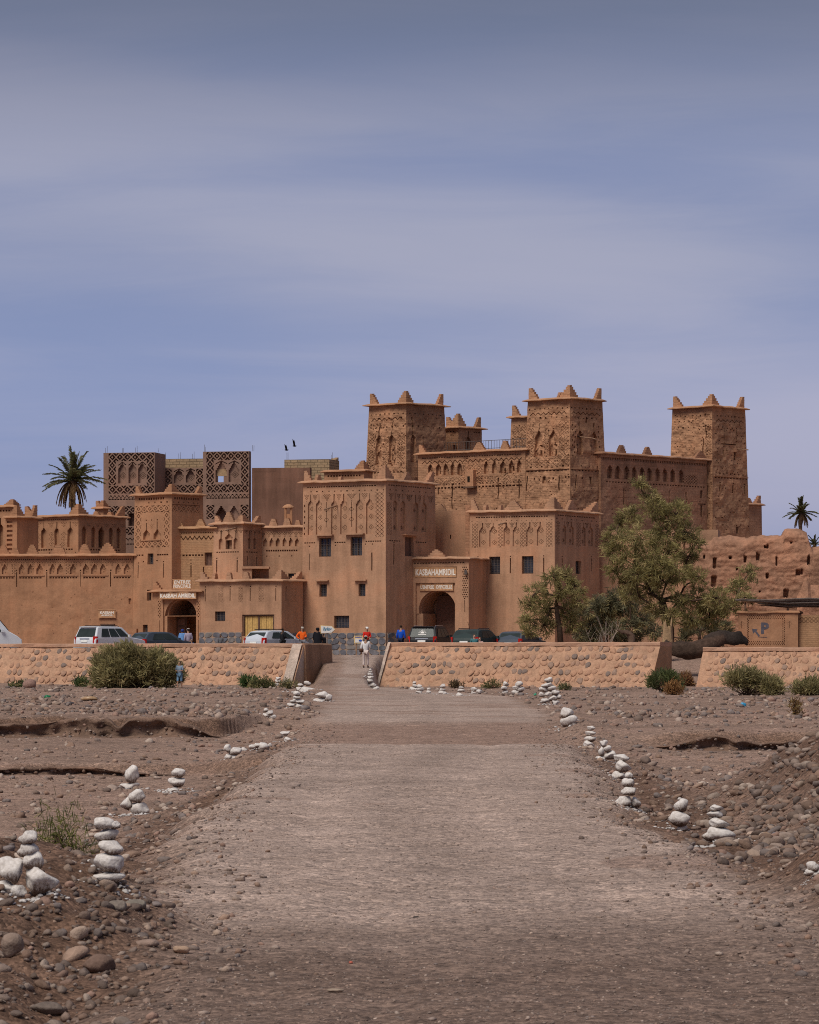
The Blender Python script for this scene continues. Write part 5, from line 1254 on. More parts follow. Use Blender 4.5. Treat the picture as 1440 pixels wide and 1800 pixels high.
# ------------------------------------------------------------------ parking hut with pergola
Ht = Block('parking_hut', 'small mud hut with a painted blue P and arrow on its dotted panel', 'hut', 1298, 1403, None, 1078, 224, 10, depth=3.0, mat=M_left, R=1.5)
f = Ht.f
for j in range(3):
    for x in np.arange(1314 + (j % 2) * 1.7, 1380, 3.4): f.rect(x, 1081 + j * 2.6, x + 1.3, 1082.8 + j * 2.6, .06)
for y in np.arange(1088, 1132, 3.2):
    for i in range(2):
        f.rect(1313 + i * 2.4, y + i * 1.6, 1314.4 + i * 2.4, y + 1.7 + i * 1.6, .06); f.rect(1376 + i * 2.4, y + i * 1.6, 1377.4 + i * 2.4, y + 1.7 + i * 1.6, .06)
for j in range(3):
    for x in np.arange(1314 + (j % 2) * 1.7, 1380, 3.4): f.rect(x, 1127 + j * 2.6, x + 1.3, 1128.8 + j * 2.6, .06)
for cx in (1304, 1388): f.cross(cx, 1096, 4); f.rect(cx - .5, 1092, cx + .5, 1104, .06)
Ht.finish(over=.12, th=.1)
M_pblue = plain('faded_blue_paint', (.095, .085, .105), .9, var=.25, scale=5)
write(Ht.root, f, 'P', 1338, 1094, 1352, 1114, .012, M_pblue)
V = [f.pos(x, y, -.012) for x, y in ((1322, 1105), (1332, 1106), (1329.5, 1108.5), (1336, 1117), (1333.5, 1119), (1327, 1110.5), (1324, 1114))]; mk('painted_arrow', V, [[0, 1, 2, 5, 6], [2, 3, 4, 5]], M_pblue, Ht.root)
V = [f.pos(x, y, -.012) for x, y in ((1333, 1119), (1349, 1119.5), (1349, 1120.5), (1333, 1120))]; mk('painted_line', V, [[0, 1, 2, 3]], M_pblue, Ht.root)
Hs = Block('side_wall', 'mud yard wall continuing right of the parking hut', 'wall', 1404, 1600, None, 1081, 223.4, 8, depth=2.8, mat=M_leftbrick); Hs.f.lattice(1404, 1470, 1084, 1095, 7, .04); Hs.finish(cornice=False)
pg = empty('pergola', (PX(1375, 225.5), 225.5, PZ(1078, 225)), 'pole and reed pergola roof above the parking hut', 'pergola')
Yp = 225.0; s_ = SS(Yp)
for px, yq in ((1310, 224.6), (1385, 224.6), (1310, 226.8), (1385, 226.8), (1470, 224.6)):
    mb = MB(); mb.tube([(PX(px, yq), yq, PZ(1078, yq)), (PX(px, yq) + .02, yq, PZ(1058, yq))], .06, 7); mb.build('post', M_pole, pg, True)
for k, yq in enumerate((224.5, 226.9)):
    mb = MB(); mb.tube([(PX(1300, yq), yq, PZ(1057, yq)), (PX(1350, yq), yq, PZ(1058.5, yq)), (PX(1480, yq), yq, PZ(1057, yq))], .07, 6); mb.build('beam', M_pole, pg, True)
r_ = random.Random(5); M_reed = plain('grey_reeds', (.13, .10, .085), .95, var=.4, scale=10)
for k in range(34):
    yq = 223.9 + k * .11; mb = MB(); x0 = 1296 + r_.uniform(-5, 8); z = PZ(1056 - r_.uniform(-1.2, 1.6), 225)
    mb.tube([(PX(x0, yq), yq, z + .06), (PX(1350, yq), yq, z - .04 + r_.uniform(-.05, .05)), (PX(1420, yq), yq, z + .04 + r_.uniform(-.06, .06)), (PX(1490, yq), yq, z + r_.uniform(-.1, .1))], [.03, .045, .05, .04], 5); mb.build('reed_bundle', M_reed, pg)
mb = MB(); rq = random.Random(8)
for k in range(46):
    yq = 223.95 + rq.random() * 3.6; x0 = 1335 + rq.uniform(-10, 25); zq = PZ(1059 + rq.uniform(-2, 8) * (.5 + .5 * rq.random()), 225)
    mb.tube([(PX(x0, yq), yq, zq + .12), (PX(1385, yq), yq, zq - .02), (PX(1440, yq), yq, zq + rq.uniform(-.06, .06)), (PX(1492, yq), yq, zq + .05)], [.02, .05, .055, .04], 5)
mb.build('reed_mat', M_reed, pg)
# ------------------------------------------------------------------ vegetation
def leafmat(name, c1, c2, rough=.8):
    m, n, l, b = nmat(name)
    at = N(n, 'ShaderNodeVertexColor', layer_name='Col')
    l.new(at.outputs[0], b.inputs['Base Color']); b.inputs['Roughness'].default_value = rough
    try: b.inputs['Subsurface Weight'].default_value = 0.0
    except Exception: pass
    tr = N(n, 'ShaderNodeBsdfTranslucent'); l.new(at.outputs[0], tr.inputs['Color'])
    mx = N(n, 'ShaderNodeMixShader', i_Fac=.42); o = [x for x in n if x.type == 'OUTPUT_MATERIAL'][0]
    l.new(b.outputs[0], mx.inputs[1]); l.new(tr.outputs[0], mx.inputs[2]); l.new(mx.outputs[0], o.inputs[0])
    return m
M_leaf = leafmat('tamarisk_leaf', None, None)
M_bark = adobe('tamarisk_bark', (.125, .08, .058), dark=.6, light=1.4, streak=.3, fine=.5, bump=.04, bscale=6)
M_twig = plain('bare_twig', (.42, .33, .27), .9, var=.2)
M_rawwood = adobe('split_wood', (.50, .33, .19), dark=.7, light=1.2, streak=.4, fine=.3, bump=.04)
def blades(P0, D, L, W, cols, r):
    """thin two-triangle sprays: base points, directions, lengths, widths"""
    n = len(P0); side = np.cross(D, r.normal(size=(n, 3))); side /= np.linalg.norm(side, axis=1)[:, None] + 1e-9
    a = P0 - side * W[:, None] * .5; b = P0 + side * W[:, None] * .5; mid = P0 + D * (L * .55)[:, None]
    tip = P0 + D * L[:, None]; tip[:, 2] -= L * .18
    c = mid + side * W[:, None] * .55; d = mid - side * W[:, None] * .55
    V = np.stack([a, b, c, tip, d], 1).reshape(-1, 3); i = np.arange(n)[:, None] * 5
    Fq = np.concatenate([i + np.array([[0, 1, 2]]), i + np.array([[0, 2, 4]]), i + np.array([[4, 2, 3]])])
    return V, Fq, np.repeat(cols, 5, 0)
def foliage(lumps, per, seed, L=(.18, .42), W=(.02, .045), c0=(.315, .268, .11), c1=(.205, .175, .074), c2=(.42, .34, .16), up=.35, core=.35):
    """lumps: (centre vec, radii vec); sprays in small tufts through each lump's volume"""
    r = np.random.default_rng(seed); Vs, Fs_, Cs = [], [], []; b = 0
    tips = []
    for c, rad in lumps:
        c = np.array(c); rad = np.array(rad); nt = max(4, int(per * rad[0] * rad[2] * 6))
        d = r.normal(size=(nt, 3)); d /= np.linalg.norm(d, axis=1)[:, None]; rr = r.random(nt) ** core
        tc_ = c + d * rad * rr[:, None] * r.uniform(.75, 1.12, (nt, 1)); tips.append((c, tc_))
        k = 20
        P0 = np.repeat(tc_, k, 0) + r.normal(0, .09, (nt * k, 3)); D = np.repeat(d, k, 0) * .75 + r.normal(0, .55, (nt * k, 3)) + np.array([0, 0, up]); D /= np.linalg.norm(D, axis=1)[:, None]
        Ln = r.uniform(*L, nt * k); Wd = r.uniform(*W, nt * k)
        m = r.random((nt, 1)); tuft = np.where(m < .35, np.array(c1), np.where(m < .82, np.array(c0), np.array(c2))) * r.uniform(.75, 1.3, (nt, 1))
        cc = np.repeat(tuft, k, 0) * r.uniform(.8, 1.25, (nt * k, 1))
        V, Fq, Cc = blades(P0, D, Ln, Wd, cc, r); Vs.append(V); Fs_.append(Fq + b); Cs.append(Cc); b += len(V)
    return np.concatenate(Vs), np.concatenate(Fs_), np.concatenate(Cs), tips
def limb(mb, a, b, r0, r1, rnd, bend=.18, n=5, sides=6):
    a, b = Vector(a), Vector(b); L = (b - a).length; pts = []
    o1 = Vector((rnd.uniform(-1, 1), rnd.uniform(-1, 1), rnd.uniform(-.5, .8))) * bend * L; o2 = Vector((rnd.uniform(-1, 1), rnd.uniform(-1, 1), rnd.uniform(-1, 1))) * bend * .6 * L
    for i in range(n + 1):
        t = i / n; pts.append(a.lerp(b, t) + o1 * math.sin(math.pi * t) + o2 * math.sin(2 * math.pi * t) * .5)
    mb.tube(pts, [r0 + (r1 - r0) * i / n for i in range(n + 1)], sides); return pts
def tree(name, label, base, trunk, lumps_px, Y, seed, per=6, tr=.24, cat='tree', group=None, dy=1.0, **kw):
    """trunk: list of (px,py,dY) from the ground to the fork; lumps: (px,py,r px)"""
    rnd = random.Random(seed); s = SS(Y)
    pos = lambda px, py, d=0: Vector((PX(px, Y + d), Y + d, PZ(py, Y + d)))
    b = pos(*base); root = empty(name, b, label, cat, group)
    tp = [pos(*t) for t in trunk]
    mb = MB(); mb.tube(tp, [tr * (1 - .45 * i / max(1, len(tp) - 1)) for i in range(len(tp))], 9); mb.build('trunk', M_bark, root, True)
    lumps = []; 
    for (px, py, rp) in lumps_px:
        d = rnd.uniform(-1, 1) * dy * 1.4; R_ = rp / s * 1.18
        lumps.append((pos(px, py, d), (R_, R_ * 1.05, R_ * .8)))
    V, Fq, Cc, tips = foliage([(tuple(c), q) for c, q in lumps], per, seed, **kw)
    mk('crown', V, Fq, M_leaf, root, False, col=Cc)
    br = MB(); fork = tp[-1]
    done = []
    for (c, q) in sorted(lumps, key=lambda l: (l[0] - fork).length):
        st = min([fork] + done, key=lambda p: (p - c).length + .35 * (p - fork).length)
        pts = limb(br, st, c, .045 + .035 * q[0] + (.05 if st is fork else 0), .03, rnd); done += [pts[3], c]
    rr = np.random.default_rng(seed + 5)
    for c, tc_ in tips:
        k = min(len(tc_), 16)
        for t in tc_[rr.permutation(len(tc_))[:k]]: limb(br, Vector(c), Vector(t), .022, .007, rnd, .15, 3, 4)
    br.build('branches', M_bark, root, True)
    return root
tree('tamarisk_tree', 'tall spreading tamarisk tree with pale broken trunk before the old walls', (1172, 1136), [(1174, 1140, 0), (1176, 1105, .1), (1168, 1075, .2), (1163, 1055, .2)],
     [(1126, 850, 13), (1140, 872, 15), (1108, 907, 20), (1152, 893, 24), (1188, 903, 26), (1085, 947, 22), (1126, 945, 26), (1172, 942, 28), (1204, 936, 20), (1212, 978, 17), (1150, 992, 30), (1100, 985, 20), (1190, 1005, 24), (1138, 1035, 24), (1228, 1052, 22), (1262, 1052, 22), (1298, 1030, 18), (1316, 1008, 14), (1248, 1085, 20), (1284, 1070, 22), (1200, 1058, 18), (1120, 1010, 18), (1310, 1050, 14), (1180, 1085, 16), (1215, 1090, 18), (1150, 1065, 16), (1165, 1020, 22), (1135, 1000, 22), (1175, 975, 24), (1100, 1025, 16), (1240, 1065, 18), (1078, 968, 18), (1222, 955, 15), (1082, 1005, 17), (1228, 1015, 16), (1112, 1045, 18), (1090, 920, 14)], 226, 11, per=13, tr=.4, dy=1.3)
tree('tamarisk_tree', 'shorter rounded tamarisk tree in front of the corner block', (988, 1134), [(986, 1138, 0), (984, 1105, .1), (980, 1080, .1), (978, 1065, .1)],
     [(972, 1012, 15), (998, 1015, 15), (1012, 1030, 14), (945, 1040, 17), (932, 1064, 15), (985, 1042, 20), (1016, 1055, 14), (958, 1070, 20), (1000, 1075, 18), (925, 1093, 14), (955, 1100, 18), (1005, 1100, 16), (928, 1110, 12)], 231, 12, per=14, tr=.2)
tree('tamarisk_shrub', 'grey green tamarisk thicket between the two tamarisk trees', (1065, 1134), [(1065, 1138, 0), (1066, 1120, 0), (1067, 1105, 0)],
     [(1048, 1062, 16), (1082, 1050, 17), (1062, 1085, 20), (1098, 1072, 18), (1112, 1095, 15), (1038, 1098, 15), (1080, 1108, 18), (1045, 1118, 14), (1120, 1112, 14), (1028, 1075, 14), (1072, 1065, 18), (1110, 1058, 16), (1132, 1090, 16), (1025, 1115, 13), (1095, 1120, 15)], 236, 13, per=18, tr=.12, cat='shrub', c0=(.20, .185, .11), c1=(.13, .12, .07))
tree('tamarisk_shrub', 'dark shrub behind the fallen trunk and the tall tamarisk', (1230, 1136), [(1230, 1138, 0), (1230, 1120, 0), (1231, 1108, 0)],
     [(1215, 1100, 16), (1245, 1105, 18), (1275, 1105, 16), (1260, 1122, 15), (1205, 1120, 14), (1150, 1110, 14), (1140, 1080, 13)], 240, 14, per=16, tr=.12, cat='shrub', c0=(.15, .14, .08), c1=(.1, .095, .055))
# bare pale twigs
for (x, h, lb) in ((1053, 50, 'bare pale twigs standing left in the thicket'), (1068, 75, 'tallest bare pale twigs in the thicket')):
    rnd = random.Random(x); Y = 234; mb = MB(); b0 = Vector((PX(x, Y), Y, 2.0))
    for k in range(6):
        t = b0 + Vector((rnd.uniform(-.9, .9), rnd.uniform(-.3, .3), h / 27.8 * rnd.uniform(.5, 1))); pts = limb(mb, b0, t, .028, .008, rnd, .1, 4, 4)
        for q in range(2): limb(mb, pts[2 + q], pts[2 + q] + Vector((rnd.uniform(-.5, .5), 0, rnd.uniform(.3, .8))), .014, .005, rnd, .1, 3, 4)
    tag(mb.build('bare_twigs', M_twig), lb, 'twigs')

def bush(name, label, px, py, w, h, Y, seed, cat='shrub', per=9, dens=1.0, zb=None, **kw):
    """rounded bush of upright sprays standing on the ground at pixel (px,py)"""
    rnd = random.Random(seed); s = SS(Y); X = PX(px, Y); z = float(gz(np.array([X]), np.array([Y]))[0]) if zb is None else zb
    root = empty(name, (X, Y, z), label, cat)
    Wm, Hm = w / s, h / s; lumps = []
    n = max(3, int(7 * dens))
    for k in range(n):
        a = rnd.uniform(-1, 1); hh = rnd.uniform(.25, .75) * (1 - .5 * a * a)
        lumps.append(((X + a * Wm * .38, Y + rnd.uniform(-.3, .3) * Wm * .5, z + Hm * hh), (Wm * .2, Wm * .18, Hm * .28)))
    pv = kw.pop('pv', 30.0) ; V, Fq, Cc, tips = foliage(lumps, per * pv / max(8, (Wm * Hm) * 8 + 6), seed, up=.9, core=.6, **kw)
    V[:, 2] = np.maximum(V[:, 2], z - .02)
    mk('foliage', V, Fq, M_leaf, root, False, col=Cc)
    st = MB()
    for c, tc_ in tips:
        for t in tc_[:7]: limb(st, (X + rnd.uniform(-.1, .1) * Wm, Y, z - .03), t, .014 + .008 * Hm, .005, rnd, .12, 4, 4)
    st.build('stems', M_bark, root, True)
    return root
G1 = dict(c0=(.33, .285, .135), c1=(.22, .19, .09), c2=(.42, .35, .18))
bush('tamarisk_bush', 'large feathery olive bush in front of the left stone wall', 235, 1210, 160, 84, 183, 21, per=22, dens=4.2, L=(.2, .45), W=(.025, .05), pv=60, **G1)
bush('tamarisk_bush', 'wide feathery bush below the P hut wall', 1317, 1233, 108, 50, 157, 22, per=16, dens=1.6, L=(.15, .34), W=(.02, .04), pv=45, **G1)
bush('tamarisk_bush', 'feathery bush cut by the right picture edge', 1428, 1234, 66, 40, 157, 23, per=14, dens=1.3, L=(.14, .3), W=(.02, .04), pv=40, **G1)
bush('green_bush', 'green bush at the right end of the long stone wall', 1168, 1222, 58, 42, 172, 24, per=14, dens=1.3, L=(.14, .3), W=(.02, .04), pv=40, c0=(.13, .15, .055), c1=(.08, .095, .04), c2=(.18, .18, .08))
bush('dry_bush', 'orange dried bush beside the green bush at the wall end', 1188, 1232, 34, 26, 160, 25, per=14, dens=1.0, L=(.1, .22), W=(.015, .03), pv=40, c0=(.34, .18, .07), c1=(.24, .125, .055), c2=(.42, .25, .1))
bush('dry_bush', 'rusty dried bush in the gap between the stone walls', 1202, 1196, 30, 26, 206, 26, per=14, dens=1.0, L=(.14, .3), W=(.02, .04), pv=40, c0=(.30, .16, .08), c1=(.2, .11, .06), c2=(.36, .22, .1))
bush('green_tuft', 'small bright green plant below the left wall near the ramp', 440, 1196, 28, 22, 188, 27, per=12, dens=1.0, L=(.14, .3), W=(.02, .045), pv=40, c0=(.09, .15, .05), c1=(.06, .1, .035), c2=(.13, .19, .07))
bush('grass_tuft', 'olive grass tuft left of the ramp cairns', 463, 1211, 44, 20, 183, 28, per=11, dens=1.2, L=(.12, .25), W=(.015, .03), pv=40, c0=(.17, .17, .07), c1=(.11, .115, .05))
bush('grass_tuft', 'thin olive grass tuft between the lime painted stones', 508, 1214, 36, 14, 178, 29, per=10, dens=1.0, L=(.1, .22), W=(.012, .025), pv=40, c0=(.19, .18, .09), c1=(.12, .12, .06))
bush('green_tuft', 'small green plant left of the large bush', 141, 1192, 26, 16, 190, 30, per=11, dens=1.0, L=(.12, .26), W=(.02, .04), pv=40, c0=(.08, .12, .04), c1=(.055, .08, .03))
bush('green_tuft', 'flat green weed near the red boulder', 33, 1194, 34, 9, 190, 31, per=9, dens=1.0, L=(.1, .2), W=(.02, .04), pv=40, c0=(.09, .12, .05), c1=(.06, .08, .03))
bush('grass_tuft', 'olive tuft behind the cairns at the foot of the right wall', 865, 1206, 30, 12, 190, 32, per=10, dens=1.0, L=(.1, .22), W=(.015, .03), pv=40, c0=(.15, .15, .06), c1=(.1, .1, .045))
bush('dry_bush', 'brown dried tuft at the foot of the right wall', 799, 1207, 28, 12, 190, 33, per=10, dens=1.0, L=(.1, .2), W=(.015, .03), pv=40, c0=(.16, .11, .06), c1=(.1, .07, .04))
bush('grass_tuft', 'small tuft beside the tallest right cairn', 992, 1215, 18, 10, 180, 34, per=9, dens=.8, L=(.1, .2), W=(.015, .03), pv=40, c0=(.15, .15, .07), c1=(.1, .1, .05))
bush('dry_weed', 'single upright dry weed on the right bank', 1397, 1280, 16, 26, 105, 35, per=8, dens=.7, L=(.08, .2), W=(.012, .025), pv=30, c0=(.24, .14, .05), c1=(.15, .09, .04))
bush('reed_tuft', 'upright green rush tuft beside the nearest left cairn', 105, 1512, 50, 64, 25.6, 36, per=18, dens=1.5, L=(.05, .13), W=(.003, .006), pv=120, c0=(.15, .165, .035), c1=(.09, .10, .03), c2=(.22, .21, .06))
bush('roadside_plant', 'pale leafy weeds growing before the left porch arch', 297, 1130, 24, 22, 240, 37, per=10, dens=.8, L=(.1, .25), W=(.02, .045), pv=30, zb=1.9, c0=(.24, .21, .09), c1=(.16, .14, .06))
bush('roadside_plant', 'green weeds beside the white van', 36, 1130, 36, 14, 240, 38, per=10, dens=.8, L=(.1, .22), W=(.02, .045), pv=30, zb=1.9, c0=(.11, .13, .05), c1=(.07, .08, .035))

# ------------------------------------------------------------------ palms
M_palmt = adobe('palm_trunk_bark', (.17, .105, .07), dark=.6, light=1.4, streak=.3, fine=.5, bump=.05, bscale=5)
def palm(label, px, crown_py, base_py, Y, R_, seed, nf=34):
    rnd = random.Random(seed); rr = np.random.default_rng(seed); X = PX(px, Y); zc = PZ(crown_py, Y); zb = PZ(base_py, Y)
    root = empty('date_palm', (X, Y, zb), label, 'palm')
    mb = MB(); n = 14
    mb.tube([(X + .05 * math.sin(k), Y, zb + (zc - zb) * k / n) for k in range(n + 1)], [(.2 + .035 * (k % 2) + (.1 if k > n - 3 else 0)) * min(1, R_ / 2.3 + .05) for k in range(n + 1)], 10); mb.build('trunk', M_palmt, root, True)
    for k in range(nf):
        dead = k >= nf * .62; az = rnd.uniform(0, 6.283)
        el = rnd.uniform(-.75, -.05) if dead else (math.pi / 2 * (1 - (k / (nf * .62)) ** .8 * 1.02) + rnd.uniform(-.1, .1))
        L = R_ * rnd.uniform(.82, 1.08) * (.85 if dead else 1); d = Vector((math.cos(az) * math.cos(el), math.sin(az) * math.cos(el), math.sin(el)))
        m = 14; spine = []; p = Vector((X, Y, zc)); v = d.copy()
        for i in range(m + 1):
            spine.append(p.copy()); p = p + v * (L / m); v = (v + Vector((0, 0, -.055 if not dead else -.2))).normalized()
        col = np.array((.22, .13, .06)) if dead else np.array((.135, .13, .055)); Ps, Ds, Ls = [], [], []
        for i in range(2, m + 1):
            t = i / m; dirv = (spine[i] - spine[i - 1]).normalized(); side = dirv.cross(Vector((0, 0, 1)))
            side = side.normalized() if side.length > .05 else Vector((1, 0, 0))
            for sg in (-1, 1):
                for q in range(3):
                    b = spine[i - 1].lerp(spine[i], q / 3); dd = (side * sg * .75 + dirv * .75 + Vector((0, 0, -.5 if dead else rnd.uniform(-.15, .3)))).normalized()
                    Ps.append(b); Ds.append(dd); Ls.append(L * .25 * (1 - .55 * t) * rnd.uniform(.8, 1.15) * (.6 if dead else 1))
        Ps, Ds, Ls = np.array(Ps), np.array(Ds), np.array(Ls)
        cc = col * rr.uniform(.7, 1.35, (len(Ps), 1)); V, Fq, Cc = blades(Ps, Ds, Ls, np.full(len(Ps), .06), cc, rr)
        fr = mk('frond', V, Fq, M_leaf, root, False, col=Cc)
        sp = MB(); sp.tube(spine, [.035 * (1 - .7 * i / m) for i in range(m + 1)], 4); sp.build('midrib', M_palmt if dead else M_reed, fr)
palm('large date palm with drooping dead fronds behind the arcaded house', 128, 846, 960, 282, 2.6, 51, 58)
palm('smaller date palm rising behind the ruined wall at the right', 1408, 903, 1000, 300, 1.45, 52, 30)
palm('bare green palm tops at the far right edge behind the ruin', 1432, 957, 1010, 310, .9, 53, 20)

# ------------------------------------------------------------------ fallen trunk and snapped stump
def log(label, pts, rads, Y, seed, name='fallen_trunk', mat=None):
    P = [Vector((PX(x, Y + d), Y + d, PZ(y, Y + d))) for x, y, d in pts]; P = [P[0].lerp(P[0], 0)] + [P[i].lerp(P[i + 1], t) for i in range(len(P) - 1) for t in (.2, .4, .6, .8, 1.0)]; rads = [rads[0]] + [rads[i] + (rads[i + 1] - rads[i]) * t for i in range(len(rads) - 1) for t in (.2, .4, .6, .8, 1.0)]
    mb = MB(); mb.tube(P, rads, 16)
    V = np.array(mb.v); V += (.17 * fbm(V * np.array([1.6, 1.6, 2.6]) + seed, 4))[:, None] * np.array([[.6, .7, 1]])
    return tag(mk(name, V, mb.f, mat or M_bark, None, True), label, 'trunk')
M_logbark = adobe('dead_bark', (.085, .056, .042), dark=.5, light=1.6, streak=.4, fine=.6, bump=.08, bscale=5)
log('thick fallen tree trunk lying behind the gap in the walls', [(1168, 1136, 0), (1188, 1141, -.2), (1220, 1143, -.4), (1250, 1135, -.3), (1272, 1124, 0)], [.38, .44, .5, .4, .26], 213, 1, mat=M_logbark)
log('dark dead root mass beside the parking hut', [(1240, 1122, .8), (1268, 1120, .4), (1292, 1124, .5), (1312, 1130, .8)], [.25, .45, .42, .25], 216, 2, 'root_mass', adobe('charred_bark', (.055, .042, .036), dark=.6, light=1.5, streak=.3, fine=.5, bump=.05))
log('curved dead branch lying behind the long right wall', [(1086, 1106, 0), (1100, 1112, 0), (1110, 1121, 0), (1114, 1136, 0)], [.07, .14, .2, .24], 216, 3, 'dead_branch')
st = empty('snapped_stump', (PX(1175, 219), 219, 2.0), 'pale snapped trunk stump with splintered top beside the tall tamarisk', 'stump')
V = []; n = 14
for l, (t, rr_) in enumerate(((0, .36), (.3, .33), (.6, .29), (.85, .24))):
    for k in range(n):
        a = 6.283 * k / n; h = t * (2.05 + .35 * math.sin(a * 2 + 1) + .25 * math.sin(a * 5)) ; V.append((PX(1174, 219) + rr_ * math.cos(a), 219 + rr_ * math.sin(a), 1.95 + h))
Fs = [[l * n + k, l * n + (k + 1) % n, (l + 1) * n + (k + 1) % n, (l + 1) * n + k] for l in range(3) for k in range(n)]
V.append((PX(1174, 219), 219, 2.7)); Fs += [[3 * n + k, 3 * n + (k + 1) % n, 4 * n] for k in range(n)]
mk('wood', V, Fs, M_rawwood, st)
# ------------------------------------------------------------------ parked vehicles
M_tyre = plain('tyre_rubber', (.025, .025, .025), .85); M_rim = plain('alloy_rim', (.45, .45, .46), .35, metal=.8, spec=.5)
M_carglass = plain('car_glass', (.035, .045, .045), .1, spec=.12, var=.2, scale=1.5); M_red = plain('tail_lens', (.5, .02, .015), .35, spec=.1); M_plate = plain('plate', (.75, .75, .72), .5)
M_trim = plain('black_trim', (.02, .02, .022), .6); M_chrome = plain('chrome', (.6, .6, .62), .2, metal=.9)
def paint(name, c, rough=.42): return plain(name, c, rough, spec=.12, var=.03)
PAINT = dict(white=paint('white_paintwork', (.62, .64, .68)), silver=paint('silver_paintwork', (.50, .53, .58)), black=paint('black_paintwork', (.018, .018, .022)), green=paint('dark_green_paintwork', (.03, .045, .045)), navy=paint('dark_blue_paintwork', (.06, .075, .10)))
SHAPES = {   # side profile: x from rear (0) to front (L), z; and the glasshouse between belt and roof
    'suv': dict(L=4.85, W=1.92, belt=1.12, roof=1.84, body=[(0, .55), (.03, .95), (.1, 1.12), (.42, 1.80), (.75, 1.84), (2.4, 1.84), (2.75, 1.78), (3.5, 1.16), (4.45, 1.05), (4.78, .9), (4.85, .55), (4.7, .32), (.15, .32)], rear=((.13, 1.17), (.39, 1.70)), side=[(.55, 1.16), (.75, 1.70), (2.55, 1.71), (3.25, 1.2)], front=((3.42, 1.21), (2.82, 1.72))),
    'hatch': dict(L=4.4, W=1.80, belt=.98, roof=1.52, body=[(0, .5), (.04, .85), (.12, 1.0), (.55, 1.45), (.95, 1.52), (2.1, 1.53), (2.5, 1.47), (3.3, 1.0), (4.0, .88), (4.33, .75), (4.4, .5), (4.25, .26), (.15, .26)], rear=((.2, 1.04), (.52, 1.40)), side=[(.75, 1.02), (1.0, 1.40), (2.2, 1.43), (3.0, 1.02)], front=((3.15, 1.05), (2.48, 1.44))),
    'van': dict(L=5.9, W=2.0, belt=1.35, roof=2.5, body=[(0, .6), (.02, 1.3), (.06, 2.3), (.2, 2.48), (3.8, 2.5), (4.3, 2.38), (5.0, 1.55), (5.55, 1.25), (5.85, 1.0), (5.9, .55), (5.7, .35), (.15, .35)], rear=((.05, 1.5), (.1, 2.15)), side=[(.6, 1.45), (.65, 2.1), (4.05, 2.1), (4.65, 1.5)], front=((4.97, 1.6), (4.36, 2.32)))}
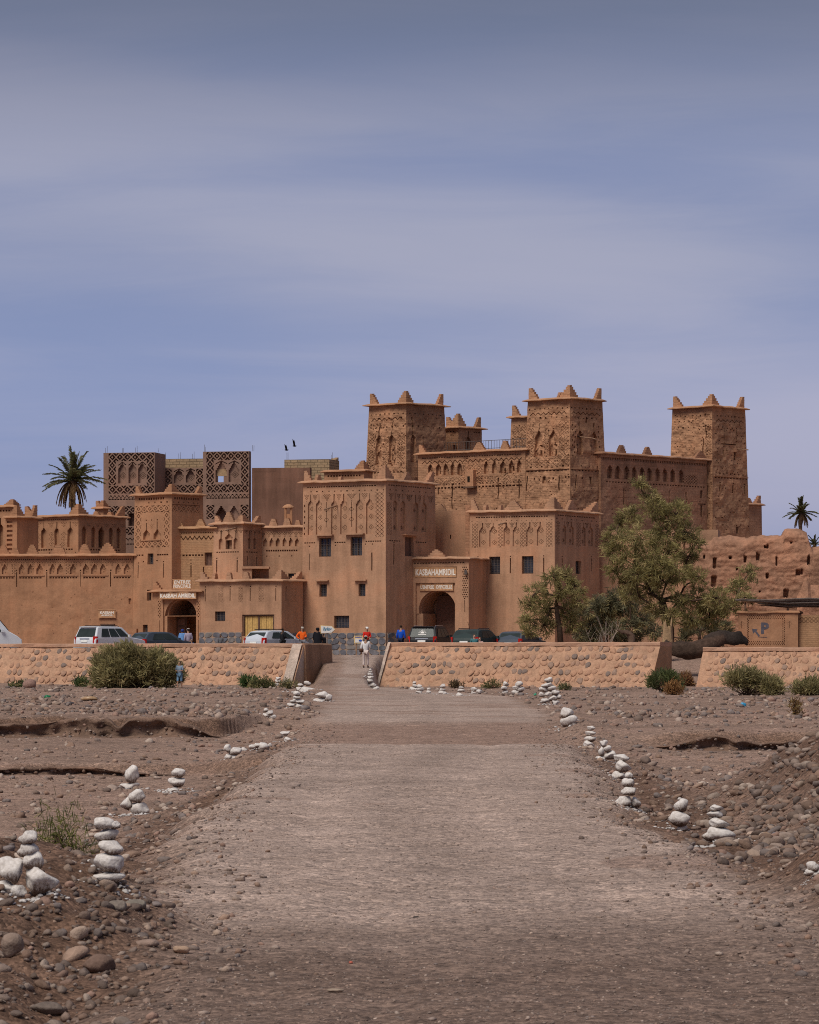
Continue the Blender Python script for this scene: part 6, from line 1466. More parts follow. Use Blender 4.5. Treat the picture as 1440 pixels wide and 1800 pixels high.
def car(label, kind, color, px, Y, heading, z=1.9, rails=False, rack=False, sticker=False, scale=1.0, wiper=False, antenna=False):
    """heading: degrees from straight away (+Y) towards the right; px: photo column of the rear-centre"""
    S = SHAPES[kind]; L, W = S['L'], S['W']; hw = W / 2; belt, roof = S['belt'], S['roof']
    a = math.radians(heading); fx = Vector((math.sin(a), math.cos(a), 0)); rx = Vector((math.cos(a), -math.sin(a), 0)); O = Vector((PX(px, Y), Y, z))
    T_ = lambda x, y, zz: tuple(O + fx * (x * scale) + rx * (y * scale) + Vector((0, 0, zz * scale)))
    root = empty('parked_car' if kind != 'van' else 'parked_van', tuple(O + fx * L / 2), label, 'van' if kind == 'van' else 'car', 'vehicles parked on the forecourt')
    def wid(zz): return hw * (1 - (.17 if kind != 'van' else .09) * max(0, (zz - belt) / (roof - belt)) - .05 * max(0, (.6 - zz) / .4))
    B_ = S['body']; nb = len(B_); cx = L / 2; V = []; sl = (-1, -.965, -.8, 0, .8, .965, 1)
    for t in sl:
        ins = {1: .055, .965: .018, .8: 0, 0: -.012}[abs(t)]
        for (x, zz) in B_:
            x2 = x + (cx - x) / cx * ins * (1.0 if abs(x - cx) > cx * .6 else .3); z2 = zz - (ins * .9 if zz > belt * .9 else -ins * .3); V.append(T_(x2, t * wid(zz), z2))
    Fs = [[i * nb + j, i * nb + (j + 1) % nb, (i + 1) * nb + (j + 1) % nb, (i + 1) * nb + j] for i in range(len(sl) - 1) for j in range(nb)] + [[j for j in range(nb)][::-1], [6 * nb + j for j in range(nb)]]
    mk('body', V, Fs, PAINT[color], root, False)
    def pane(nm, pts, mat=M_carglass, par=None): return mk(nm, [T_(*p) for p in pts], [list(range(len(pts)))], mat, par or root)
    (x0, z0), (x1, z1) = S['rear']; e = .02
    pane('rear_window', [(x0 - e - .012, -wid(z0) * .84, z0), (x0 - e - .012, wid(z0) * .84, z0), (x1 - e - .03, wid(z1) * .84, z1), (x1 - e - .03, -wid(z1) * .84, z1)])
    (x0, z0), (x1, z1) = S['front']
    pane('windscreen', [(x0 + e + .03, -wid(z0) * .86, z0), (x0 + e + .03, wid(z0) * .86, z0), (x1 + e + .03, wid(z1) * .86, z1), (x1 + e + .03, -wid(z1) * .86, z1)])
    sp = S['side']; nsp = 3 if kind != 'hatch' else 2
    for sg in (-1, 1):
        for k in range(nsp):
            t0, t1 = k / nsp + .015, (k + 1) / nsp - .015
            bot = lambda t: (sp[0][0] + (sp[3][0] - sp[0][0]) * t, sp[0][1] + (sp[3][1] - sp[0][1]) * t); top = lambda t: (sp[1][0] + (sp[2][0] - sp[1][0]) * t, sp[1][1] + (sp[2][1] - sp[1][1]) * t)
            pts = [bot(t0), bot(t1), top(t1), top(t0)]; pane('side_window', [(x, sg * (wid(zz) * 1.0 + .008), zz) for x, zz in pts])
        zl = belt - .12
        mb = MB(); mb.box8([T_(x, sg * y, zz) for x, y, zz in ((-.03, hw * .80, zl - .22), (.12, hw * 1.005, zl - .22), (.26, hw * 1.005, zl - .2), (.1, hw * .8, zl - .2), (.0, hw * .8, zl + .2), (.14, hw * .995, zl + .2), (.3, hw * .99, zl + .18), (.12, hw * .8, zl + .18))]); mb.build('tail_light', M_red, root)
        for x in (L * .185, L * .80):
            wr = .36 if kind != 'hatch' else .32
            mb = MB(); mb.tube([T_(x, sg * (hw - .2), wr), T_(x, sg * (hw - .18), wr), T_(x, sg * (hw + .005), wr), T_(x, sg * (hw + .015), wr)], [wr * .9, wr, wr, wr * .9], 20); ty = mb.build('wheel', M_tyre, root, False)
            mb = MB(); mb.tube([T_(x, sg * (hw + .005), wr), T_(x, sg * (hw + .03), wr)], [wr * .62, wr * .55], 14); mb.build('rim', M_rim, ty)
        mb = MB(); c_ = Vector(T_(sp[3][0] - .1, sg * (hw + .1), sp[3][1] + .06)); mb.box(c_, (.12, .18, .14), Matrix.Rotation(-a, 3, 'Z')); mb.build('mirror', PAINT[color], root)
        if rails:
            mb = MB(); mb.tube([T_(.7, sg * hw * .72, roof + .0), T_(.85, sg * hw * .72, roof + .055), T_(2.35, sg * hw * .72, roof + .055), T_(2.5, sg * hw * .72, roof)], .022, 5); mb.build('roof_rail', M_trim if color != 'black' else M_chrome, root)
    mb = MB(); mb.box8([T_(x, y, zz) for x, y, zz in ((-.08, -hw * .92, .42), (-.08, hw * .92, .42), (.14, hw * .95, .42), (.14, -hw * .95, .42), (-.06, -hw * .92, .66), (-.06, hw * .92, .66), (.14, hw * .95, .66), (.14, -hw * .95, .66))]); mb.build('rear_bumper', M_trim if color in ('black', 'green') else PAINT[color], root)
    pane('number_plate', [(-.02, -.26, belt - .28), (-.02, .26, belt - .28), (.0, .26, belt - .16), (.0, -.26, belt - .16)], M_plate)
    if kind == 'suv':
        mb = MB(); mb.box8([T_(x, y, zz) for x, y, zz in ((.28, -hw * .72, roof - .07), (.28, hw * .72, roof - .07), (.55, hw * .72, roof - .05), (.55, -hw * .72, roof - .05), (.26, -hw * .7, roof - .01), (.26, hw * .7, roof - .01), (.6, hw * .7, roof + .015), (.6, -hw * .7, roof + .015))]); mb.build('spoiler', PAINT[color], root)
        pane('trim_strip', [(.02, -.42, belt - .1), (.02, .42, belt - .1), (.035, .42, belt - .04), (.035, -.42, belt - .04)], M_chrome)
    if rack:
        mb = MB()
        for x in (.9, 1.4, 1.9): mb.box(Vector(T_(x, 0, roof + .09)), (W * .74, .06, .035), Matrix.Rotation(-a, 3, 'Z'))
        for y in (-.55, .55): mb.tube([T_(.75, y, roof + .07), T_(2.1, y, roof + .07)], .022, 5)
        mb.build('roof_rack', M_trim, root)
    if antenna: mb = MB(); mb.tube([T_(1.0, 0, roof), T_(.6, 0, roof + .45)], .012, 4); mb.build('antenna', M_trim, root)
    if sticker:   # white sun emblem on the rear window
        (x0, z0), (x1, z1) = S['rear']; Vq, Fq = [], []
        q = lambda y, t: T_(x0 + (x1 - x0) * t - .055, y, z0 + (z1 - z0) * t)
        def pl(pts): b = len(Vq); Vq.extend(q(*p) for p in pts); Fq.append(list(range(b, b + len(pts))))
        pl([(.13 * math.cos(t) , .42 + .24 * math.sin(t)) for t in np.linspace(0, math.pi, 9)])
        for k in range(7):
            t = math.pi * (k + .5) / 7; pl([(r_ * math.cos(t + d_), .42 + r_ * 1.8 * math.sin(t + d_)) for r_, d_ in ((.17, -.09), (.27, -.03), (.27, .03), (.17, .09))])
        pl([(-.27, .26), (.27, .26), (.27, .34), (-.27, .34)]); mk('sun_emblem', Vq, Fq, M_white, root)
    return root
car('white off-road car with roof rails parked at the left before the long wall', 'suv', 'white', 148, 236, 38, rails=True)
car('pale blue grey car mostly hidden behind the large bush', 'hatch', 'navy', 237, 241, 48)
car('silver car with roof rack parked in front of the annex doors', 'hatch', 'silver', 445, 232, 40, rack=True, z=1.93)
car('black off-road car with white sun emblem parked at the right-hand arch', 'suv', 'black', 741, 236, 17, rails=True, sticker=True)
car('dark green estate car with roof rails and aerial right of the black car', 'hatch', 'green', 815, 234, 24, rails=True, antenna=True, z=1.93, scale=1.06)
car('dark blue car half hidden by the shorter tamarisk', 'hatch', 'navy', 893, 236, 26)
car('white van cut off by the left picture edge', 'van', 'white', -124, 233, 72, scale=.98)

# ------------------------------------------------------------------ people
SKINS = dict(tan=plain('skin_tan', (.36, .20, .13), .7), dark=plain('skin_dark', (.13, .07, .045), .7), fair=plain('skin_fair', (.48, .28, .2), .7))
CL = {}
def cloth(c):
    if c not in CL: CL[c] = plain('cloth_%d' % len(CL), c, .9, spec=.1, var=.15, scale=7)
    return CL[c]
def skin_mesh(name, chains, mat, parent, root_pt=None, sub=1):
    """chains: lists of (point, radius); shared points are merged so that the skin is one surface"""
    bm = bmesh.new(); lay = bm.verts.layers.skin.verify(); seen = {}
    for ch in chains:
        prev = None
        for p, rad in ch:
            key = tuple(round(c, 3) for c in p)
            if key not in seen:
                v = bm.verts.new(p); v[lay].radius = (rad, rad) if not hasattr(rad, '__len__') else rad; seen[key] = v
            v = seen[key]
            if prev is not None and prev is not v and bm.edges.get((prev, v)) is None: bm.edges.new((prev, v))
            prev = v
    bm.verts.ensure_lookup_table(); (seen[tuple(round(c, 3) for c in root_pt)] if root_pt else bm.verts[0])[lay].use_root = True
    me = bpy.data.meshes.new(name); bm.to_mesh(me); bm.free(); me.materials.append(mat)
    o = bpy.data.objects.new(name, me); COL.objects.link(o); o.parent = parent
    m = o.modifiers.new('skin', 'SKIN'); m.use_smooth_shade = True; s = o.modifiers.new('sub', 'SUBSURF'); s.levels = sub; s.render_levels = sub
    return o
def person(label, px, Y, z, height, face, top, bottom, skin='tan', robe=False, hat=None, hair=(.03, .02, .015), arms=('down', 'down'), lean=0.0, stride=.12, shorts=False, crouch=False, bag=None, group=None, scarf=None, wide=1.0):
    """face: degrees the person looks towards, 0 = away from the camera, 180 = to the camera"""
    root = empty('person', (PX(px, Y), Y, z), label, 'person', group); root.rotation_euler = (0, 0, -math.radians(face)); k = height / 1.75; root.scale = (k * wide, k * wide, k)
    hip = (0, 0, .92); waist = (0, .01 + lean * .3, 1.08); chest = (0, .0 + lean * .7, 1.30); neck = (0, lean * 1.0, 1.47); hd0 = (0, .02 + lean * 1.15, 1.55); hd1 = (0, .015 + lean * 1.25, 1.66); hd2 = (0, .0 + lean * 1.28, 1.72)
    legs, arms_c, hands = [], [], []
    for sg in (-1, 1):
        st = stride * sg
        if crouch: hipj, knee, ank, toe = (sg * .1, 0, .42), (sg * .2, .38, .5), (sg * .15, .12, .08), (sg * .16, .3, .03)
        else: hipj, knee, ank, toe = (sg * .095, 0, .88), (sg * .1, .03 + st * .5, .48), (sg * .1, st - (.02 if st < 0 else 0), .08), (sg * .11, st + .15, .03)
        legs.append((hipj, knee, ank, toe)); sh = (sg * .185, lean * .85, 1.41); mode = arms[0 if sg < 0 else 1]
        if mode == 'down': el, wr = (sg * .245, -.02 + lean * .6, 1.13), (sg * .255, .06 + lean * .5, .90)
        elif mode == 'front': el, wr = (sg * .24, .05 + lean * .6, 1.14), (sg * .10, .27 + lean * .6, 1.12)
        elif mode == 'hip': el, wr = (sg * .36, -.06, 1.16), (sg * .18, .06, 1.0)
        else: el, wr = (sg * .25, .08, 1.15), (sg * .12, .2, 1.38)
        arms_c.append((sh, el, wr))
    if crouch: dz = -.46; mv = lambda p: (p[0], p[1] + .08, p[2] + dz); hip, waist, chest, neck, hd0, hd1, hd2 = map(mv, (hip, waist, chest, neck, hd0, hd1, hd2)); arms_c = [tuple(mv(q) for q in a_) for a_ in arms_c]
    nose = (0, hd0[1] + .115, hd0[2] + .055)
    ch = [[(hip, (.15, .11)), (waist, (.125, .095)), (chest, (.15, .105)), (neck, .055), (hd0, .085), (hd1, .092), (hd2, .06)], [(hd1, .092), ((hd1[0], hd1[1] + .07, hd1[2] - .05), .03), (nose, .018)]]
    for (hj, kn, an, to), (sh, el, wr) in zip(legs, arms_c):
        ch.append([(hip, (.15, .11)), (hj, .088), (kn, .058), (an, .04), (to, .032)]); ch.append([(chest, (.15, .105)), (sh, .06), (el, .043), (wr, .03)])
        d = (Vector(wr) - Vector(el)).normalized(); sd = Vector((1, 0, 0)) if abs(d.x) < .8 else Vector((0, 1, 0)); palm_ = Vector(wr) + d * .07
        ch.append([(wr, .03), (tuple(palm_), (.036, .018))])
        for q in range(4):
            b = palm_ + sd * (.018 * (q - 1.5)); b2 = b + d * .045 + Vector((0, .008, 0)); b3 = b2 + d * (.03 + .008 * (1 - abs(q - 1.3))) + Vector((0, .018, 0)); ch.append([(tuple(palm_), (.036, .018)), (tuple(b), .010), (tuple(b2), .0095), (tuple(b3), .008)])
        t1 = Vector(wr) + d * .03 + Vector((0, .035, 0)); ch.append([(wr, .03), (tuple(t1), .012), (tuple(t1 + d * .045 + Vector((0, .012, 0))), .009)])
    skin_mesh('body', ch, SKINS[skin], root, hip)
    tm = cloth(top); bm_ = cloth(bottom)
    tchain = [[((hip[0], hip[1], hip[2] - .06), (.185, .14)), (waist, (.16, .125)), (chest, (.185, .135)), ((neck[0], neck[1], neck[2] - .045), .075)]]
    for sh, el, wr in arms_c:
        sl = [(chest, (.185, .135)), (sh, .085), (el, .066)]
        if not shorts: sl.append((tuple(Vector(el).lerp(Vector(wr), .9)), .052))
        tchain.append(sl)
    skin_mesh('shirt', tchain, tm, root, chest)
    if robe:
        V = []; n = 18
        for z_, rx_, ry_ in ((1.42, .17, .11), (1.25, .22, .15), (1.0, .22, .17), (.7, .25, .2), (.35, .29, .24), (.06, .33, .28)):
            for q in range(n):
                a = 6.283 * q / n; w = 1 + .05 * math.sin(5 * a + z_ * 3); V.append((rx_ * w * math.cos(a), ry_ * w * math.sin(a) + lean * max(0, z_ - .9), z_))
        Fs = [[l * n + q, l * n + (q + 1) % n, (l + 1) * n + (q + 1) % n, (l + 1) * n + q] for l in range(5) for q in range(n)]
        me = bpy.data.meshes.new('robe'); me.from_pydata(V, [], Fs); me.polygons.foreach_set('use_smooth', np.ones(len(Fs), bool)); me.materials.append(tm); o = bpy.data.objects.new('robe', me); COL.objects.link(o); o.parent = root
    else:
        lchain = []
        for hj, kn, an, to in legs:
            end = tuple(Vector(kn).lerp(Vector(an), .05 if shorts else .93)); lchain.append([(hip, (.165, .125)), (hj, .108), (kn, .078), (end, .066)])
        skin_mesh('trousers', lchain, bm_, root, hip)
    for hj, kn, an, to in legs:
        skin_mesh('shoe', [[((an[0], an[1] - .05, .04), .045), ((to[0], to[1] - .05, .04), .048), ((to[0], to[1] + .04, .035), .036)]], cloth((.03, .025, .025)), root)
    if hair is not None: skin_mesh('hair', [[((hd0[0], hd0[1] - .05, hd0[2] + .03), .07), ((hd1[0], hd1[1] - .03, hd1[2] + .02), .098), ((hd2[0], hd2[1] - .01, hd2[2] + .02), .07)]], cloth(hair), root)
    if hat == 'cap' or isinstance(hat, tuple):
        c_ = hat if isinstance(hat, tuple) else (.7, .68, .64)
        skin_mesh('cap', [[((hd1[0], hd1[1] - .02, hd1[2] + .02), .105), ((hd2[0], hd2[1], hd2[2] + .02), .08)], [((hd1[0], hd1[1] - .02, hd1[2] + .02), .105), ((hd1[0], hd1[1] + .15, hd1[2] + .02), (.06, .02))]], cloth(c_), root)
    if scarf: skin_mesh('turban', [[((hd0[0], hd0[1] - .03, hd0[2] - .04), .10), ((hd1[0], hd1[1], hd1[2] + .0), .125), ((hd2[0], hd2[1], hd2[2] + .02), .09)]], cloth(scarf), root)
    fc = MB(); fwd = hd1[1] + .086
    for sg in (-1, 1): fc.box((sg * .034, fwd, hd1[2] - .01), (.026, .012, .014))
    fc.box((0, fwd - .005, hd1[2] - .1), (.05, .012, .01))
    me = bpy.data.meshes.new('face_features'); me.from_pydata(fc.v, [], fc.f); me.materials.append(cloth((.04, .025, .02))); o = bpy.data.objects.new('face_features', me); COL.objects.link(o); o.parent = root
    return root
def bagm(label, px, Y, z, w, h, d, c, name='shoulder_bag'):
    mb = MB(); X = PX(px, Y); bm = bmesh.new(); bmesh.ops.create_cube(bm, size=1.0); bmesh.ops.scale(bm, vec=(w, d, h), verts=bm.verts); bmesh.ops.bevel(bm, geom=bm.edges, offset=min(w, h, d) * .25, segments=2, affect='EDGES')
    V = [(v.co.x + X, v.co.y + Y, v.co.z + z) for v in bm.verts]; Fs = [[v.index for v in f_.verts] for f_ in bm.faces]; bm.free()
    return tag(mk(name, V, Fs, cloth(c), None, True), label, 'bag')
gl = lambda px, Y: float(gz(np.array([PX(px, Y)]), np.array([Y]))[0])
person('man in white shirt, pale trousers and cap walking up the ramp', 643, 202, gl(643, 202), 1.72, 10, (.72, .70, .70), (.60, .50, .46), 'tan', hat='cap', stride=.1, arms=('down', 'front'))
bagm('dark brown shoulder bag at the walking man\'s side', 635.5, 201.6, gl(643, 202) + .95, .24, .2, .1, (.10, .05, .035))
person('person in red shirt and white cap farther up the ramp', 645, 226, 1.9, 1.70, 160, (.62, .03, .02), (.06, .05, .05), 'tan', hat='cap', arms=('front', 'front'))
person('man in bright orange top standing behind the left wall end', 531.5, 228, 1.9, 1.72, 165, (.85, .14, .02), (.2, .2, .22), 'tan', hat=(.4, .35, .3), arms=('front', 'hip'))
person('person in long black clothes left of the parking sign', 558.5, 231, 1.9, 1.74, 30, (.012, .012, .016), (.012, .012, .016), 'dark', robe=True, hair=(.012, .012, .014), scarf=(.012, .012, .016), wide=1.15)
person('shorter person in black bending behind the parking sign', 571, 232, 1.9, 1.35, 300, (.014, .014, .018), (.014, .014, .018), 'dark', lean=.1, arms=('front', 'front'))
person('dark clothed man standing by the annex corner', 497, 232, 1.9, 1.70, 60, (.02, .02, .025), (.03, .03, .035), 'dark', arms=('down', 'front'))
person('dark haired person behind the wall before the grey plinth', 388, 226, 1.9, 1.28, 200, (.12, .12, .13), (.05, .05, .06), 'dark', arms=('down', 'down'))
person('man in bright blue shirt beside the black car', 705, 224, 1.97, 1.74, 20, (.015, .09, .55), (.02, .025, .05), 'tan', arms=('down', 'down'))
person('woman in teal top and sunglasses right of the dark green car', 834, 208.5, 1.5, 1.55, 175, (.06, .18, .2), (.1, .1, .12), 'fair', arms=('down', 'down'), hair=(.12, .06, .03))
person('reddish haired person in pale top beside the woman in teal', 843.5, 209, 1.4, 1.5, 190, (.45, .3, .28), (.1, .1, .12), 'fair', hair=(.16, .07, .04))
person('man in long light blue robe and dark blue turban in the left arch', 319.5, 247, 1.9, 1.78, 35, (.13, .26, .52), (.13, .26, .52), 'dark', robe=True, hair=None, scarf=(.03, .05, .2), lean=.06)
person('man in mauve shirt and pale cap in the left arch', 331.5, 246, 1.9, 1.78, 340, (.36, .31, .40), (.2, .14, .13), 'tan', hat=(.5, .42, .4), lean=.05)
person('small figure in blue crouching in the left arch', 337.5, 243, 1.9, 1.45, 330, (.02, .10, .28), (.02, .1, .28), 'tan', crouch=True, hair=(.3, .2, .15))
person('child in striped shirt and blue shorts beside the large bush', 316, 182.5, gl(316, 182.5), 1.36, 200, (.20, .26, .34), (.16, .28, .40), 'tan', shorts=True, arms=('front', 'front'))

# ------------------------------------------------------------------ free-standing signs
class Plane(Fc):
    pass
def plane_at(Y, x0, x1, y0, y1):
    p = Fc(x0, x1, y0, y1); p.place((PX(x0, Y), Y, PZ(y0, Y)), (PX(x1, Y), Y, PZ(y0, Y)), (PX(x0, Y), Y, PZ(y1, Y)), (PX(x1, Y), Y, PZ(y1, Y)), 0); return p
pl_ = plane_at(222, 560, 600, 1095, 1150)
sg_ = empty('parking_sign', (PX(577, 222), 222, 1.9), 'white arrow-shaped parking sign on a thin post', 'sign')
mb = MB(); pts = [(564.5, 1100), (583, 1101), (588.5, 1106.5), (583, 1112), (565, 1113)]
V = [pl_.pos(x, y, 0) for x, y in pts] + [pl_.pos(x, y, .04) for x, y in pts]; mk('board', V, [[0, 1, 2, 3, 4], [9, 8, 7, 6, 5]] + [[i, (i + 1) % 5, 5 + (i + 1) % 5, 5 + i] for i in range(5)], M_white, sg_)
V = [pl_.pos(576 + (x - 576) * 1.1, 1106.5 + (y - 1106.5) * 1.13, .045) for x, y in pts] + [pl_.pos(576 + (x - 576) * 1.1, 1106.5 + (y - 1106.5) * 1.13, .06) for x, y in pts]; mk('border', V, [[0, 1, 2, 3, 4]] + [[i, (i + 1) % 5, 5 + (i + 1) % 5, 5 + i] for i in range(5)], M_yel, sg_)
write(sg_, pl_, 'Parking', 568, 1102.5, 583, 1110.5, .012, plain('sign_ink', (.05, .22, .36), .7))
mb = MB(); q = pl_.pos(575, 1150, .1); mb.tube([(q[0], q[1], 2.05), (q[0], q[1], PZ(1108, 222))], .03, 6); mb.build('post', M_pole, sg_)
pl2 = plane_at(219, 615, 650, 1110, 1160)
sg2 = empty('notice_board', (PX(630, 219), 219, 1.9), 'yellow notice board with blue arrow on a post at the ramp top', 'sign')
fbox(pl2, 622.5, 1117.5, 638, 1131, 0, .04).build('board', M_yel, sg2); fbox(pl2, 624, 1122.5, 637, 1129.5, -.012, -.002).build('panel', M_white, sg2)
V = [pl2.pos(x, y, -.02) for x, y in ((631, 1124.5), (634, 1124.5), (634, 1123), (637, 1126), (634, 1129), (634, 1127.5), (631, 1127.5))]; mk('arrow', V, [[0, 1, 5, 6], [1, 2, 3, 4, 5]], M_blue, sg2)
write(sg2, pl2, 'PARKING', 624.5, 1119, 636.5, 1121.5, .008, M_blue)
mb = MB(); q = pl2.pos(627, 1150, .08); mb.tube([(q[0], q[1], 1.7), (q[0], q[1], PZ(1124, 219))], .035, 6); mb.build('post', M_pole, sg2)

# ------------------------------------------------------------------ two birds
def bird(label, px, py, Y, fl):
    c = Vector((PX(px, Y), Y, PZ(py, Y))); root = empty('bird', tuple(c), label, 'bird'); M_b = cloth((.03, .03, .035))
    V, Fs = stone_shape(2, 77, .05, 0); V = V * np.array([.17, .07, .06]) + np.array(c); mk('body', V, Fs, M_b, root, True)
    for sg in (-1, 1):
        w = [c + Vector((.06, sg * .04, .02)), c + Vector((-.08, sg * .04, .02)), c + Vector((-.12, sg * .3, .22 * fl)), c + Vector((-.1 + .05 * sg, sg * .5, .42 * fl)), c + Vector((.02, sg * .3, .25 * fl))]
        V = [tuple(q) for q in w] + [tuple(q + Vector((0, 0, -.012))) for q in w]; mk('wing', V, [[0, 1, 2, 4], [4, 2, 3], [9, 7, 6, 5], [8, 7, 9]], M_b, root)
    V = [tuple(c + Vector(q)) for q in ((-.14, -.03, 0), (-.14, .03, 0), (-.33, .06, .01), (-.33, -.06, .01), (-.14, 0, -.02))]; mk('tail', V, [[0, 1, 2, 3], [0, 4, 1]], M_b, root)
bird('lower of two dark birds flying above the brick rooftop room', 504, 791, 275, 1.0)
bird('upper of two dark birds flying above the brick rooftop room', 518, 784, 275, 1.2)
# ------------------------------------------------------------------ lime-painted cairns along the track
def lime_stone_mat():
    m, n, l, b = nmat('limed_stone')
    g = N(n, 'ShaderNodeTexCoord'); mpn = N(n, 'ShaderNodeMapping'); mpn.inputs['Scale'].default_value = (5, 5, 1.2); l.new(g.outputs['Object'], mpn.inputs[0])
    t = N(n, 'ShaderNodeTexNoise', i_Scale=1.3, i_Detail=5.0, i_Roughness=.6); l.new(mpn.outputs[0], t.inputs['Vector'])
    sp = N(n, 'ShaderNodeSeparateXYZ'); l.new(g.outputs['Object'], sp.inputs[0])
    ad = N(n, 'ShaderNodeMath', operation='MULTIPLY_ADD'); l.new(sp.outputs['Z'], ad.inputs[0]); ad.inputs[1].default_value = .55; l.new(t.outputs['Fac'], ad.inputs[2])
    r = ramp(n, [(.17, (.16, .11, .085)), (.31, (.46, .40, .36)), (.42, (.60, .55, .515)), (.8, (.70, .65, .615))], 'LINEAR'); l.new(ad.outputs[0], r.inputs[0])
    t2 = N(n, 'ShaderNodeTexNoise', i_Scale=4.0, i_Detail=4.0); l.new(g.outputs['Object'], t2.inputs['Vector'])
    r2 = ramp(n, [(.3, (.72, .70, .68)), (.62, (1, 1, 1))], 'LINEAR'); l.new(t2.outputs['Fac'], r2.inputs[0])
    mx = N(n, 'ShaderNodeMix', data_type='RGBA', blend_type='MULTIPLY', i_Factor=1.0); l.new(r.outputs[0], mx.inputs['A']); l.new(r2.outputs[0], mx.inputs['B']); l.new(mx.outputs['Result'], b.inputs['Base Color'])
    b.inputs['Roughness'].default_value = .9; b.inputs['Specular IOR Level'].default_value = .1
    bp = N(n, 'ShaderNodeBump', i_Strength=1.0, i_Distance=.006); l.new(t2.outputs['Fac'], bp.inputs['Height']); l.new(bp.outputs[0], b.inputs['Normal'])
    return m
M_limed = lime_stone_mat()
CST = []
for k in range(14):
    V, Fs = stone_shape(3, 500 + k, .62, .95)
    me = bpy.data.meshes.new('painted_stone'); me.from_pydata(V.tolist(), [], Fs.tolist()); me.polygons.foreach_set('use_smooth', np.ones(len(Fs), bool)); me.materials.append(M_limed); CST.append(me)
chipP, chipS = [], []
def depth_at(px, py, Y0=60.0):
    """depth where the line of sight through (px,py) meets the ground"""
    Ys = 14 * (205 / 14) ** (np.arange(1200) / 1199.0); z = gz((px - CX) * Ys / F, Ys, False); yy_ = HY + (H - z) * F / Ys
    hit = np.nonzero(yy_ <= py)[0]
    return float(Ys[hit[0]]) if len(hit) else 200.0
rc_r = random.Random(99)
def cairn(label, stones, base, Y=None, chips=10):
    """stones: (px, py, w, h) centres and sizes in photo pixels; base: photo row of the foot"""
    Y = Y or depth_at(stones[-1][0], base); s = SS(Y); px0 = sum(q[0] for q in stones) / len(stones); X0 = PX(px0, Y)
    zg = float(gz(np.array([X0]), np.array([Y]))[0]); zoff = zg - PZ(base, Y) - 3.0 / s      # keep the stack on the real ground
    root = empty('cairn', (X0, Y, zg), label, 'cairn', 'white painted stone cairns along the track')
    for i, (px, py, w, h) in enumerate(stones):
        o = bpy.data.objects.new('stone', rc_r.choice(CST)); COL.objects.link(o); o.parent = root
        o.location = (PX(px, Y) - X0, rc_r.uniform(-.02, .02), PZ(py, Y) + zoff - zg)
        o.scale = (w / 2 / s * 1.08, (w + h) / 4 / s * 1.05, h / 2 / s * 1.15); o.rotation_euler = (rc_r.uniform(-.12, .12), rc_r.uniform(-.16, .16), rc_r.choice([0, math.pi]) + rc_r.uniform(-.3, .3))
    wid = max(q[2] for q in stones) / s
    for k in range(chips * 4):
        a = rc_r.uniform(0, 6.28); d = wid * rc_r.uniform(.35, 1.3); chipP.append((X0 + d * math.cos(a), Y + d * math.sin(a) * 1.6)); chipS.append(wid * rc_r.uniform(.04, .15))
cairn('nearest left cairn of big rounded stones at the picture edge', [(52, 1470, 34, 26), (50, 1492, 36, 27), (59, 1509, 33, 28), (20, 1528, 48, 50), (70, 1547, 62, 46), (34, 1566, 32, 26), (6, 1560, 44, 30)], 1575, chips=26)
cairn('tall left cairn of five rough stones behind the rush tuft', [(183, 1437, 34, 22), (203, 1438, 20, 14), (186, 1456, 40, 22), (194, 1476, 44, 24), (192, 1507, 50, 34), (190, 1530, 54, 20)], 1541, chips=26)
cairn('left cairn of three stones with one egg-shaped stone behind it', [(241, 1397, 28, 24), (223, 1411, 21, 20), (247, 1421, 34, 25)], 1434, chips=26)
cairn('upright egg-shaped stone balanced on a flat stone', [(232, 1357, 24, 33), (227, 1378, 34, 14)], 1386, chips=4)
cairn('leaning left cairn of two flat stones with spilled chips', [(313, 1353, 25, 15), (312, 1370, 30, 18), (306, 1384, 18, 11)], 1391, chips=20)
cairn('low left cluster of four stones at the track edge before the dip', [(400, 1308, 13, 14), (415, 1313, 24, 15), (402, 1323, 14, 12), (413, 1324, 17, 12)], 1331, chips=12)
cairn('low heap of limed stones left of the track', [(429, 1317, 13, 9), (444, 1312, 13, 8), (463, 1312, 20, 15), (452, 1309, 14, 9), (474, 1309, 10, 8)], 1320, chips=8)
cairn('single limed flat stone topping a dirt lump at the dip', [(502, 1285, 18, 8), (506, 1297, 16, 10)], 1303, chips=16)
cairn('small left cairn above the cut bank end', [(468, 1246, 8, 7), (474, 1251, 12, 9), (467, 1256, 13, 8), (480, 1259, 12, 8)], 1264, chips=8)
cairn('stepped left cairn of six stones below the ramp', [(522, 1218, 12, 8), (521, 1225, 14, 7), (516, 1231, 12, 7), (527, 1232, 18, 9), (512, 1238, 13, 8), (527, 1240, 18, 9)], 1245, chips=8)
cairn('left cairn with pale ochre slab topped by a round stone', [(541, 1199, 12, 8), (528, 1202, 10, 6), (541, 1211, 32, 11), (526, 1209, 12, 8)], 1217, chips=6)
cairn('large curved limed rock pile right of the ochre slab', [(567, 1218, 22, 11), (577, 1223, 14, 14), (563, 1228, 22, 10)], 1232, chips=6)
cairn('small stacked cairn at the whitewashed end of the left wall', [(489, 1183, 9, 6), (489, 1188, 10, 7), (486, 1194, 12, 8)], 1199, chips=10)
cairn('tall thin tapering cairn at the corner of the right wall', [(651, 1179, 5, 4), (651, 1183, 7, 5), (651, 1188, 9, 6), (651, 1193, 11, 7), (650, 1199, 13, 8), (655, 1206, 14, 9), (648, 1207, 11, 8), (660, 1212, 14, 8), (652, 1213, 13, 8)], 1217, 187, chips=20)
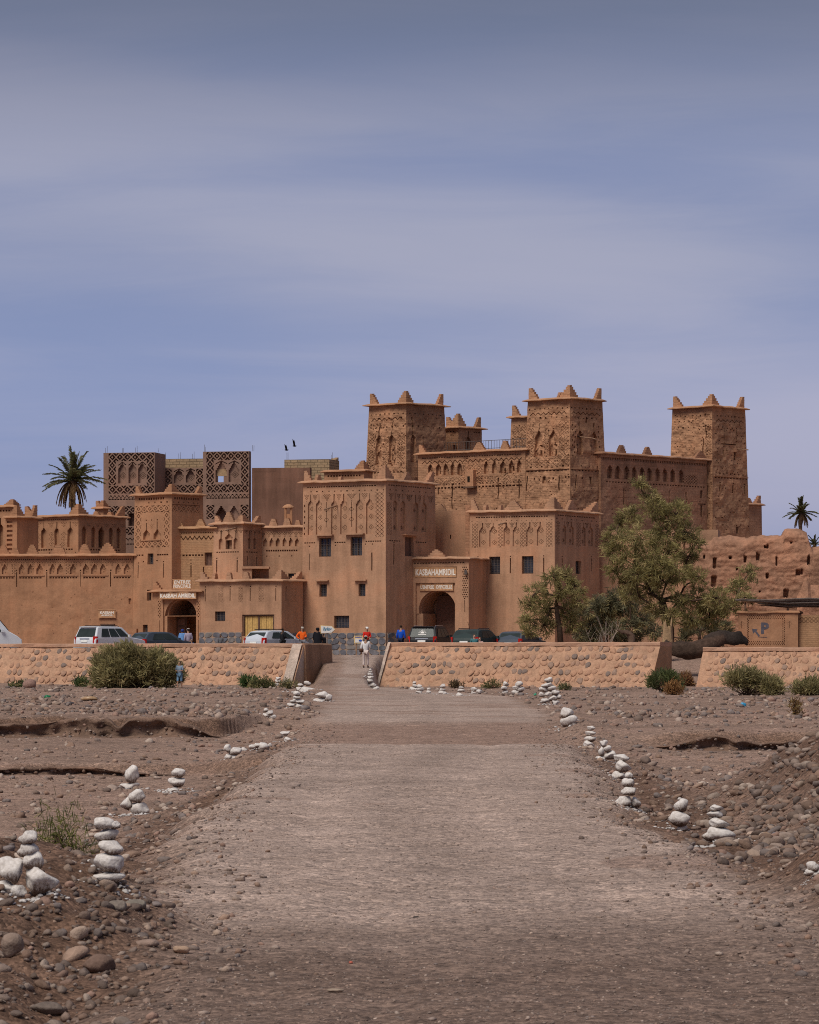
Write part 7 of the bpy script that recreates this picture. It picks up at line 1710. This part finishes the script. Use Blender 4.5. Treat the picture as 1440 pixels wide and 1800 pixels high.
cairn('first cairn of the row below the right wall, nearest the ramp', [(729, 1197, 7, 5), (730, 1202, 9, 6), (728, 1208, 14, 8)], 1212, chips=8)
cairn('second cairn of the row below the right wall, broader', [(738, 1204, 10, 7), (739, 1209, 13, 7), (737, 1214, 12, 7)], 1219, chips=6)
cairn('tiny cairn of two stones in the row below the right wall', [(754, 1209, 6, 5), (754, 1214, 9, 6)], 1219, chips=6)
cairn('three-stone cairn in the row below the right wall before a dry tuft', [(779, 1203, 10, 8), (778, 1210, 11, 6), (778, 1216, 14, 7)], 1220, chips=6)
cairn('flat pyramid cairn in the middle of the row below the right wall', [(811, 1206, 8, 5), (811, 1211, 13, 6), (808, 1219, 12, 8)], 1223, chips=6)
cairn('pair of stones topped by one in the row below the right wall', [(833, 1209, 10, 8), (832, 1216, 10, 7), (842, 1214, 9, 8)], 1220, chips=6)
cairn('ragged cairn near the right end of the row below the wall', [(889, 1200, 11, 8), (886, 1207, 12, 8), (888, 1214, 10, 7)], 1219, chips=6)
cairn('low wide cairn beside the tallest right cairn', [(912, 1201, 14, 9), (908, 1207, 13, 9), (915, 1210, 13, 9), (906, 1215, 12, 8)], 1220, chips=8)
cairn('largest right cairn heap of many white stones', [(965, 1194, 14, 10), (962, 1203, 20, 9), (955, 1211, 15, 9), (969, 1209, 16, 9), (976, 1216, 15, 10), (963, 1219, 14, 9), (953, 1220, 12, 9), (972, 1226, 14, 9), (983, 1224, 10, 8), (958, 1231, 16, 9), (976, 1234, 14, 9)], 1241, chips=14)
cairn('squat two-stone cairn right of the track before the dip', [(997, 1249, 21, 17), (1000, 1264, 29, 21)], 1275, chips=6)
cairn('four-tier right cairn of flat stones', [(1039, 1279, 13, 8), (1038, 1288, 17, 9), (1038, 1298, 20, 10), (1034, 1309, 20, 13)], 1316, chips=6)
cairn('bunched right cairn of five rounded stones', [(1061, 1303, 14, 12), (1068, 1312, 13, 11), (1057, 1317, 12, 17), (1073, 1323, 20, 13), (1056, 1331, 17, 10)], 1336, chips=8)
cairn('three-tier right cairn of broad stones', [(1092, 1329, 25, 14), (1094, 1345, 28, 19), (1088, 1360, 24, 14)], 1368, chips=18)
cairn('straight four-tier right cairn nearest the narrowing of the track', [(1106, 1369, 14, 11), (1105, 1381, 25, 15), (1105, 1396, 24, 16), (1096, 1414, 25, 21), (1118, 1416, 17, 18)], 1426, chips=34)
cairn('snowman-shaped right cairn of three stones', [(1195, 1400, 9, 7), (1196, 1411, 28, 24), (1195, 1435, 37, 24), (1199, 1452, 20, 12)], 1459, chips=10)
cairn('four-tier right cairn with a wide base stone', [(1259, 1427, 24, 11), (1258, 1438, 28, 14), (1262, 1454, 36, 18), (1265, 1474, 55, 26)], 1486, chips=22)
cairn('broken limed stones at the right picture edge', [(1430, 1518, 22, 18), (1424, 1529, 20, 12), (1438, 1530, 18, 14)], 1538, chips=12)
cp_ = np.array(chipP); zz = gz(cp_[:, 0], cp_[:, 1]); rg = np.random.default_rng(5)
V, Fs, Cc = stones_mesh(np.stack([cp_[:, 0], cp_[:, 1], zz], -1), np.array(chipS), 1, np.array([.62, .575, .55]) * rg.uniform(.7, 1.1, (len(cp_), 1)), 8, (.3, .6), 77)
tag(mk('limed_chips', V, Fs, M_stone, None, False, col=Cc, origin=(0, 0, 0)), 'splashes and chips of white lime round the cairn feet', kind='stuff')

# ------------------------------------------------------------------ single rocks and litter
def rock(label, px, py, w, h, c, seed, Y=None, name='rock', cat='rock', sink=.25):
    Y = Y or depth_at(px, py + h / 2); s = SS(Y); X = PX(px, Y); z = float(gz(np.array([X]), np.array([Y]))[0])
    V, Fs = stone_shape(3, seed, .3, .4); V = V * np.array([w / 2 / s, (w + h) / 4 / s, h / 2 / s]) + np.array([X, Y, z + h / 2 / s * (1 - sink)])
    return tag(mk(name, V, Fs, plain(name + '_%d' % seed, c, .92, spec=.1, var=.25, scale=18, bump=.02), None, True), label, cat)
rock('round reddish boulder below the left stone wall', 53, 1200, 27, 18, (.26, .16, .13), 601, name='boulder')
rock('black stone at the foot of the right wall', 1045, 1204, 9, 7, (.05, .045, .05), 602)
rock('largest grey cobble on the near left mound, just right of centre', 205, 1603, 38, 26, (.22, .18, .15), 603)
rock('pale tan oval cobble at the foot of the near left mound', 317, 1668, 33, 18, (.40, .27, .19), 604)
rock('brown split rock low on the near left mound', 175, 1682, 62, 34, (.17, .11, .085), 605)
rock('tall pale rock at the lower left picture edge', 22, 1658, 40, 46, (.24, .175, .14), 606)
rock('grey flat cobble high on the near left mound', 240, 1572, 44, 20, (.21, .18, .15), 607)
rock('dark brown cobble at the right shoulder of the near left mound', 290, 1588, 38, 18, (.15, .105, .085), 608)
rock('tan cobble above the grey cobble on the left mound', 218, 1590, 32, 12, (.28, .2, .15), 609)
rock('long dark stone at the bottom left', 85, 1775, 66, 24, (.16, .125, .105), 610)
rock('rounded cobble at the bottom edge left of the track', 216, 1795, 34, 22, (.2, .155, .13), 611)
rock('reddish cobble right of the dark rock on the mound', 268, 1622, 24, 16, (.25, .16, .12), 612)
rock('orange tinted cobble among grey cobbles on the right slope', 1345, 1467, 24, 16, (.36, .24, .16), 613)
rock('bluish grey cobble beside the orange tinted one', 1363, 1466, 14, 12, (.15, .16, .19), 614)
rock('small dark stone lying in the middle of the near track', 732, 1611, 13, 4, (.06, .05, .045), 615)
rock('red brick chip lying on the near track', 617, 1691, 8, 6, (.45, .13, .09), 616, name='brick_chip', cat='brick')
rock('flat tan stone on the near track left of centre', 590, 1742, 30, 8, (.33, .25, .19), 617)
def litter(label, px, py, w, h, c, seed, name, cat):
    Y = depth_at(px, py + h / 2); s = SS(Y); X = PX(px, Y); z = float(gz(np.array([X]), np.array([Y]))[0]); V, Fs = ICO[2]
    V = V * (1 + .45 * fbm(V * 2.3 + seed, 3)[:, None]) * np.array([w / 2 / s, w / 3 / s, h / 2 / s]) + np.array([X, Y, z + h / 3 / s])
    return tag(mk(name, V, Fs, plain(name + '_%d' % seed, c, .35, spec=.5, var=.2), None, False), label, cat)
litter('crumpled green plastic bag on the left terrace', 83, 1223, 10, 9, (.01, .16, .06), 1, 'plastic_bag', 'bag')
litter('crumpled light blue plastic bag on the right terrace', 1307, 1238, 11, 8, (.03, .28, .5), 2, 'plastic_bag', 'bag')
litter('dark rag lying on the left terrace', 123, 1235, 20, 6, (.03, .025, .025), 3, 'rag', 'rag')
litter('tan sheet of card on the left terrace', 160, 1228, 34, 7, (.42, .27, .15), 4, 'card_sheet', 'litter')
litter('small green plastic scrap beside the largest right cairn', 941, 1220, 6, 5, (.05, .35, .2), 5, 'plastic_scrap', 'litter')
